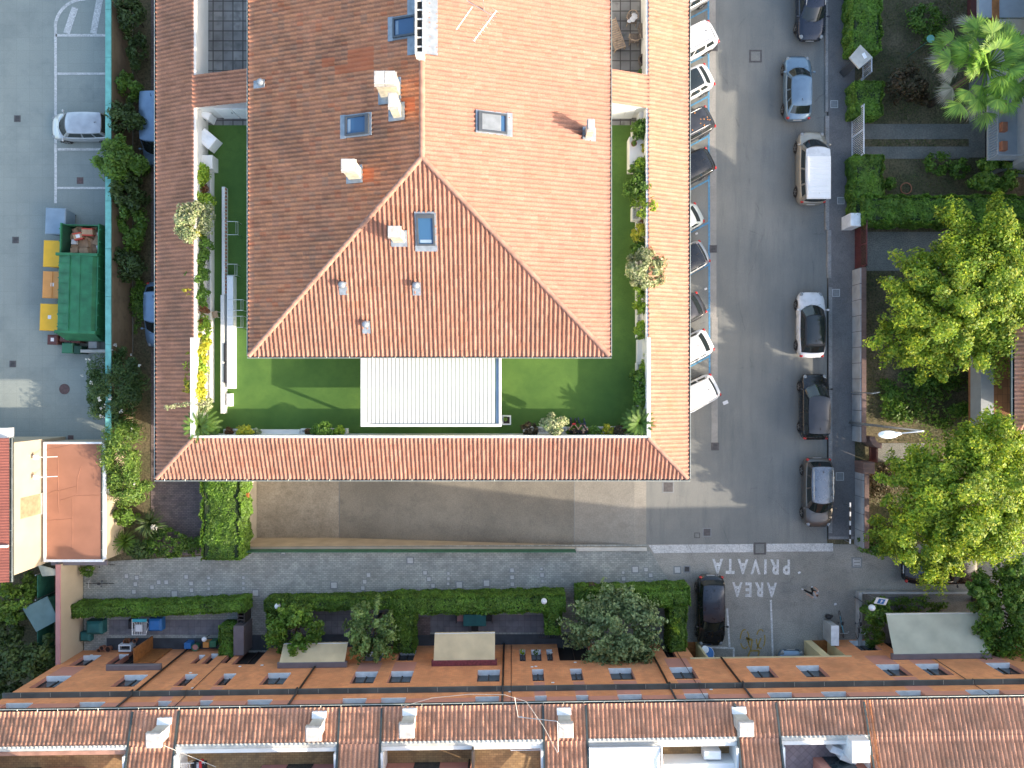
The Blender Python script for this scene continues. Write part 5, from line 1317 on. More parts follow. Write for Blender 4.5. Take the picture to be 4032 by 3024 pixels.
big_bin('wheeled_bin','small pale green bin below the brown ones',241,285,1350,1391,.9,M['greenbin'],sticker=False)
big_bin('wheeled_bin','small dark green bin next to the pale green one',288,318,1360,1394,.9,M['skipdark'],sticker=False)
x0,y0=G(316,1388,.9); x1,y1=G(414,1376,.9); box_thing('low_wall','short white wall stub beside the bins','wall',M['offwhite'],x0,-24.64,y0,y1,0,.9)
x0,y0=G(347,1372,.3); x1,y1=G(381,1335,.3); box_thing('crate','white crate lying behind the bins','crate',M['paper'],x0,x1,y0,y1,0,.3)
# cream buildings at the lower left
t = thing('cream_house', 'cream house with a ribbed red roof at the left edge', 'house', (-31,-12,0))
zt_=5.2; xe=G(46,0,zt_)[0]; yt=G(0,1724,zt_)[1]; yb=G(0,2292,zt_)[1]
b=MB(); b.box(-45,xe-.1,yb+.3,yt-.3,0,zt_-.1); obj('wall', b, M['cream'], t)
b=MB(); n=int((yt-yb)/.16)
P=[]
for i in range(n*2+1):
    y=yt-(yt-yb)*i/(n*2); z=.05 if i%2 else 0.0; P.append([(xe-.12,y,zt_+z),(xe-6,y,zt_+1.2+z)])
b.grid(P); obj('roof', b, M['clayred'], t)
b=MB(); yy=G(0,2148,zt_)[1]; b.box(xe-1.2,xe-.1,yy-.06,yy+.06,zt_+.08,zt_+.3); obj('parapet', b, M['white'], t)
gutter(t,(xe-.12,yt,zt_),(xe-.12,yb,zt_),(1,0,0),.14)
b=MB(); xa=G(48,0,4.2)[0]; wx=xe-.1; ya=G(0,2035,3.6)[1]; yb2=G(0,1955,3.6)[1]; b.box(wx+.001,wx+.02,ya,yb2,2.5,4.3); o=obj('window', b, M['card'], t); b=MB(); b.box(wx+.0,wx+.16,ya-.05,yb2+.05,2.44,2.5); obj('sill', b, M['offwhite'], o)
for py,px in ((1800,120),(1878,132)):
    y=G(0,py,3.2)[1]; b=MB(); b.tube([(wx,y,2.8),(wx+.25,y,3.4),(wx+1.3,y,2.9)],.02,6); b.cbox(wx+.3,y,3.4,.25,.25,.12); obj('wall_lamp', b, M['whitemetal'], t)
b=MB(); x,y=G(10,1705,4); b.cbox(x,y,4.0,1.0,.6,.5); tag(obj('air_conditioner',b,M['whitemetal']),'white air conditioner box on the top corner of the cream house','air conditioner')
t = thing('annex', 'flat rust-red roofed cream annex between the cream house and the shrubs', 'building', (-26.5,-12,0))
za=2.45; x0,y1=G(176,1740,za); x1,y0=G(408,2212,za)
b=MB(); b.box(x0-1.8,x1-.05,y0+.03,y1-.05,0,za-.12); obj('wall', b, M['cream'], t)
b=MB(); b.box(x0+.1,x1-.15,y0+.15,y1-.12,za-.119,za); obj('roof', b, M['rust'], t)
b=MB(); rr=[((490,1200),(490,1300)),((228,1808),(229,1930)),((228,1930),(232,2020)),((183,1945),(225,1930)),((225,1935),(300,1915)),((320,1835),(306,1880)),((306,1880),(302,1950)),((302,1952),(400,1950)),((238,1970),(295,1952)),((286,1958),(286,2160)),((183,2050),(285,2043)),((183,1770),(230,1762)),((230,1762),(300,1748))]
for (p,q) in rr[1:]:
    a_=G(*p,za); c_=G(*q,za); b.tube([(a_[0],a_[1],za),(c_[0],c_[1],za)],.022,5)
obj('roof_seam', b, M['rust'], t)
b=MB(); b.bbox(x0-.02,x0+.1,y0,y1,za-.1,za+.1,.01); b.bbox(x0+.1,x1,y1-.12,y1,za-.1,za+.08,.01); b.bbox(x0+.1,x1,y0,y0+.15,za-.1,za+.06,.01); b.bbox(x1-.03,x1+.12,y0+.15,y1-.12,za-.12,za+.02,.01); obj('parapet', b, M['sill'], t)
gutter(t,(x1-.14,y1-.14,za+.06),(x1-.14,y0+.16,za+.06),(1,0,0),.1)
b=MB(); b.bbox(x0+.15,x1,y0-.3,y0-.002,za-.5,za-.35,.01); obj('ledge', b, M['cassette'], t)
t = thing('garden_wall', 'tall cream wall at the left end of the paved lane', 'wall', (-27.6,-14,0))
zw=2.3; xw=G(240,0,zw)[0]; ya=G(0,2222,zw)[1]; yb=-18.3; b=MB(); b.box(xw-.25,xw,yb,ya,0,zw); obj('wall', b, M['cream'], t)
b=MB(); b.bbox(xw-.3,xw+.0,yb,ya,zw+.001,zw+.06,.01); obj('coping', b, M['pinkdark'], t)
b=MB(); P=[]
for i in range(13):
    a_=math.pi*i/12*.7+.2; P.append([G3(150+72*i/12, 2222+10*i/12*2,1.9+.3*math.sin(a_)), G3(168+60*i/12,2262-3*i/12+6,1.9+.3*math.sin(a_))])
b.grid(P); o=obj('canopy', b, M['corrugated']); tag(o,'small curved cream corrugated canopy under the annex','canopy'); 
sm=o.modifiers.new('thick','SOLIDIFY'); sm.thickness=.03
t=thing('garden_shed','square weathered teal shed roof in the dark lower-left garden','shed',G3(165,2415,0))
q=[(91,2395),(188,2347),(232,2440),(145,2487)]; zs_=1.9
b=MB(); b.prism([G(*p,zs_) for p in q][::-1],zs_,zs_+.06); obj('roof',b,M['tealroof'],t)
qc=[G(165+(p[0]-165)*.85,2417+(p[1]-2417)*.85,zs_) for p in q][::-1]; b=MB(); b.prism(qc,0,zs_-.002); obj('wall',b,M['greenfence'],t)
t=thing('mesh_fence','green mesh fence against the outside of the tall cream wall','fence',G3(215,2500,0))
b=MB(); x0,y0=G(215,2610,0); x1,y1=G(215,2235,0); b.box(x0-.02,x0+.02,y0,y1,.1,1.7); obj('mesh',b,M['greenfence'],t)
b=MB()
for k in range(5): y=lerp(y0,y1,k/4); b.tube([(x0,y,0),(x0,y,1.9)],.04,6); b.tube([(x0,y,1.7),(x0-.8,y-.3,.1)],.025,5)
obj('post',b,M['steel'],t)
# ------------------------------------------------------------------ fence along the ramp
t=thing('ramp_fence','low green mesh fence on the kerb above the sunken garage ramp','fence',(-6,RY0-.15,0))
b=MB(); xa=RX0; xb=G(2265,0,.6)[0]; b.box(xa,xb,RY0-.16,RY0-.12,.16,.95); obj('mesh',b,M['greenfence'],t)
for k in range(16): x=lerp(xa,xb,k/15); obj('post',MB().tube([(x,RY0-.14,0),(x,RY0-.14,1.0)],.025,6),M['greenfence'],t)
t=thing('retaining_wall','stained concrete wall round the sunken garage ramp','wall',(-6,RY0,-2.7))
b=MB(); b.box(RX0-.25,RX1,RY0-.22,RY0-.001,-2.9,.15); b.box(RX0-.55,RX0-.001,RY0+.0,RY1,-2.9,.35); obj('wall',b,M['creamdark'],t)
b=MB(); b.bbox(xb+.1,RX1,RY0-.24,RY0+.0,.151,.20,.01); obj('coping',b,M['offwhite'],t)
b=MB(); x,y=G(972,1949,.4); b.cbox(x,y,.5,.3,.3,.25); tag(obj('junction_box',b,M['orangewood']),'small brown box on the wall above the garage ramp','box')

# ------------------------------------------------------------------ manhole covers, drains
def sq(name,label,cat,px,py,wpx,m1,m2,z=0.012,grp=None,frame=True,slots=0,h=0.0):
    x,y=G(px,py,z); w_=wpx*CAM_H/FPX; t=thing(name,label,cat,(x,y,z-.01+h),0,grp)
    b=MB(); b.box(-w_/2,w_/2,-w_/2,w_/2,0,.006); obj('frame',b,m2,t,local=True)
    b=MB(); b.bbox(-w_*.36,w_*.36,-w_*.36,w_*.36,.002,.014,.004); c=obj('lid',b,m1,t,local=True)
    if slots:
        b=MB()
        for i in range(slots):
            v=-w_*.28+i*w_*.56/(slots-1)
            b.box(-w_*.28,w_*.28,v-.012,v+.012,.0145,.016)
        obj('slot',b,M['dark'],c,local=True)
    else:
        obj('groove',MB().box(-w_*.40,w_*.40,-w_*.40,w_*.40,.003,.0075),M['iron'] if frame else m2,t,local=True)
    return t
A=[(819,415),(885,425),(877,467),(867,517),(985,487),(1028,455),(1077,455),(1130,532,1),(1206,420),(1238,463),(1240,507),(1352,427,2),(1352,462,2),(1352,497,2),(1577,425,2),(1577,462,2),(1577,495,2),(1655,525,1)]
Bq=[(518,475,1),(742,408),(717,452),(705,493),(1012,314,1),(1108,393),(1133,435),(1160,478),(1260,398,2),(1260,432,2),(1258,465,2),(1330,473,1),(1507,462,1),(1672,377),(1673,423),(1674,468)]
Cq=[(217,368,2),(221,408),(224,447,2),(747,392,2),(750,432),(762,470,2),(825,373,1),(895,373),(925,410),(960,455),(1098,376,1),(522,480,1)]
cov=[(p[0]*.6077,2016+p[1]*.6077,p[2] if len(p)>2 else 0) for p in A]+[(1000+p[0]*.6077,2016+p[1]*.6077,p[2] if len(p)>2 else 0) for p in Bq]+[(2000+p[0]*.6077,2016+p[1]*.6077,p[2] if len(p)>2 else 0) for p in Cq]
cov.sort(key=lambda c:(round(c[0]/8),c[1]))
szn={0:'medium',1:'large',2:'small'}; cnt={0:0,1:0,2:0}
for px,py,k in cov:
    sq('manhole_cover', f"{szn[k]} square cover in the paved lane, {ORD[cnt[k]]} {szn[k]} one from the left",'manhole cover',px,py,{0:20,1:31,2:14}[k],M['cover'],M['coverframe'],.012,'square covers set in the paved lane'); cnt[k]+=1
for px,py,wp,lab in ((3285,410,30,'square cover on the pavement just below the blue-grey hatchback'),(3292,1153,30,'square cover on the pavement beside the nose of the white hatchback'),(3307,1876,32,'square cover on the pavement beside the grey-brown car'),(3311,790,28,'pale slab cover on the pavement by the tail of the white-roofed van')):
    sq('manhole_cover',lab,'manhole cover',px,py,wp,M['coverframe'],M['cover'],.135,'covers in the right pavement',h=0.0)
sq('manhole_cover','large dark square cover in the top part of the street','manhole cover',2975,221,50,M['asphalt'],M['iron'],.014)
sq('manhole_cover','square ribbed cover under the lower right corner of the tiled roof','manhole cover',2631,1918,46,M['iron'],M['coverframe'],.014)
sq('manhole_cover','square cover interrupting the white entry band','manhole cover',2992,2160,48,M['asphalt'],M['iron'],.014)
sq('manhole_cover','small square cover in the asphalt above the white band','manhole cover',2745,2108,22,M['asphalt'],M['iron'],.014)
sq('manhole_cover','bluish square cover in the asphalt above the white band','manhole cover',2784,2096,34,M['iron'],M['coverframe'],.014)
sq('manhole_cover','pale square cover with three dark slots right of the white band','manhole cover',3374,2215,42,M['cover'],M['coverframe'],.014,slots=3)
sq('street_drain','upper slotted drain in the gutter strip below the big white car','drain',2813,188,26,M['iron'],M['iron'],.02,'drains in the gutter strip',slots=4)
sq('street_drain','middle slotted drain in the gutter strip','drain',2809,980,30,M['iron'],M['iron'],.02,'drains in the gutter strip',slots=4)
sq('street_drain','dark drain at the lower end of the gutter strip','drain',2816,1758,31,M['iron'],M['iron'],.02,'drains in the gutter strip',slots=4)
sq('street_drain','slotted drain at the tail of the black estate car','drain',2705,2241,27,M['iron'],M['coverframe'],.016,slots=6)
sq('street_drain','dark grate at the left edge of the car park level with the silver people carrier','drain',68,467,26,M['iron'],M['iron'],.014,slots=4)
sq('street_drain','dark grate in the car park left of the yellow bins','drain',61,945,26,M['iron'],M['iron'],.014,slots=4)
sq('street_drain','dark grate beside the sunlit patch of the car park','drain',50,1433,26,M['iron'],M['iron'],.014,slots=4)
sq('manhole_cover','rusty square cover in the second marked bay below the silver people carrier','manhole cover',315,711,26,M['rustiron'],M['rustiron'],.014)
sq('manhole_cover','dark square cover just above the rust-red annex roof','manhole cover',278,1725,22,M['rustiron'],M['rustiron'],.014)
x,y=G(254,1532); o=obj('manhole_cover',MB().lathe([(.34,0),(.34,.012),(.30,.016)],(0,0,0),24),M['rustiron']); o.location=(x,y,.003); tag(o,'round dark cover in the car park beside the flowering oleander','manhole cover')
for i,(px,py) in enumerate(((1115,2177),(1884,2164))):
    sq('lane_grate',('slotted grate','metal grate')[i]+' against the green fence, '+('left one','right one under the pergola')[i],'drain',px,py,20,M['cover'],M['coverframe'],.02,slots=2)
# ------------------------------------------------------------------ right side walls, gates, pillars
def wall_px(name,label,pts,h,th,m,cap=None,capm=None,cat='wall',z0=0.0):
    """wall whose street-side foot runs through the photo points"""
    P=[Vector((*G(a,c),z0)) for a,c in pts]; t=thing(name,label,cat,tuple(P[0]))
    b=MB(); cb=MB()
    for p,q in zip(P[:-1],P[1:]):
        d=(q-p); L=d.length; d.normalize(); s=Vector((d.y,-d.x,0)); s = s if s.x>=0 else -s
        Mx=Matrix(((d.x,s.x,0,p.x),(d.y,s.y,0,p.y),(0,0,1,z0),(0,0,0,1)))
        b.box(0,L,0,th,0,h,Mx)
        if cap: cb.box(-.0,L,-.03,th+.06,h+.002,h+.06,Mx)
    obj('wall',b,m,t)
    if cap: obj('coping',cb,capm,t)
    return t
wall_px('garden_wall','thin pale wall in front of the top right hedge',[(3345,-300),(3345,168)],.8,.18,M['panel'],cat='wall')
wall_px('garden_wall','pale angled wall in front of the rounded hedge by the gate house',[(3374,322),(3345,378),(3345,448)],.7,.18,M['panel'])
wall_px('garden_wall','thin pale wall below the white sliding gate',[(3345,642),(3350,838)],.7,.16,M['panel'])
def paneled(label,px,y0,y1,h,n,curve=None):
    x=G(px,0)[0]; ya=G(0,y1)[1]; yb=G(0,y0)[1]; t=thing('garden_wall',label,'wall',(x,ya,0))
    for i in range(n):
        b=MB(); a=lerp(ya,yb,i/n); c=lerp(ya,yb,(i+1)/n)-.035; b.bbox(x,x+.25,a,c,0,h-.05,.015); obj('panel',b,M['panel'],t)
    b=MB(); b.box(x+.02,x+.24,ya,yb,0,h-.06); obj('core',b,M['iron'],t)
    b=MB(); b.box(x+.08,x+.36,ya,yb,h-.049,h+.0) ; obj('coping',b,M['redbrick'],t)
    return t
paneled('long grey panelled wall with red brick coping between the two dark red gates',3352,1064,1735,1.25,11)
paneled('grey panelled wall with red brick coping beside the grey-brown car',3363,1817,2143,1.25,5)
# curved end of the first wall
x,y=G(3400,1720); b=MB(); P=[]
for i in range(9):
    a=math.pi+math.pi/2*i/8; P.append((x+.55+.75*math.cos(a)-.0, y+.1+.75*math.sin(a)))
Pi=[(x+.55+.42*math.cos(math.pi+math.pi/2*i/8), y+.1+.42*math.sin(math.pi+math.pi/2*i/8)) for i in range(9)]
b.prism(P+Pi[::-1],0,1.24); tag(obj('wall_end',b,M['redbrick']),'rounded brick end of the wall by the small red gate','wall')
t=thing('gate_house','square grey concrete roof over the entrance pillar, turned at an angle','gate pillar',G3(3380,225,0))
q=[(3345,226),(3388,176),(3436,225),(3384,270)]; z_=2.3; b=MB(); b.prism([G(*p,z_) for p in q][::-1],z_-.12,z_); obj('roof',b,M['offwhite'],t)
b=MB(); qc=[G(3388+(p[0]-3388)*.5,224+(p[1]-224)*.5,z_) for p in q][::-1]; b.prism(qc,0,z_-.121); obj('pillar',b,M['darkmetal'],t)
x,y=G(3403,220,z_); b=MB(); b.cbox(x,y,z_+.02,.2,.35,.03,.5); obj('letter_plate',b,M['sill'],t)
t=thing('gate_pillar','whitewashed pillar at the corner of the long hedge','gate pillar',G3(3368,862,0))
b=MB(); x0,y0=G(3350,890,1.4); x1,y1=G(3391,838,1.4); b.bbox(x0,x1,y0,y1,0,1.4,.03); obj('pillar',b,M['sill'],t)
t=thing('gate_pillar','brick pillar beside the small dark red gate','gate pillar',G3(3430,1843,0))
b=MB(); x0,y0=G(3400,1866,1.3); x1,y1=G(3445,1820,1.3); b.bbox(x0,x1,y0,y1,0,1.3,.02); obj('pillar',b,M['redbrick'],t)
def gate(label,px,y0,y1,h,m,nb,slat=False,th=.05,wheel=False):
    x=G(px,0)[0]; ya=G(0,y1)[1]; yb=G(0,y0)[1]; t=thing('gate',label,'gate',(x,ya,0)); b=MB()
    b.box(x,x+th,ya,yb,.1,.18); b.box(x,x+th,ya,yb,h-.08,h); b.box(x,x+th,ya,ya+.07,0,h+.02); b.box(x,x+th,yb-.07,yb,0,h+.02); b.box(x,x+th,(ya+yb)/2-.04,(ya+yb)/2+.04,.181,h-.081)
    obj('frame',b,m,t); b=MB()
    for i in range(nb):
        y=lerp(ya+.1,yb-.1,i/(nb-1)); b.box(x+.01,x+.035,y-.018,y+.018,.18,h-.08)
    if slat: b.box(x+.036,x+.045,ya+.07,yb-.07,.2,.9)
    obj('bars',b,m,t)
    return t
gate('white barred sliding gate opposite the nose of the white van',3349,450,640,1.75,M['gatewhite'],26)
gate('tall dark red driveway gate above the panelled wall',3362,890,1062,1.7,M['gatered'],30,True)
gate('small dark red garden gate between the two panelled walls',3420,1757,1815,1.1,M['gatered'],12,True)
gate('narrow blue-white garden gate beside the angled gate house roof',3392,262,318,1.3,M['gatewhite'],7)
# black and white striped post rail
t=thing('striped_barrier','thin black and white striped rail along the end of the panelled wall','barrier',G3(3360,2080,0))
x=G(3368,0,1.0)[0]; b1=MB(); b2=MB()
for i in range(9):
    ya=G(0,2142-i*18,1)[1]; (b1 if i%2==0 else b2).box(x-.32,x-.24,ya,ya+.29,.85,.93)
obj('white_stripe',b1,M['whitemetal'],t); obj('black_stripe',b2,M['blackplastic'],t)
b=MB(); 
for py in (2138,1998): y=G(0,py,1)[1]; b.box(x-.30,x-.26,y-.02,y+.02,.12,.86)
obj('post',b,M['steel'],t)
# street lamp
x,y=G(3345,1664); t=thing('street_lamp','tall grey street lamp whose white head reaches back over the garden','street lamp',(x,y,.12))
hx_,hy_=G(3500,1688,8.2); tx,ty=G(3634,1680,8.45)
b=MB(); b.tube([(x,y,.12),(x,y,1.2),(x+.02,y,4),(x,y-.0,8.45)],[.09,.085,.065,.04],10); obj('pole',b,M['steel'],t,smooth=True)
dx=hx_-x
b=MB(); b.tube([(x,y,8.45),(x-.15,y-.02,8.42),(x-1.1,y-.13,8.28)],[.035,.032,.03],8); obj('arm',b,M['whitemetal'],t,smooth=True)
b=MB(); b.ball((x-1.75,y-.2,8.24),.55,.22,.09,14,8); b.ball((x-1.25,y-.15,8.27),.22,.10,.07,10,6); obj('head',b,M['whitemetal'],t,smooth=True)
b=MB(); b.ball((x-1.9,y-.21,8.255),.30,.15,.10,12,6); obj('lens',b,M['sill'],t,smooth=True)
x,y=G(3348,1545); t=thing('road_sign','thin pole with a sign seen edge-on by the panelled wall','sign',(x,y,.12)); b=MB(); b.tube([(x,y,.12),(x,y,3.3)],.03,8); obj('pole',b,M['steel'],t); b=MB(); b.cbox(x+.0,y,3.0,.5,.03,.6,.2); obj('plate',b,M['steel'],t)
def globe_lamp(label,px,py,h,r=.17,z0=0):
    x,y=G(px,py,h); t=thing('globe_lamp',label,'lamp',(x,y,z0),0,'white globe lamps'); obj('pole',MB().tube([(0,0,0),(0,0,h-r-z0)],.03,8),M['darkmetal'],t,local=True); obj('globe',MB().ball((0,0,h-z0),r,r,r,18,12),M['globe'],t,local=True,smooth=True)
globe_lamp('white globe lamp at the left corner of the lane hedge',1093,2387,2.0,.185); globe_lamp('white globe lamp at the right corner of the lane hedge by the dark gap',2142,2367,2.0,.185)
globe_lamp('white globe lamp over the small round shrub near the bicycles',3433,2393,2.3,.20); globe_lamp('small white globe lamp under the big tree, below the red driveway gate',3506,1095,1.2,.14)
# AREA sign on a pole near the round shrub
t=thing('parking_sign','blue and white square sign on a pole above the round shrub','sign',G3(3418,2342,0)); zz=2.4; x,y=G(3468,2366,zz); bx_,by_=G(3412,2338,0)
b=MB(); b.tube([(bx_,by_,0),(x-.2,y+.1,zz-.05),(x,y,zz)],.025,6); obj('pole',b,M['steel'],t)
Mx=Matrix.Translation((x,y,zz+.03))@Matrix.Rotation(R(-8),4,'Z')@Matrix.Rotation(R(28),4,'X'); b=MB(); b.box(-.36,.36,-.24,.24,0,.03,Mx); p=obj('plate',b,M['whitemetal'],t); b=MB(); b.box(-.2,.2,-.19,.19,.031,.036,Mx); obj('blue_field',b,M['blue'],p); b=MB(); b.box(-.03,.03,-.1,.12,.037,.04,Mx); b.box(.03,.10,.02,.08,.037,.04,Mx); obj('symbol',b,M['whitemetal'],p)
# low walls of the right-hand private garden
def lw(name,label,cat,x0p,x1p,y0p,y1p,z,m,h=None):
    x0,y0=G(x0p,y1p,z); x1,y1=G(x1p,y0p,z); return box_thing(name,label,cat,m,x0,x1,y0,y1,0,z)
lw('low_wall','low pale wall standing upright between the bicycles and the round shrub','wall',3382,3396,2333,2545,.45,M['panel'])
lw('low_wall','long low pale wall below the half hidden black car','wall',3397,3830,2331,2340,.45,M['panel'])
t=thing('meter_cabinet','narrow grey meter cabinet by the parked bicycles','cabinet',G3(3285,2500,0)); x0,y0=G(3275,2541,1.3); x1,y1=G(3302,2466,1.3); obj('body',MB().bbox(x0,x1,y0,y1,.0,1.25,.01),M['panel'],t); obj('lid',MB().bbox(x0-.03,x1+.03,y0-.03,y1+.03,1.251,1.30,.01),M['sill'],t)
# ------------------------------------------------------------------ shrubs beside the left path
SG='shrubs between the block wall and the side path'
shrub('shrub','dark bushy conifer at the top of the side path','shrub',517,60,0,48,2.6,M['lf_dark'],group=SG,rypx=85,size=.10)
shrub('shrub','thin dark shrub below the topmost conifer','shrub',547,205,0,38,2.0,M['lf_dark'],group=SG,rypx=80,size=.09)
shrub('shrub','olive-green rounded shrub level with the top marked bay','shrub',515,350,0,40,2.2,M['lf_hedgedk'],group=SG,rypx=55)
shrub('shrub','dark spreading shrub reaching over the wall beside the silver people carrier','shrub',498,480,0,68,2.9,M['lf_dark'],group=SG,rypx=62,size=.11)
shrub('tree','large dark shrub overhanging the turquoise coping','shrub',498,640,0,88,3.6,M['lf_hedgedk'],group=SG,rypx=95,size=.11)
shrub('shrub','dark shrub below the largest overhanging one','shrub',507,765,0,62,3.0,M['lf_dark'],group=SG,rypx=70,size=.11)
shrub('shrub','dull green shrub beside the open end of the green container','shrub',520,880,0,52,2.4,M['lf_hedgedk'],group=SG,rypx=95,size=.10)
shrub('shrub','feathery dark shrub beside the green container','shrub',510,1045,0,62,2.2,M['lf_dark'],group=SG,rypx=60,size=.10)
shrub('ivy','low strip of ivy along the side path','ivy',545,1190,0,34,.8,M['lf_hedgedk'],rypx=115,size=.08)
def oleander(label,px,py,rx,ry,h,mat,flowers,seed):
    t=shrub('oleander',label,'shrub',px,py,0,rx,h,mat,rypx=ry,size=.115,clumps=60,aspect=.22,cl=.26)
    rng=np.random.default_rng(seed); P,N=crown_pts((0,0,h*.62),(rx*.0150,ry*.0150,h*.5),flowers*7,rng,flowers,.95,.06); V,F=leaf_quads(P,N,.055,rng,.8,up=.8); npobj('flowers',V,F,M['petal'],t); return t
oleander('big dark oleander with scattered white flowers','462' and 462,1512,130,150,3.4,M['lf_oleanderdk'],16,9)
oleander('sunlit yellow-green oleander beside the annex roof',492,1790,82,165,3.2,M['lf_oleander'],5,10)
shrub('shrub','bright green shrub at the right corner of the annex roof','shrub',510,1925,0,78,2.8,M['lf_oleander'],rypx=65,size=.11,aspect=.25)
def spiky(label,px,py,r,h,m,cat='yucca',name='yucca',z0=0,n=60,group=None,droop=.35,w=.035):
    zc=z0+h*.5; x,y=G(px,py,zc); t=thing(name,label,cat,(x,y,z0),0,group); rr=r*(CAM_H-zc)/FPX; rng=np.random.default_rng(sd_()); V=[];F=[]
    for i in range(n):
        a=rng.random()*6.283; el=rng.random()**.8; L=rr*(.75+.35*rng.random()); d=np.array([math.cos(a),math.sin(a)]); s=np.array([-d[1],d[0]])
        prev=None
        for j in range(5):
            u=j/4; rad=L*u*(1-.55*el*(1-u)); z=h*.25+h*(.5+.6*el)*math.sin(min(1,u*1.1)*math.pi*.55)-droop*h*u*u; ww=w*(1-u*.85)*(1+.6*math.sin(u*3.1))
            p=d*rad; q=[(p[0]+s[0]*ww,p[1]+s[1]*ww,z),(p[0]-s[0]*ww,p[1]-s[1]*ww,z+.01)]
            V+=q
            if j: k=len(V)-4; F.append((k,k+1,k+3,k+2))
    npobj('leaves',np.array(V),np.array(F),m,t); obj('stem',MB().tube([(0,0,0),(0,0,h*.35)],.08,8),M['bark'],t,local=True); return t
spiky('dark spiky yucca right of the annex corner',600,2055,62,1.4,M['lf_dark'],n=90)
spiky('spiky yucca with dry tips left of the dome shrub',500,2130,55,1.3,M['lf_hedgedk'],n=80)
shrub('flower_cluster','cream flower head on the yucca','flower',607,2077,1.2,13,.35,M['petal'],n=90,size=.05,stem=False)
shrub('shrub','clipped dark dome shrub at the corner of the paved lane','shrub',665,2135,0,92,1.4,M['lf_hedgedk'],rypx=58,size=.07,n=3800,clumps=70,shell=.8,cl=.2)
shrub('shrub','leafy shrub below the annex right corner','shrub',550,2165,0,60,1.1,M['lf_oleanderdk'],rypx=40,size=.09)
shrub('shrub','low shrub between the dome shrub and the tall hedge','shrub',765,2150,0,34,1.0,M['lf_hedgedk'],rypx=38,size=.08)
shrub('shrub','yellow-green shrub under the lower end of the oleanders','shrub',500,2030,0,45,1.6,M['lf_mid'],rypx=48,size=.09)
hedge('hedge','thick square-cut hedge beside the top of the garage ramp',[(868,1880),(868,2205)],158,1.9,M['lf_mid'],size=.09,dens=700)
# lower-left dark garden
for i,(px,py,r,h,m,lab) in enumerate(((60,2370,75,2.6,'lf_hedgedk','dark olive bush left of the teal shed'),(150,2580,80,3.0,'lf_dark','dark tree below the teal shed'),(50,2610,90,3.4,'lf_dark','dark tree at the left edge below the teal shed'),(195,2700,60,2.4,'lf_hedgedk','dark bush against the corner of the brick houses'),(30,2480,60,1.8,'lf_dark','low dark bush at the left edge beside the teal shed'),(130,2300,45,1.5,'lf_hedgedk','bush under the cream corrugated canopy'),(60,2760,80,3,'lf_dark','dark tree at the left end of the brick houses'))):
    shrub('tree' if h>2.5 else 'shrub',lab,'tree' if h>2.5 else 'shrub',px,py,0,r,h,M[m],size=.12,n=2600)
shrub('shrub','small dark shrub behind the upper left bicycles','shrub',345,2240,0,28,.9,M['lf_hedgedk'],size=.07)
# ------------------------------------------------------------------ hedges of the lane gardens
LG='clipped hedges of the small lane gardens'
hedge('hedge','long low hedge at the left end of the paved lane',[(282,2409),(600,2403),(952,2387)],50,1.35,M['lf_hedge'],group=LG)
hedge('hedge','short upright hedge beside the dark entry at the left',[(889,2466),(887,2588)],56,1.35,M['lf_hedge'],group=LG)
hedge('hedge','hedge under the left globe lamp',[(1050,2387),(1300,2384),(1552,2376)],46,1.5,M['lf_hedgedk'],group=LG)
hedge('hedge','upright hedge left of the bright green tree',[(1074,2400),(1074,2540)],54,1.5,M['lf_hedgedk'],group=LG)
hedge('hedge','dark upright hedge between the pale tree and the earth bed',[(1593,2412),(1590,2572)],80,1.6,M['lf_hedgedk'],group=LG)
hedge('hedge','hedge above the green garden table',[(1556,2386),(1900,2384),(2208,2376)],72,1.6,M['lf_hedge'],group=LG)
hedge('hedge','upright hedge at the right end, below the right globe lamp',[(2180,2400),(2178,2500)],64,1.6,M['lf_hedge'],group=LG)
hedge('hedge','hedge above the olive tree beside the private parking',[(2290,2362),(2500,2360),(2700,2350)],76,1.7,M['lf_hedge'],group=LG)
hedge('hedge','upright hedge between the olive tree and the black estate car',[(2675,2390),(2670,2570)],66,1.7,M['lf_hedgedk'],group=LG)
shrub('shrub','yellow-brown shrub inside the corner hedge by the black estate car','shrub',2662,2455,0,28,1.9,M['lf_lime'],size=.08,rypx=40)
tree('tree','bright green young tree in the garden left of the stained beige awning',1155,2478,0,108,3.6,M['lf_mid'],2.4,5200,.105,rypx=92,clumps=50)
tree('tree','pale-leaved tree left of the dark upright hedge',1471,2478,0,84,4.2,M['lf_silver'],3.2,5200,.105,rypx=106,clumps=50)
tree('olive_tree','round grey-green olive tree between the lane hedges',2419,2480,0,158,4.0,M['lf_olive'],3.0,15000,.11,rypx=148,clumps=110,shell=.45,cl=.22)
shrub('shrub','round bright shrub under the globe lamp near the bicycles','shrub',3447,2412,0,54,1.9,M['lf_mid'],rypx=60,size=.09,n=2600)
shrub('shrub','dark shrub below the round bright one beside the wide awning','shrub',3432,2510,0,45,1.2,M['lf_hedgedk'],rypx=45,size=.08)
shrub('ivy','ivy strip behind the low wall in the right garden','ivy',3610,2385,0,120,.7,M['lf_hedgedk'],rypx=38,size=.08,stem=False)
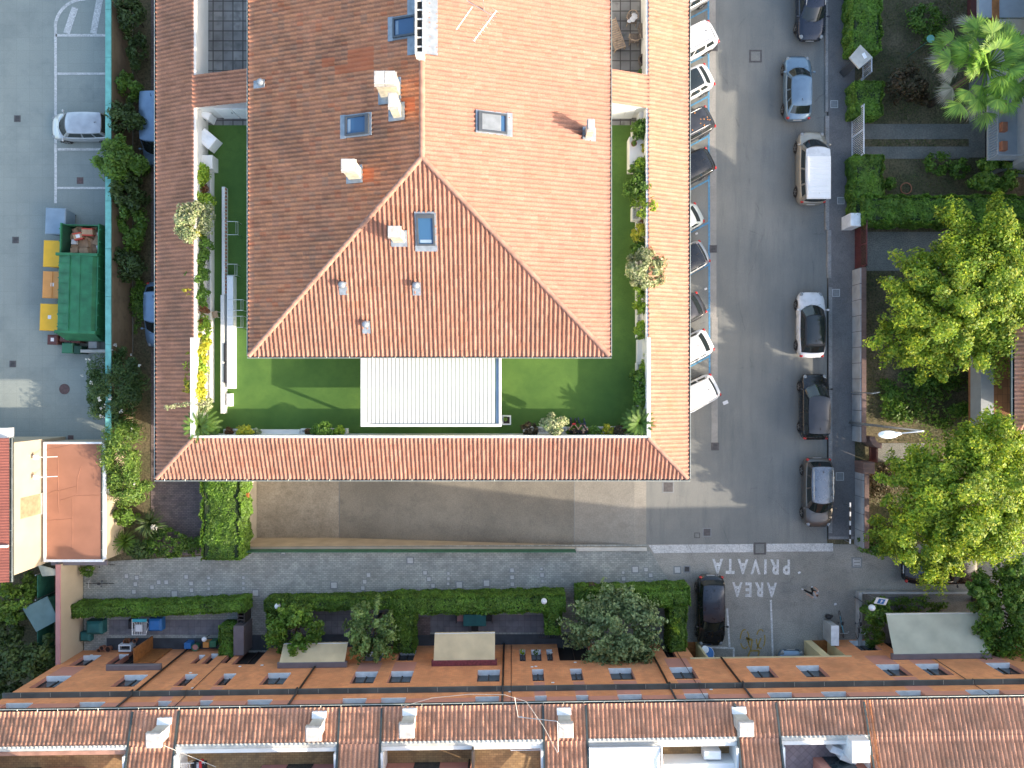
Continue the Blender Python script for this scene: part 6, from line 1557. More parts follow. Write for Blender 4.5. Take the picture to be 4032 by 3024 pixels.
# ------------------------------------------------------------------ right-hand gardens
RG='clipped hedges along the right pavement'
hedge('hedge','hedge at the top right beside the dark navy car',[(3415,-120),(3415,195)],118,1.5,M['lf_hedge'],group=RG,size=.085)
hedge('hedge','rounded hedge between the gate house roof and the white gate',[(3424,318),(3422,450)],112,1.4,M['lf_mid'],group=RG,size=.085)
hedge('hedge','hedge below the white gate beside the white van',[(3424,608),(3424,850)],116,1.4,M['lf_mid'],group=RG,size=.085)
hedge('hedge','long hedge running across the gardens above the gravel drive',[(3400,822),(4150,822)],108,1.7,M['lf_hedge'],group=RG,size=.10)
tree('tree','large yellow-green tree over the garden in the middle of the right edge',3775,1190,0,262,7.2,M['lf_ginkgo'],4.4,85000,.085,rypx=225,clumps=230,cl=.19,shell=.45,extra=((3860,945,150,5.5,11050),(3960,1160,150,5.6,11050),(3545,1340,105,4.0,6460),(3880,1330,140,5.2,8500),(3650,1380,110,4.0,5440)))
tree('tree','large yellow-green tree at the lower right, its lowest limb over the black car',3815,1930,0,248,7.0,M['lf_ginkgo'],4.4,78000,.085,rypx=240,clumps=220,cl=.19,shell=.45,extra=((3620,2120,120,4.2,8840),(3930,2090,110,5.2,6000),(3560,1900,110,4.0,5100),(3900,1745,120,5.6,6460),(3690,2205,95,4.0,5780),(3520,2075,90,2.6,4760)))
tree('tree','dark reddish-green tree beside the wide grey-white awning',3945,2410,0,110,4.2,M['lf_hedgedk'],3.0,15000,.10,rypx=170,clumps=80,extra=((3850,2330,60,3.5,3060),(4020,2270,70,4,3060)))
shrub('shrub','small dark bush at the right edge under the awning end','shrub',4010,2560,0,45,1.3,M['lf_dark'],size=.09)
shrub('shrub','dry brown shrub left of the palm','shrub',3575,345,0,85,1.5,M['lf_brown'],rypx=80,size=.10,n=2600)
shrub('shrub','dark green shrub at the top of the right garden','shrub',3650,90,0,75,1.2,M['lf_hedgedk'],size=.10,n=1500)
shrub('shrub','small bright clipped bush above the long hedge','shrub',3690,642,0,52,1.1,M['lf_mid'],size=.09,rypx=44)
shrub('shrub','small dark bush between the bright clipped bush and the big one','shrub',3778,660,0,42,.9,M['lf_hedgedk'],size=.09)
shrub('shrub','big dark bush with pale leaf tips above the long hedge','shrub',3915,690,0,102,2.2,M['lf_mid'],rypx=64,size=.11,n=4200)
shrub('shrub','small bush at the end of the hedge by the terracotta ring','shrub',3505,722,0,26,.9,M['lf_mid'],size=.08)
shrub('ground_cover','dark green ground cover under the big tree','ground cover',3650,1560,0,200,.45,M['lf_hedgedk'],rypx=120,size=.11,n=4200,stem=False)['kind']='stuff'
shrub('ground_cover','dark green ground cover below the panelled wall near the lower tree','ground cover',3470,2135,0,90,1.1,M['lf_hedge'],rypx=50,size=.10,n=2600,stem=False)['kind']='stuff'
shrub('ground_cover','orange-brown leaf litter behind the grey-brown car','ground cover',3470,1900,0,55,.3,M['lf_brown'],rypx=70,size=.08,n=700,stem=False)['kind']='stuff'
# fan palm
zc=5.6; x,y=G(3885,262,zc); t=thing('fan_palm','big fan palm with grey dead fronds at the top right','palm',(x,y,0))
b=MB(); b.tube([(0,0,0),(.05,.02,2.5),(0,0,zc-.3)],[.24,.2,.22],12); obj('trunk',b,M['bark'],t,local=True,smooth=True)
rng=np.random.default_rng(77)
def fan(V,F,c,d,up,size,nb=22,spread=2.5):
    d=d/np.linalg.norm(d); s=np.cross(d,up); s/=np.linalg.norm(s); n=np.cross(s,d)
    for i in range(nb):
        a=(i/(nb-1)-.5)*spread*(1+.02*rng.normal()); L=size*(.85+.3*rng.random())*(1-.2*abs(a)/1.3); dd=d*math.cos(a)+s*math.sin(a); pp=np.cross(dd,n); w=.035*size
        p0=c; p1=c+dd*L*.6; p2=c+dd*L-n*0+np.array([0,0,-.22*L*rng.random()])
        k=len(V); V.extend([p0,p1-pp*w+n*.01,p2,p1+pp*w+n*.01]); F.append((k,k+1,k+2,k+3))
V=[];F=[];V2=[];F2=[]; stems=MB()
for i in range(90):
    a=rng.random()*6.283; el=rng.uniform(-.35,1.25); L=rng.uniform(1.1,2.2)*(1.25-.45*max(0,el)); d=np.array([math.cos(a)*math.cos(el),math.sin(a)*math.cos(el),math.sin(el)*.8]); c=d*L+np.array([0,0,zc]); old=(el<.0 and math.cos(a)<.1)
    dn=d+np.array([0,0,-.25]); up=np.array([-d[0]*d[2],-d[1]*d[2],1.0])+rng.normal(0,.15,3)
    fan(V2 if old else V, F2 if old else F, c, dn, up, rng.uniform(.8,1.1))
    stems.tube([(0,0,zc-.1),tuple(d*L*.5+np.array([0,0,zc+.08])),tuple(c)],[.03,.022,.014],5)
npobj('fronds',np.array(V),np.array(F),M['lf_palm'],t); npobj('dead_fronds',np.array(V2),np.array(F2),M['lf_palmold'],t); obj('leaf_stalks',stems,M['lf_palm'],t,local=True)
# neighbour houses on the right; the unseen one is added for street shade
def house(name,label,x0,x1,y0,y1,he,hr,m='housewall',win=.5):
    t=thing(name,label,'house',((x0+x1)/2,(y0+y1)/2,0)); obj('wall',MB().box(x0+win,x1-.5,y0+.5,y1-.5,0,he-.1),M[m],t)
    L=min((x1-x0)/2,(y1-y0)/2-.01); pp=math.atan2(hr-he,L)
    c1=[((x0,y0,0),(1,-1,0)),((x0,y1,0),(1,1,0))]; c2=[((x1,y0,0),(-1,-1,0)),((x1,y1,0),(-1,1,0))]
    tiled('roof_tiles',(x0,y1,he),(0,-1,0),(1,0,0),y1-y0,L,pp,M['tile_row'],t,clips=c1,seed=int(x0*7)%97,u_off=700); tiled('roof_tiles',(x1,y0,he),(0,1,0),(-1,0,0),y1-y0,L,pp,M['tile_row'],t,clips=c2,seed=5,u_off=1400)
    tiled('roof_tiles',(x0,y0,he),(1,0,0),(0,1,0),x1-x0,L,pp,M['tile_row'],t,clips=[((x0,y0,0),(-1,1,0)),((x1,y0,0),(1,1,0))],seed=6,u_off=2100)
    tiled('roof_tiles',(x1,y1,he),(-1,0,0),(0,-1,0),x1-x0,L,pp,M['tile_row'],t,clips=[((x0,y1,0),(-1,-1,0)),((x1,y1,0),(1,-1,0))],seed=7,u_off=2800)
    gutter(t,(x0,y1,he),(x0,y0,he),(-1,0,0),.15)
    return t
yB=G(0,1690,6.4)[1]
HB=house('tiled_house','house with a pink tiled roof and orange-tiled balcony at the right edge',27.9,40,yB,3.2,6.4,8.6,win=3.1)
z_=3.2; xa=28.08; xb_=28.85; ya=G(0,1677,z_)[1]; yb=3.0
bt=obj('balcony',MB().box(xa,31.0,ya,yb,z_-1.2,z_-1.0),M['terrafloor'],HB)
obj('parapet',MB().box(xa,xb_,ya,yb,z_-.999,z_).box(xb_,31.0,ya,ya+.12,z_-.999,z_-.01),M['bluebalc'],bt)
obj('garden_room',MB().box(30.6,39,ya-1.6,ya-.1,0,3.0),M['housewall'],HB)
house('tiled_house','unseen house added beyond the right edge to shade the street',33.0,46,-0.5,11.6,9.0,11.0)
HA=house('tiled_house','grey house with a barred balcony under the palm at the top right',28.95,42,12.8,32,7.5,9.5,m='bluebalc',win=1.6)
z_=3.6; xa=G(3928,0,z_)[0]; yb=G(0,300,z_)[1]; ya=G(0,612,z_)[1]; ba=obj('balcony',MB().box(xa,30.55,ya,yb,z_-1.0,z_-.85),M['bluebalc'],HA)
b=MB(); b.box(xa,xa+.05,ya,yb,z_-.05,z_); b.box(xa,30.55,ya,ya+.05,z_-.051,z_-.001)
n=int((yb-ya)/.16)
for i in range(n): b.box(xa+.01,xa+.04,ya+i*.16,ya+i*.16+.03,z_-.85,z_-.05)
for i in range(11): b.box(xa+i*.16,xa+i*.16+.03,ya+.01,ya+.04,z_-.85,z_-.05)
obj('railing',b,M['bluebalc'],ba)
for i in range(3): tag(obj('planter_box',MB().bbox(xa+.65,xa+1.0,yb-1.9-i*1.15,yb-1.35-i*1.15,z_-.849,z_-.55,.03),M['terracotta']),f'{ORD[i]} terracotta planter box from the top on the barred balcony','planter','terracotta planters on the barred balcony')
obj('balcony_shade_panel',MB().box(30.4,30.548,ya,yb,.0,2.5),M['dark'],HA)  # dark panel painting in the shade under the balcony
x0_,y0_=G(3880,62,5); obj('porch',MB().box(x0_-.25,x0_+.5,y0_,y0_+4,4.6,4.8).box(x0_+.9,x0_+5,y0_,y0_+4,4.6,4.81),M['bluebalc'],HA); obj('porch_beam',MB().box(x0_+.501,x0_+.899,y0_-.2,y0_+4,4.55,4.85),M['orangewood'],HA)
bx_,by_=G(3875,90,.3); obj('brown_step',MB().box(bx_-.9,bx_,by_,by_+5,.0,.35),M['gatered'],HA)
# small garden things on the right
x,y=G(3664,153,1.5); t=thing('round_table_lamp','turquoise disc on a slanting rod in the dark top right garden','garden ornament',(x-.7,y-.5,0)); obj('disc',MB().lathe([(.24,0),(.24,.03)],(x,y,1.5),20),M['teal'],t); obj('rod',MB().tube([(x-.7,y-.5,0),(x-.1,y-.1,1.48)],.02,6),M['greenfence'],t)
x,y=G(3569,741,.1); o=obj('terracotta_ring',MB().tube([(.35*math.cos(k*math.pi/12),.35*math.sin(k*math.pi/12),.06) for k in range(25)],.035,6,False),M['terracotta']); o.location=(x,y,0); tag(o,'terracotta ring lying in the garden above the long hedge','planter')

def grass(label, rects, per_m2, size=.055):
    rng=np.random.default_rng(31); PP=[]
    for (a,b_,c,d) in rects:
        x0,x1,y0,y1=PX(a,b_,c,d); n=int((x1-x0)*(y1-y0)*per_m2); p=np.stack([x0+(x1-x0)*rng.random(n),y0+(y1-y0)*rng.random(n),np.zeros(n)],1)
        keep=(np.sin(p[:,0]*1.7+p[:,1]*.9)+np.sin(p[:,1]*2.3-p[:,0]*.6)+rng.normal(0,.8,n))>-.5; PP.append(p[keep])
    P=np.concatenate(PP); P[:,2]=.0+.05*rng.random(len(P)); V,F=leaf_quads(P,np.tile([0,0,1.],(len(P),1)),size,rng,.3,jit=.8); o=npobj('grass',V,F,M['grassM']); tag(o,label,'grass',kind='stuff'); return o
grass('patchy dark grass and weeds in the right-hand gardens',[(3430,3810,-60,480),(3430,3810,549,576),(3430,3900,630,770),(3412,3850,1075,1740),(3430,3900,1830,2130)],150)
# ------------------------------------------------------------------ roof terrace: planters and plants
ZP = ZT+.45
def planter(label,x0p,x1p,y0p,y1p,z=ZP,z0=ZT,fill='gravel',m='white',closed=False,name='planter'):
    x0,y0=G(x0p,y1p,z); x1,y1=G(x1p,y0p,z); t=thing(name,label,name.replace('_',' '),((x0+x1)/2,(y0+y1)/2,z0)); b=MB(); w=.07
    if closed: b.bbox(x0,x1,y0,y1,z0,z,.015)
    else: b.box(x0,x0+w,y0,y1,z0,z); b.box(x1-w,x1,y0,y1,z0,z); b.box(x0+w,x1-w,y0,y0+w,z0,z); b.box(x0+w,x1-w,y1-w,y1,z0,z)
    obj('box',b,M[m],t)
    if not closed: obj('filling',MB().box(x0+w,x1-w,y0+w,y1-w,z0,z-.06),M[fill],t)
    return t
def pl_line(label,xa,xb,ya,yb,z=ZP,**k):  # world coordinates
    t=thing('planter',label,'planter',((xa+xb)/2,(ya+yb)/2,ZT)); b=MB(); w=.08
    b.box(xa,xa+w,ya,yb,ZT,z); b.box(xb-w,xb,ya,yb,ZT,z); b.box(xa+w,xb-w,ya,ya+w,ZT,z); b.box(xa+w,xb-w,yb-w,yb,ZT,z); obj('box',b,M['white'],t); obj('filling',MB().box(xa+w,xb-w,ya+w,yb-w,ZT,z-.06),M['gravel'],t); return t
lx=G(831,0,ZP)[0]
pl_line('long white planter full of yellow and green shrubs along the left side of the turf',ix0+.11,lx,G(0,1585,ZP)[1],G(0,655,ZP)[1])
planter('small white box with a dark flower pattern at the top end of the left planter',779,836,610,665,z=7.3,closed=True,name='cupboard')
rx=G(2506,0,ZP)[0]
pl_line('long white planter full of shrubs along the right side of the turf',rx,ix1-.11,G(0,1330,ZP)[1],G(0,672,ZP)[1])
pl_line('white planter with pale gravel above the right corner palm',rx,ix1-.11,G(0,1600,ZP)[1],G(0,1428,ZP)[1])
planter('white bench block between two planters on the right side of the turf',2509,2556,1337,1427,z=6.9,closed=True,name='bench_block')
planter('white storage bench with a flower pot on it at the upper right of the turf',2478,2534,538,668,z=7.35,closed=True,name='storage_bench')
planter('white planter box above the storage bench',2490,2520,494,536,z=7.1,fill='soil')
planter('small white planter box with blue-white gravel halfway down the right side',2489,2521,814,866,z=7.05)
pl_line('low white planter at the left end of the bottom parapet',G(880,0,ZP)[0],G(1004,0,ZP)[0],iy0+.13,G(0,1690,ZP)[1])
planter('white bench on the bottom parapet between two planted stretches',1006,1180,1692,1716,z=6.9,closed=True,name='bench_block')
pl_line('low white planter left of the pergola on the bottom parapet',G(1183,0,ZP)[0],G(1366,0,ZP)[0],iy0+.13,G(0,1688,ZP)[1])
pl_line('low white planter at the right end of the bottom parapet',G(2325,0,ZP)[0],G(2450,0,ZP)[0],iy0+.13,G(0,1681,ZP)[1])
pl_line('low white planter under the cream shrub right of the pergola',G(2060,0,ZP)[0],G(2232,0,ZP)[0],iy0+.13,G(0,1681,ZP)[1])
planter('white bench on the bottom parapet where the two people sit',2234,2322,1682,1708,z=6.93,closed=True,name='bench_block')
planter('small square white planter with dark soil at the corner of the pergola',1977,2012,1636,1673,z=7,fill='soil')
shrub('flower','small green plant in the square planter by the pergola','plant',1990,1648,6.9,9,.3,M['lf_mid'],n=60,size=.05,stem=False)
TP=[(780,688,34,.9,'lf_lime','bright green shrub at the top of the left planter'),(792,748,20,.6,'lf_rust','small rusty-red shrub in the left planter'),(800,800,30,.9,'lf_lime','lime shrub beside the big cream one'),(760,868,58,1.5,'lf_cream','big cream variegated shrub leaning over the left roof'),(765,912,24,1.2,'lf_yellow','yellow tuft under the big cream shrub'),(795,962,28,.9,'lf_mid','green shrub below the big cream one'),(790,1025,27,.9,'lf_hedgedk','dark green shrub in the left planter'),(778,1090,32,1.0,'lf_mid','leafy green shrub in the middle of the left planter'),(752,1155,20,1.0,'lf_yellow','small yellow tuft leaning over the left roof'),(788,1170,28,.9,'lf_mid','green shrub beside the yellow tuft'),(788,1205,22,.7,'lf_hedge','pale green shrub above the reddish one'),(795,1243,30,.8,'lf_rust','reddish feathery shrub in the left planter'),(785,1295,34,.9,'lf_lime','lime shrub above the yellow hedge'),(783,1350,34,.9,'lf_yellow','uppermost of the bright yellow shrubs'),(775,1400,33,.9,'lf_yellow','second of the bright yellow shrubs from above'),(770,1440,33,.9,'lf_lime','lime shrub among the bright yellow ones'),(767,1490,34,1.0,'lf_yellow','third of the bright yellow shrubs from above'),(765,1540,34,1.0,'lf_yellow','lowest of the bright yellow shrubs'),(797,1596,26,.8,'lf_cream','cream shrub above the left cycad')]
for px,py,r,h,m,lab in TP: shrub('shrub',lab,'shrub',px,py,ZP-.05,r*1.4,h*1.1,M[m],size=.075,n=int(1900*(r/33)**2),group='shrubs in the left planter',clumps=30)
b=MB()
x,y,z=G3(800,1595,7.9); xe,ye,ze=G3(650,1606,8.7); b.tube([(x,y,z),((x+xe)/2,(y+ye)/2+.1,8.4),(xe,ye,ze)],[.02,.015,.006],5)
t=thing('shrub','thin cream branch reaching far over the left roof','shrub',(x,y,ZP)); obj('branch',b,M['bark'],t); rng=np.random.default_rng(4); k=rng.random(170); P=np.stack([x+(xe-x)*k,y+(ye-y)*k+.1*np.sin(k*3.1),z+(ze-z)*k],1)+rng.normal(0,.06,(170,3))-np.array([x,y,ZP]); V,F=leaf_quads(P,np.tile([0,0,1.],(170,1)),.06,rng); npobj('foliage',V,F,M['lf_cream'],t)
TR=[(2530,512,30,.9,'lf_mid','green shrub above the white storage bench'),(2545,585,16,.6,'lf_yellow','thin yellow-brown shrub behind the storage bench'),(2530,655,28,.9,'lf_lime','lime shrub at the lower end of the storage bench'),(2503,668,20,.7,'lf_hedgedk','dark shrub at the corner of the storage bench'),(2513,735,38,1.1,'lf_mid','glossy green shrub in the right planter'),(2537,815,38,1.1,'lf_lime','lime shrub leaning over the right roof'),(2540,880,16,.5,'lf_rust','rusty tuft in the right planter'),(2528,918,30,.9,'lf_yellow','yellow shrub in the right planter'),(2520,985,28,.8,'lf_mid','green shrub above the big cream one on the right'),(2535,1055,55,1.5,'lf_cream','big cream variegated shrub in the right planter'),(2532,1125,25,.8,'lf_lime','yellow-green shrub below the big cream one on the right'),(2537,1205,28,.9,'lf_lime','bushy lime shrub below the ferny plant'),(2535,1304,28,.9,'lf_lime','lime shrub just above the white bench block'),(2550,1395,14,.7,'lf_cream','thin pale plant on the white bench block'),(2545,1445,20,.8,'lf_lime','lime tuft in the lower right planter'),(2530,1500,34,.9,'lf_mid','green shrub in the lower right planter'),(2532,1560,32,.9,'lf_hedge','shrub just above the right cycad'),(2545,1600,16,.6,'lf_rust','red tuft beside the right cycad')]
for px,py,r,h,m,lab in TR: shrub('shrub',lab,'shrub',px,py,ZP-.05,r*1.4,h*1.1,M[m],size=.075,n=int(1900*(r/33)**2),group='shrubs in the right planters',clumps=30)
spiky('ferny plant with narrow drooping leaves in the right planter',2528,1150,40,.9,M['lf_lime'],name='fern',cat='fern',z0=ZP,n=70,w=.022)
TB=[(845,1693,20,.8,'lf_mid','small green shrub right of the left cycad'),(900,1700,18,.4,'lf_rust','dark reddish low plant right of the left cycad'),(965,1697,34,.8,'lf_yellow','yellow shrub on the bottom parapet at the left'),(1012,1702,16,.5,'lf_cream','pale tuft right of the yellow shrub'),(1215,1700,14,.5,'lf_rust','red-leaved tuft left of the leafy green shrub'),(1268,1692,50,1.0,'lf_mid','leafy green shrub left of the pergola'),(1338,1700,24,.7,'lf_lime','small lime shrub nearest the pergola on the left'),(2088,1690,32,.8,'lf_brown','rusty brown shrub right of the pergola'),(2188,1668,56,1.5,'lf_cream','tall cream variegated shrub beside the seated people'),(2270,1706,34,.45,'lf_mid','low green ground-hugging plant behind the left seated person'),(2340,1704,34,.45,'lf_mid','low green plant behind the right seated person'),(2392,1697,26,.6,'lf_yellow','yellow-green shrub right of the seated people'),(2440,1700,24,.7,'lf_brown','brownish shrub left of the right cycad')]
for px,py,r,h,m,lab in TB: shrub('shrub',lab,'shrub',px,py,ZP-.05,r,h,M[m],size=.07,n=int(1300*(r/33)**2),group='shrubs on the bottom parapet',clumps=28,rypx=min(r,30) if r<50 else r*.75)
def cycad(label,px,py,r,n=46):
    zc=ZT+1.4; x,y=G(px,py,zc); t=thing('cycad',label,'cycad',(x,y,ZT)); rr=r*(CAM_H-zc)/FPX; rng=np.random.default_rng(px); V=[];F=[]; st=MB()
    for i in range(n):
        a=i*2.39996; f=i/n; el=1.25-1.25*f; L=rr*(.75+.35*f)*1.15; d=np.array([math.cos(a),math.sin(a),0]); s=np.array([-d[1],d[0],0]); pts=[]
        for j in range(13):
            u=j/12; ang=el-u*1.1; 
            if j==0: p=np.array([0,0,1.35]); 
            else: p=p+(d*math.cos(ang)+np.array([0,0,math.sin(ang)]))*L/12
            pts.append(p.copy())
        st.tube([tuple(q) for q in pts[::3]],[.018,.014,.01,.008,.004],5)
        for j in range(1,13):
            for q in (0,.5):
                p=pts[j-1]*(1-q)+pts[j]*q; u=(j-1+q)/12; ll=.22*math.sin(math.pi*(.12+.83*u))**.7*rr/1.0
                fw=(pts[j]-pts[j-1]); fw/=np.linalg.norm(fw)
                for sg in (1,-1):
                    e=p+(s*sg*.6+fw*.8)*ll+np.array([0,0,.06*ll]); w=fw*.022; k=len(V); V+=[p-w,e,p+w,p+w*.2]; V[-1]=p+w*1.0+np.array([0,0,.004]); F.append((k,k+1,k+3,k+2))
    npobj('fronds',np.array(V),np.array(F),M['lf_cycad'],t); obj('leaf_stalks',st,M['lf_cycad'],t,local=True); obj('trunk',MB().tube([(0,0,0),(0,0,.9),(0,0,1.4)],[.16,.15,.1],10),M['bark'],t,local=True)
cycad('cycad with arching fronds at the lower left corner of the roof terrace',788,1678,74); cycad('cycad with arching fronds at the lower right corner of the roof terrace',2520,1664,70)
# white partition with cabinets and frames on the left of the turf
def wbox(name,label,x0p,x1p,y0p,y1p,z0,z1,m='white',cat=None,parent=None,bev=.01,group=None):
    x0,y0=G(x0p,y1p,z1); x1,y1=G(x1p,y0p,z1); o=obj(name,MB().bbox(x0,x1,y0,y1,z0,z1,bev),M[m],parent)
    if label: tag(o,label,cat or name.replace('_',' '),group)
    return o
t=thing('garden_screen','long thin white screen wall with a brick-dotted edge on the left turf','screen wall',G3(880,1180,ZT))
wbox('screen',None,873,885,735,1160,ZT,6.95,parent=t); wbox('screen',None,868,882,1161,1628,ZT,6.95,parent=t)
b=MB()
for i in range(30): x,y=G(888,745+i*14,6.9); b.cbox(x,y,6.85,.07,.10,.12)
obj('brick_edge',b,M['terracotta'],t)
wbox('cabinet','long white sideboard against the screen wall on the turf',893,918,1086,1530,ZT,7.0,'whitemetal','sideboard')
wbox('cabinet','small white cupboard at the bottom end of the screen wall',892,909,1550,1600,ZT,6.9,'whitemetal','cupboard')
wbox('solar_panel','upper dark panel leaning behind the white sideboard',880,890,1353,1425,6.7,7.02,'blackplastic','panel'); wbox('solar_panel','lower dark panel leaning behind the white sideboard',880,890,1434,1508,6.7,7.02,'blackplastic','panel')
for i,(px,py,pw,ph) in enumerate(((893,872,44,52),(893,1040,40,44),(897,1180,60,42),(897,1245,60,44))):
    z_=7.15; x0,y0=G(px,py+ph,z_); x1,y1=G(px+pw,py,z_)
    b=MB(); b.tube([(x0,y1,z_),(x1,y1,z_),(x1,y0,z_),(x0,y0,z_)],.02,6); b.tube([(x1-.12,y0,z_-.02),(x1-.12,y1,z_-.02)],.015,6); b.tube([(x1,y1,z_),(x1-.05,y1,ZT)],.018,6); b.tube([(x1,y0,z_),(x1-.05,y0,ZT)],.018,6)
    tag(obj('tubular_frame',b,M['aluminium']),f'{ORD[i]} grey tubular frame from the top beside the white screen wall','frame','tubular frames on the left turf')
x0,y0,z0_=G3(835,1222,ZT); t=thing('small_chair','little white chair or stool left of the screen wall','chair',(x0+.2,y0-.1,ZT)); b=MB(); x,y=G(847,1238,6.9); b.cbox(x,y,6.92,.3,.35,.03,.2); obj('seat',b,M['wood'],t)
for sx in (-.13,.13):
    for sy in (-.15,.15): obj('leg',MB().tube([(x+sx,y+sy,ZT),(x+sx,y+sy,6.9)],.015,5),M['whitemetal'],t)
# air conditioners in the upper left corner
def ac(label,px,py,z,w,d,h,rz,m='whitemetal',group=None,fan=True):
    x,y=G(px,py,z+h); t=thing('air_conditioner',label,'air conditioner',(x,y,z),R(rz),group)
    obj('case',MB().bbox(-w/2,w/2,-d/2,d/2,0.05,h,.02),M[m],t,local=True)
    if fan:
        b=MB(); 
        for r in (.08,.14,.2): b.tube([(-.1+r*math.cos(a),-d/2-.012,h*.5+r*math.sin(a)) for a in [k*.4 for k in range(17)]],.008,4)
        obj('fan_grille',b,M['darkmetal'],t,local=True); obj('fan',MB().lathe([(.21,-.01),(.21,.0)],(-.1,-d/2,h*.5),18,axis='Y'),M['dark'],t,local=True)
    obj('foot',MB().box(-w*.4,-w*.4+.06,-d/2,d/2,0,.049).box(w*.4-.06,w*.4,-d/2,d/2,0,.049),M['steel'],t,local=True)
    obj('top_panel',MB().box(-w*.42,w*.42,-d*.3,d*.3,h+.001,h+.01),M['sill'],t,local=True)
    return t
ac('white air conditioner with a round fan beside the cupboard doors',797,446,ZT,.85,.4,.85,-25)
ac('white tilted air conditioner box below the one with the fan',812,545,ZT,.9,.75,.85,-40,fan=False)
b=MB(); p=[G3(787,470,7.0),G3(792,490,6.9),G3(800,508,7.0)]; b.tube(p,.03,6); tag(obj('hose',b,M['steel']),'grey hose linking the two air conditioners on the turf','hose')
x,y=G(2536,440,7.4); b=MB(); b.bbox(x-.25,x+.25,y-.3,y+.3,ZT,7.35,.03); tag(obj('storage_box',b,M['sill']),'grey-white box in the corner beside the right store wall','box')
shrub('flower_pot','green plant in a round brown pot on the storage bench','pot plant',2496,566,7.35,9,.35,M['lf_mid'],n=90,size=.05,stem=False)
x,y=G(2496,566,7.5); tag(obj('plant_pot',MB().lathe([(.11,0),(.16,.2),(.14,.2),(.13,.14)],(x,y,7.351),16),M['terracotta']),'round brown pot on the white storage bench','pot')
# furniture on the upper right slab terrace
def chair_round(label,px,py,rz,towel=False):
    x,y=G(px,py,ZT+.45); t=thing('rattan_armchair',label,'armchair',(x,y,ZT),R(rz))
    obj('seat',MB().bbox(-.27,.27,-.27,.25,.38,.44,.02),M['wicker'],t,local=True)
    b=MB(); arc_=[(.31*math.cos(a),.31*math.sin(a)*.95,.66+.12*max(0,math.sin(a))) for a in [-.5+k*(math.pi+1)/12 for k in range(13)]]; b.tube(arc_,.022,6); b.tube([(q[0]*.95,q[1]*.95,.80) for q in arc_[4:9]],.02,6)
    for q in arc_[::2]: b.tube([q,(q[0]*.85,q[1]*.85,.42)],.010,5)
    obj('backrest',b,M['wood'],t,local=True)
    for sx in (-.23,.23):
        for sy in (-.22,.22): obj('leg',MB().tube([(sx*.95,sy*.95,.4),(sx*1.1,sy*1.1,0)],.018,6),M['wood'],t,local=True)
    if towel: 
        b=MB(); rng=random.Random(2)
        for i in range(9): b.ball((rng.uniform(-.18,.18),rng.uniform(-.2,.15),.48+i*.008),.13,.10,.04,8,5)
        obj('cushion',b,M['paper'],t,local=True)
    return t
chair_round('rattan armchair with white and pink cloths on it on the slab terrace',2489,72,0,True)
chair_round('empty rattan armchair facing up on the slab terrace',2498,150,180)
x,y=G(2424,132,ZT+.4); t=thing('teak_lounger','slatted teak lounger against the eave on the slab terrace','lounger',(x,y,ZT),R(20)); b=MB()
for i in range(14): b.box(-.28,.28,-.85+i*.12,-.85+i*.12+.085,.36,.385)
obj('slats',b,M['wood'],t,local=True); obj('frame',MB().box(-.31,-.285,-.88,.86,.30,.38).box(.285,.31,-.88,.86,.30,.38),M['wood'],t,local=True)
for sx in (-.28,.28):
    for sy in (-.8,.78): obj('leg',MB().box(sx-.025,sx+.025,sy-.03,sy+.03,0,.30),M['wood'],t,local=True)
x,y=G(2537,118,ZT+.6); t=thing('side_table','brown wooden side table half under the right ring roof','table',(x,y,ZT)); obj('top',MB().bbox(-.3,.3,-.4,.4,.5,.55,.01),M['wicker'],t,local=True)
for sx in (-.25,.25):
    for sy in (-.35,.35): obj('leg',MB().box(sx-.02,sx+.02,sy-.02,sy+.02,0,.5),M['wicker'],t,local=True)
x,y=G(2537,232,ZT+.6); t=thing('round_planter','round stone planter half under the right ring roof','planter',(x,y,ZT)); obj('bowl',MB().lathe([(.18,0),(.33,.5),(.33,.56),(.26,.56),(.22,.45)],(0,0,0),18),M['wicker'],t,local=True); obj('soil',MB().lathe([(.25,.50),(.25,.51)],(0,0,0),14),M['soil'],t,local=True)
shrub('plant','small green plant at the lower corner of the slab terrace','plant',2525,283,ZT,12,.4,M['lf_mid'],n=90,size=.06,stem=False)
# aerials
def antenna(label,segs,base,r=.018):
    t=thing('tv_aerial',label,'aerial',base); 
    for nm,ps,rr in segs: obj(nm,MB().tube(ps,rr,5),M['aluminium'],t)
    return t
x,y,z=on_roof(1905,40,'E'); zt_=15.0
P1=G3(1954,43,zt_); P2=G3(1866,161,zt_); P3=G3(1860,27,14.6); P4=G3(1797,117,14.6)
segs=[('mast',[(x,y,z-.1),(x,y,15.1)],.03),('boom',[P1,P2],.018),('boom',[P3,P4],.015),('boom',[G3(1838,2,14.9),G3(1948,67,zt_)],.015),('stay',[(x,y,14.7),G3(1838,2,14.9)],.01)]
for i in range(9):
    k=i/8; c=Vector(P1).lerp(Vector(P2),k); d=(Vector(P2)-Vector(P1)).normalized(); s=Vector((-d.y,d.x,0))*(.10+.10*(1-k)); segs.append(('element',[tuple(c-s),tuple(c+s)],.008))
antenna('tall branched TV aerial on the upper right slope of the main roof',segs,(x,y,z))
x,y=W(uat(2030,9)*1.0+.0,-.0,10)[:2]
A1=G3(2030,2775,11.6); A0=G3(2016,2690,12.4); A2=G3(2040,2823,11.5); A3=G3(2195,2840,11.7); A4=G3(2198,2960,11.3); bz=Vector(G3(2228,2880,10.9))
segs=[('mast',[tuple(bz),G3(2197,2845,12.2)],.022),('boom',[G3(2026,2745,12.0),A2,A3],.02),('boom',[A3,A4],.018),('boom',[A2,G3(2058,2822,11.5)],.02)]
antenna('thin bent aerial with a long horizontal arm on the row house roof',segs,tuple(bz))
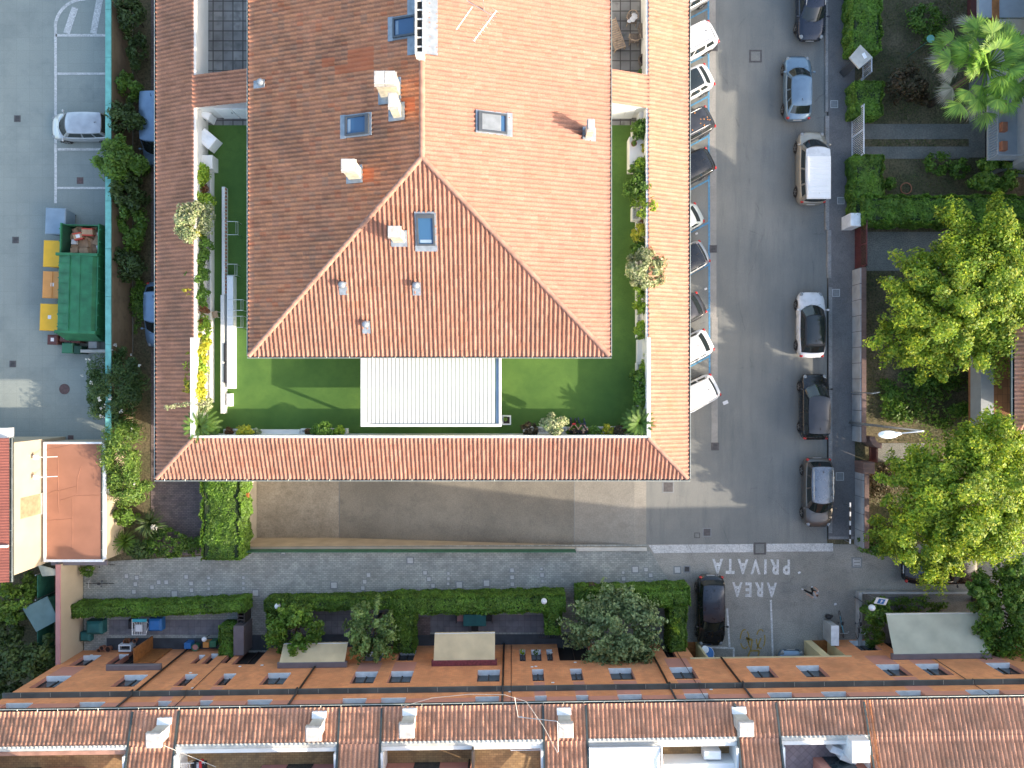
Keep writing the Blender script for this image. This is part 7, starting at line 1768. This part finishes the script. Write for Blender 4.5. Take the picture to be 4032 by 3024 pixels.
b=MB(); b.tube([G3(1590,2780,9.9),G3(1700,2748,10.4),G3(1850,2733,10.8),G3(1985,2735,11.2),G3(2072,2762,11.3),G3(2140,2860,11.3),G3(2196,2965,11.2)],.012,5); tag(obj('aerial_cable',b,M['cableM']),'long loose pale cable looping over the row house gutter','cable')
b=MB(); b.tube([G3(645,2935,11.3),G3(700,2958,10.9),G3(850,3020,10.4)],.015,5); tag(obj('washing_line',b,M['cableM']),'pale line running from the left chimney over the drying rack','line')
# row house terrace items
ac('white air conditioner hung high on the white terrace wall',2806,2975,9.5,.85,.42,.65,0)
RG2='air conditioners on the lilac-tiled terrace'
ac('upper air conditioner on the lilac-tiled terrace',3305,2962,9.35,.85,.35,.62,-22,group=RG2); ac('lower air conditioner on the lilac-tiled terrace',3345,2992,9.4,.85,.35,.70,-22,group=RG2)
u,v=ruv(3390,2945,10.9); t=thing('tall_cupboard','tall white cupboard in the corner of the lilac-tiled terrace','cupboard',W(u,v,ZF)); b=MB(); b.bbox(u-.45,u+.45,v-.75,v+.35,ZF,10.9,.02); obj('case',b.xf(MR),M['whitemetal'],t); b=MB(); b.box(u-.462,u-.451,v-.7,v-.22,ZF+.1,10.8); b.box(u-.462,u-.451,v-.18,v+.3,ZF+.1,10.8); obj('door',b.xf(MR),M['sill'],t)
u,v=ruv(740,3010,10.1); t=thing('drying_rack','white drying rack with black and red clothes on the second roof terrace','drying rack',W(u,v,ZF)); b=MB()
for i in range(9): b.tube([(u-.5+i*.08,v-.5,10.2),(u-.42+i*.08,v+.1,10.2)],.012,5)
b.tube([(u-.55,v-.5,10.2),(u-.45,v+.12,10.2),(u+.9,v+.12,10.2),(u+.8,v-.5,10.2)],.015,5); b.tube([(u-.4,v,10.2),(u-.1,v-.2,ZF)],.015,5); b.tube([(u+.6,v,10.2),(u+.3,v-.2,ZF)],.015,5); obj('frame',b.xf(MR),M['whitemetal'],t)
for i,(m,o) in enumerate((('blackcloth',.2),('blackcloth',.36),('greycloth',.48),('redcloth',.60),('blackcloth',.76))): b=MB(); b.bbox(u+o,u+o+.13,v-.48,v+.08+.1*(i%2),9.9,10.23,.01); obj('garment',b.xf(MR),M[m],t)
b=MB(); u0,v0=ruv(2010,2925,9.9); u1,_=ruv(2140,2925,9.9); b.tube([(u0,vt-.4,9.95),(u0,v0-.35,9.95),(u1,v0-.35,9.95),(u1,vt-.4,9.95)],.025,6); tag(obj('metal_rack',b.xf(MR),M['sill']),'pale rectangular rack under the coping of the third roof terrace','rack')
for i,px in enumerate((1860,)): 
    u,v=ruv(px,2990,11.0); b=MB(); b.box(u-.05,u+.05,-2.7,v+.3,ZF,ZF+1.5); b.tube([(u-.25,-2.6,ZF+1.7),(u-.25,-2.6,ZF)],.05,8); tag(obj('terrace_screen',b.xf(MR),M['pipe']),'dark slim screen post on the third roof terrace','post')

# ------------------------------------------------------------------ patio things along the houses
def garden_chair(label,px,py,rz,m='blackplastic',cm=None,group=None):
    x,y=G(px,py,.45); t=thing('garden_chair',label,'chair',(x,y,0),R(rz),group); obj('seat',MB().bbox(-.22,.22,-.22,.22,.42,.46,.01),M[cm or m],t,local=True); b=MB(); b.tube([(-.22,.22,.46),(-.22,.27,.85),(.22,.27,.85),(.22,.22,.46)],.02,6)
    for i in range(5): b.tube([(-.15+i*.075,.23,.46),(-.15+i*.075,.27,.85)],.012,5)
    obj('backrest',b,M[m],t,local=True)
    for sx in (-.19,.19):
        for sy in (-.19,.19): obj('leg',MB().tube([(sx,sy,0),(sx,sy,.42)],.014,5),M[m],t,local=True)
t=thing('garden_table','dark teal covered garden table under the lane hedge','table',G3(1869,2445,0)); x0,y0=G(1824,2466,.74); x1,y1=G(1914,2420,.74); obj('top',MB().bbox(x0,x1,y0,y1,.70,.74,.02),M['tealcloth'],t); obj('cloth_skirt',MB().box(x0+.01,x1-.01,y0+.01,y0+.03,.45,.70).box(x0+.01,x0+.03,y0+.031,y1-.01,.45,.70).box(x1-.03,x1-.01,y0+.031,y1-.01,.45,.70),M['tealcloth'],t)
for sx in (x0+.1,x1-.1):
    for sy in (y0+.1,y1-.1): obj('leg',MB().tube([(sx,sy,0),(sx,sy,.7)],.025,6),M['darkmetal'],t)
CG='chairs round the teal garden table'
garden_chair('black chair with a ribbed back below the teal garden table',1870,2472,180,group=CG); garden_chair('chair with a pink cushion left of the teal garden table',1814,2433,90,cm='pinkdark',group=CG); garden_chair('dark chair right of the teal garden table',1922,2433,-90,group=CG)
t=thing('drying_rack','turquoise and white drying rack with cloths and blue bags in the left patio','drying rack',G3(550,2470,0)); x0,y0=G(492,2500,.9); x1,y1=G(628,2438,.9)
b=MB(); xm0,_=G(520,0,.9); xm1,_=G(575,0,.9)
for i in range(8): b.tube([(xm0+.03+i*(xm1-xm0)/8,y0,.9),(xm0+.03+i*(xm1-xm0)/8,y1-.15,.9)],.012,5)
b.tube([(xm0,y0,.9),(xm0,y1,.9),(xm1,y1,.9),(xm1,y0,.9),(xm0,y0,.9)],.02,5)
for x in (xm0,xm1): b.tube([(x,y0+.1,.9),(x,y1-.1,.02)],.016,5); b.tube([(x,y1-.1,.9),(x,y0+.1,.02)],.016,5)
obj('frame',b,M['whitemetal'],t); obj('cloth',MB().bbox(xm0+.02,xm1+.02,y1-.18,y1+.02,.85,.93,.02),M['cyan'],t); obj('laundry',MB().bbox(xm0+.2,xm1-.25,y0+.2,y1-.35,.86,.94,.03),M['paper'],t)
o=obj('bag',MB().bbox(xm1+.03,x1,y0+.15,y1-.05,.1,.75,.12),M['blue']); tag(o,'large blue bag right of the turquoise drying rack','bag'); o=obj('bag',MB().bbox(x0,xm0-.04,y0+.25,y1-.15,.02,.6,.1),M['blackplastic']); tag(o,'dark bag with white slats left of the turquoise drying rack','bag')
o=obj('covered_furniture',MB().bbox(*[G(335,2492,.7)[0],G(398,2492,.7)[0],G(0,2500,.7)[1],G(0,2448,.7)[1]],0,.7,.15),M['tealcloth']); tag(o,'dark teal covered garden furniture by the cream wall','cover')
o=obj('covered_furniture',MB().bbox(*[G(312,2520,.5)[0],G(352,2520,.5)[0],G(0,2528,.5)[1],G(0,2492,.5)[1]],0,.5,.12),M['tealcloth']); tag(o,'small teal sheet crumpled below the covered garden furniture','cover')
def tub(name,label,cat,px,py,rpx,h,m,fill=None,n=16,group=None,sq=False):
    x,y=G(px,py,h); r=rpx*.0160
    t=thing(name,label,cat,(x,y,0),0,group)
    if sq: obj('body',MB().bbox(-r,r,-r*.9,r*.9,0,h,.03),M[m],t,local=True); obj('lid',MB().bbox(-r*1.08,r*1.08,-r,r,h+.001,h+.04,.02),M[m],t,local=True)
    else: obj('body',MB().lathe([(r*.7,0),(r,h),(r*1.06,h),(r*1.06,h+.03),(r*.9,h+.03),(r*.85,h-.05)],(0,0,0),n),M[m],t,local=True); obj('filling',MB().lathe([(r*.84,h-.04),(r*.84,h-.03)],(0,0,0),n),M[fill or 'soil'],t,local=True)
    return t
BG='tubs and bins standing in front of the left houses'
tub('bin','blue lidded bin, left of the row of coloured bins','bin',738,2543,12,.6,'blue',sq=True,group=BG); tub('basket','dark green tub with a lilac bag in it','tub',768,2549,14,.5,'greenbin','pinkdark',group=BG); tub('bin','yellow lidded bin in front of the left houses','bin',811,2539,11,.6,'orange',sq=True,group=BG); tub('bin','green lidded bin, right of the yellow one','bin',838,2536,12,.6,'greenbin',sq=True,group=BG)
o=thing('globe_lamp','white globe lamp above the yellow and blue bins','lamp',G3(804,2515,0)); obj('globe',MB().ball(G3(804,2517,.8),.16,.16,.14,16,10),M['globe'],o,smooth=True); x_,y_,_=G3(804,2517,.8); obj('pole',MB().tube([(x_,y_,0),(x_,y_,.68)],.025,6),M['darkmetal'],o)
t=thing('barbecue','grey square barbecue grate among the terracotta pots','barbecue',G3(491,2550,0)); x0,y0=G(466,2566,.6); x1,y1=G(516,2539,.6); obj('body',MB().box(x0,x0+.08,y0,y1,0,.6).box(x1-.08,x1,y0,y1,0,.6).box(x0+.08,x1-.08,y0,y0+.08,0,.6).box(x0+.08,x1-.08,y1-.08,y1,0,.6),M['sill'],t); b=MB()
for i in range(8): b.box(x0+.1+i*(x1-x0-.2)/7-.012,x0+.1+i*(x1-x0-.2)/7+.012,y0+.08,y1-.08,.5,.52)
obj('grate',b,M['iron'],t); obj('base',MB().box(x0+.08,x1-.08,y0+.08,y1-.08,.2,.3),M['dark'],t)
for i,(px,py,r,lab) in enumerate(((497,2527,12,'terracotta pot with orange flowers above the barbecue'),(530,2524,8,'small terracotta pot right of the orange flowers'),(535,2555,11,'terracotta pot right of the barbecue'),(400,2552,9,'terracotta pot at the left end of the patio pots'),(388,2562,8,'small terracotta pot at the far left of the patio pots'),(424,2557,12,'wide terracotta pot between the far left pots and the barbecue'))): tub('plant_pot',lab,'pot',px,py,r,.35,'terracotta',group='terracotta pots along the left patio')
shrub('flower','orange flowers in the pot above the barbecue','flower',497,2522,.35,10,.3,M['lf_rust'],n=110,size=.05,stem=False)
for px,py,lab in ((2058,2572,'yellow-green plant on the first narrow window sill'),(2111,2571,'green plant on the second narrow window sill')):
    u,z=fac(px,py,.1); t=shrub('plant',lab,'plant',px,py-4,z-.1,12,.35,M['lf_lime' if px<2080 else 'lf_mid'],n=120,size=.05,stem=False)
shrub('plant','pale variegated plant in the dark doorway beside the olive tree','plant',2618,2560,.6,14,.5,M['lf_cream'],n=120,size=.05,stem=False)
# lattice gate, entry roof
t=thing('lattice_gate','dark lattice gate at the end of the left lane hedge','gate',G3(948,2410,0)); b=MB(); x0,y0=G(934,2455,1.2); x1,y1=G(962,2368,1.2)
for i in range(7): y=lerp(y0,y1,i/6); b.box(x0,x1,y-.03,y+.03,1.16,1.2)
b.box(x0,x0+.05,y0,y1,0,1.159); b.box(x1-.05,x1,y0,y1,0,1.159); obj('frame',b,M['pipe'],t)
t=thing('entry_wall','thick grey-purple wall beside the dark entry','wall',G3(940,2520,0)); x0,y0=G(919,2581,1.5); x1,y1=G(960,2466,1.5); obj('wall',MB().bbox(x0,x1,y0,y1,0,1.5,.01),M['cassette'],t)
t=thing('railing','black railing in front of the houses below the upright right hedge','railing',G3(2250,2510,0)); b=MB(); xa,ya_=G(2120,2512,1); xb2,_=G(2290,2512,1)
for i in range(20): x=lerp(xa,xb2,i/19); b.tube([(x,ya_,0),(x,ya_,1)],.012,4)
b.tube([(xa,ya_,1),(xb2,ya_,1)],.02,5); obj('bars',b,M['fenceblack'],t)
x,y=G(2333,2317,.9); t=thing('litter_bin','small dark square bin at the corner of the olive tree hedge','bin',(x,y,0)); obj('body',MB().bbox(-.17,.17,-.17,.17,0,.85,.02),M['brownbin'],t,local=True); obj('lid',MB().bbox(-.19,.19,-.19,.19,.851,.9,.02),M['pipe'],t,local=True)
t=thing('handrail','bent white rail at the right end of the lane hedge','rail',G3(2700,2375,0)); obj('rail',MB().tube([G3(2680,2352,1.0),G3(2700,2362,1.1),G3(2706,2378,1.1),G3(2702,2400,1.0)],.025,6).tube([G3(2680,2352,1.0),G3(2677,2350,0)],.025,6).tube([G3(2702,2400,1.0),G3(2700,2396,0)],.025,6),M['whitemetal'],t)
# signs leaning by the portico wall
t=thing('stacked_signs','round blue road signs and a white triangle leaning by the portico wall','sign',G3(2790,2570,0))
for px,py,m,r in ((2777,2557,'sill',.2),(2788,2571,'blue',.36)):
    z_=.75; x,y=G(px,py,z_); Mx=Matrix.Translation((x,y,z_))@Matrix.Rotation(R(-25),4,'X'); obj('disc',MB().lathe([(r,-.012),(r,.012)],(0,0,0),22).xf(Mx),M[m],t); obj('disc_rim',MB().lathe([(r+.03,-.018),(r+.03,-.013)],(0,0,0),22).xf(Mx),M['whitemetal'],t)
x,y=G(2800,2588,.7); obj('triangle',MB().prism([(x-.32,y-.25),(x+.3,y-.12),(x+.1,y+.22)],.68,.71),M['whitemetal'],t)

# ------------------------------------------------------------------ bicycles
def bicycle(label,px,py,rz,m,z=.0,lean=4,group=None):
    x,y=G(px,py,.5); t=thing('bicycle',label,'bicycle',(x,y,z),R(rz),group); t.rotation_euler=(R(lean),0,R(rz))
    for sx in (-.52,.52):
        b=MB(); b.tube([(sx+.33*math.cos(a),0,.34+.33*math.sin(a)) for a in [k*math.pi/12 for k in range(25)]],.018,6,False); wh=obj('wheel',b,M['tyre'],t,local=True)
        b=MB()
        for k in range(8): a=k*math.pi/4; b.tube([(sx,0,.34),(sx+.32*math.cos(a),0,.34+.32*math.sin(a))],.004,4)
        b.lathe([(.03,-.04),(.03,.04)],(sx,0,.34),8,axis='Y'); obj('spokes',b,M['steel'],wh,local=True)
    b=MB(); bb=(-.08,0,.30); st=(-.2,0,.72); hd=(.36,0,.80)
    for p,q in ((bb,st),(bb,hd),(st,hd),((-.52,0,.34),bb),((-.52,0,.34),st),(hd,(.52,0,.34))): b.tube([p,q],.019,6)
    b.tube([(.36,0,.80),(.34,0,.98)],.016,6); b.tube([st,(-.23,0,.88)],.014,6); obj('frame',b,M[m],t,local=True)
    obj('saddle',MB().ball((-.24,0,.92),.14,.08,.035,10,6),M['blackplastic'],t,local=True); obj('handlebar',MB().tube([(.24,-.3,.98),(.36,-.22,1.0),(.36,.22,1.0),(.24,.3,.98)],.014,6),M['steel'],t,local=True)
    b=MB(); b.tube([(-.08,-.12,.30),(-.08,.12,.30)],.012,5); b.box(-.14,-.02,.12,.2,.29,.31); b.box(-.14,-.02,-.2,-.12,.29,.31); obj('pedals',b,M['darkmetal'],t,local=True)
    return t
PAINT_c=plain('cyan_bicycle_paint',(.08,.32,.42),.4); M['cyanpaint']=PAINT_c
bicycle('light blue bicycle beside the grey meter cabinet',3322,2460,-82,'cyanpaint',lean=14)
bicycle('dark bicycle leaning on the low wall by the round shrub',3388,2465,-95,'blackplastic',lean=12)
bicycle('white bicycle with a basket at the top left end of the paved lane',392,2232,0,'whitemetal',lean=-16)
bicycle('dark bicycle below the white one at the left end of the paved lane',388,2306,180,'blackplastic',lean=14)
x,y=G(3267,2432,.4); t=thing('moped_bag','crumpled black bag above the meter cabinet','bag',(x,y,0)); obj('body',MB().ball((0,0,.22),.2,.17,.22,12,8).ball((.12,.1,.4),.12,.1,.08,8,6),M['blackplastic'],t,local=True)
for i,(px,py) in enumerate(((2916,2110),(3108,2490),(3090,2512))):
    pass
t=thing('bicycle_stand','low steel bicycle stand at the left end of the paved lane','rack',G3(350,2285,0)); b=MB()
for i in range(3): x,y=G(352,2262+i*16,.3); b.tube([(x-.3,y,0),(x-.3,y,.3),(x+.3,y,.3),(x+.3,y,0)],.015,5)
obj('hoops',b,M['steel'],t)
# litter
rng=random.Random(8)
for i,(px,py,lab) in enumerate(((2856,1585,'crumpled white sheet on the street below the lowest angled car'),(2742,920,'small white scrap in the blue bay under the old pale car'),(2778,1138,'white scrap in the bay above the charcoal hatchback'),(3146,2254,'white scrap between the lettering and the slotted cover'),(3288,2378,'white scrap right of the walking person'))):
    x,y=G(px,py); o=obj('paper_scrap',MB().cbox(0,0,.03,.16 if i else .34,.12 if i else .22,.02,.4).cbox(.03,.02,.055,.1,.09,.02,1.0),M['paper']); o.location=(x,y,.01); tag(o,lab,'litter')
# ------------------------------------------------------------------ people
def skin_mesh(name, joints, edges, mat, parent, root=0, sub=1):
    me=bpy.data.meshes.new(name); me.from_pydata([j[0] for j in joints],edges,[]); o=bpy.data.objects.new(name,me); C.objects.link(o); o.parent=parent
    m=o.modifiers.new('skin','SKIN'); m.use_smooth_shade=True
    for i,j in enumerate(joints):
        r=j[1]; me.skin_vertices[0].data[i].radius=(r,r) if not hasattr(r,'__len__') else r
        me.skin_vertices[0].data[i].use_root=(i==root)
    if sub: s=o.modifiers.new('sub','SUBSURF'); s.levels=sub; s.render_levels=sub
    me.materials.append(mat)
    return o
def person(label,loc,rz,J,top,bottom,hair,shoe,skirt=None,hairlong=False,sleeves=True,belly=1.0,z_off=0):
    """J: joint name -> position (local metres); builds one continuous body plus clothes as children"""
    t=thing('person',label,'person',loc,rz)
    V=Vector; joints=[];names={};edges=[]
    def add(n,p,r,par=None):
        names[n]=len(joints); joints.append((tuple(p),r))
        if par is not None: edges.append((names[par],names[n]))
    add('pelvis',J['pelvis'],.115*belly); add('waist',V(J['pelvis']).lerp(V(J['chest']),.45),.105*belly,'pelvis'); add('chest',J['chest'],.13,'waist'); add('neck0',J['neck'],.055,'chest')
    hd=V(J['head']); nk=V(J['neck']); add('skull0',nk.lerp(hd,.45),.06,'neck0'); add('skull1',hd,.095,'skull0'); add('skull2',hd+(hd-nk).normalized()*.07,.075,'skull1')
    for s in 'LR':
        add('sh'+s,J['sh'+s],.06,'chest'); add('el'+s,J['el'+s],.042,'sh'+s); add('wr'+s,J['wr'+s],.027,'el'+s)
        d=(V(J['wr'+s])-V(J['el'+s])).normalized(); side=d.cross(V((0,0,1))); side = side.normalized() if side.length>.1 else V((1,0,0)); up=side.cross(d)
        pm=V(J['wr'+s])+d*.05; add('pa'+s,pm,(.030,.018),'wr'+s)
        for k,(o,L) in enumerate(((-.027,.065),(-.009,.078),(.009,.072),(.027,.056))):
            a=pm+d*.035+side*o; add(f'f{k}a'+s,a,.0095,'pa'+s); add(f'f{k}b'+s,a+d*L*.5-up*.006,.0085,f'f{k}a'+s); add(f'f{k}c'+s,a+d*L*.9-up*.026,.007,f'f{k}b'+s)
        sg=-1 if s=='L' else 1
        a=V(J['wr'+s])+d*.025+side*sg*.03; add('t0'+s,a,.011,'wr'+s); add('t1'+s,a+d*.035+side*sg*.02-up*.01,.009,'t0'+s)
        add('hip'+s,J['hip'+s],.085,'pelvis'); add('kn'+s,J['kn'+s],.057,'hip'+s); add('cf'+s,V(J['kn'+s]).lerp(V(J['an'+s]),.35),.052,'kn'+s); add('an'+s,J['an'+s],.035,'cf'+s); add('to'+s,J['to'+s],.03,'an'+s)
    skin_mesh('body',joints,edges,M['skin'],t,0,1)
    def garment(nm,seq,mat,grow=.016):
        jj=[];ee=[];ix={}
        for a,b_,*c in seq:
            for q in (a,b_):
                if q not in ix: r=joints[names[q]][1]; r=r if not hasattr(r,'__len__') else r[0]; ix[q]=len(jj); jj.append((joints[names[q]][0],r+grow))
            ee.append((ix[a],ix[b_]))
        return skin_mesh(nm,jj,ee,mat,t,0,1)
    tops=[('chest','waist'),('waist','pelvis'),('chest','shL'),('chest','shR')]
    if sleeves: tops+=[('shL','slL'),('shR','slR')]
    for s in 'LR':
        p=V(J['sh'+s]).lerp(V(J['el'+s]),.6); names['sl'+s]=len(joints); joints.append((tuple(p),.045))
    garment('shirt',tops,top,.018)
    garment('trousers',[('pelvis','hipL'),('hipL','knL'),('knL','cfL'),('cfL','anL'),('pelvis','hipR'),('hipR','knR'),('knR','cfR'),('cfR','anR')],bottom,.014)
    for s in 'LR':
        a=V(J['an'+s]); b_=V(J['to'+s]); skin_mesh('shoe',[(tuple(a+(a-b_).normalized()*.04),.042),(tuple(a.lerp(b_,.5)),.045),(tuple(b_),.04)],[(0,1),(1,2)],shoe,t,0,1)
    # face and hair
    f=V(J['face']).normalized(); u=(hd-nk).normalized(); f=(f-u*f.dot(u)).normalized(); r=f.cross(u)
    b=MB()
    for sg in (-1,1): c=hd+f*.088+r*.032*sg+u*.02; b.ball(tuple(c),.012,.012,.010,8,6)
    obj('eyes',b,M['paper'],t,local=True)
    b=MB(); b.tube([tuple(hd+f*.09+u*.02),tuple(hd+f*.115-u*.015),tuple(hd+f*.095-u*.02)],[.008,.013,.010],6); obj('nose',b,M['skin'],t,local=True)
    b=MB(); b.tube([tuple(hd+f*.092-u*.045-r*.022),tuple(hd+f*.096-u*.047),tuple(hd+f*.092-u*.045+r*.022)],.006,5); obj('mouth',b,M['redcloth'],t,local=True)
    b=MB()
    for sg in (-1,1): b.ball(tuple(hd+r*.098*sg),.014,.018,.026,8,6)
    obj('ears',b,M['skin'],t,local=True)
    hp=[(tuple(hd-f*.012+u*.035),.098),(tuple(hd-f*.03+u*.075),.08)]; he=[(0,1)]
    if hairlong: hp+=[(tuple(hd-f*.06-u*.04),.075),(tuple(nk-f*.06-u*.06),.045)]; he+=[(0,2),(2,3)]
    skin_mesh('hair',hp,he,hair,t,0,1)
    return t
# the walking person: head is at photo (3215, 2336), feet at (3187, 2300) and (3170, 2341)
x,y=G(3181,2318); 
# walks towards the left of the picture
Jw=dict(pelvis=(0,0,.95),chest=(-.03,0,1.30),neck=(-.05,0,1.48),head=(-.09,0,1.60),face=(-1,0,-.25),
 shL=(-.03,-.19,1.42),elL=(-.16,-.27,1.18),wrL=(-.38,-.20,1.10),shR=(-.03,.19,1.42),elR=(.10,.27,1.16),wrR=(-.02,.32,.94),
 hipL=(0,-.10,.90),knL=(-.16,-.12,.52),anL=(-.30,-.13,.12),toL=(-.43,-.13,.05),hipR=(0,.10,.90),knR=(.0,.13,.48),anR=(.24,.18,.14),toR=(.13,.20,.04))
person('person in a grey top and black trousers walking across the private area in white shoes',(x,y,.006),R(-18),Jw,M['greycloth'],M['blackcloth'],M['hair'],M['shoe'])
# the two people sitting on the parapet bench, feet on the turf
def seated(px,label,top,bottom,hair,shoe,hl,spread,bel=1.0,knee_gap=.14):
    x,y=G(px,1702,ZP+.1)
    J=dict(pelvis=(0,0,.53),chest=(0,.05,.90),neck=(0,.08,1.07),head=(0,.15,1.19),face=(0,1,-.5),
      shL=(-.19,.05,1.02),elL=(-.26,.16,.78),wrL=(-.11,.36,.80),shR=(.19,.05,1.02),elR=(.26,.16,.78),wrR=(.11,.36,.80),
      hipL=(-.10,.03,.53),knL=(-knee_gap,.45,.52),anL=(-spread,.66,.11),toL=(-spread-.01,.80,.04),hipR=(.10,.03,.53),knR=(knee_gap,.45,.52),anR=(knee_gap,.60,.11),toR=(knee_gap+.01,.75,.04))
    t=person(label,(x,y,ZT),0,J,top,bottom,hair,shoe,hairlong=hl,belly=bel)
    return t
p1=seated(2293,'person in black sitting right on the parapet bench, bent over a dark handset',M['blackcloth'],M['jeans'],M['greyhair'],M['darkshoe'],False,.17,1.1)
p2=seated(2258,'person in dark clothes sitting beside the variegated shrub, holding a red phone',M['blackcloth'],M['blackcloth'],M['hair'],M['darkshoe'],True,.1)
for px,lab,m in ((2293,'black drone controller held by the right seated person','blackplastic'),(2258,'red-cased phone held by the left seated person','redcloth')):
    x,y=G(px,1702,ZP+.1); o=obj('handset',MB().bbox(-.09,.09,-.05,.05,0,.03,.01),M[m]); o.location=(x,y+.46,ZT+.80); o.rotation_euler=(R(-25),0,0); tag(o,lab,'handset')
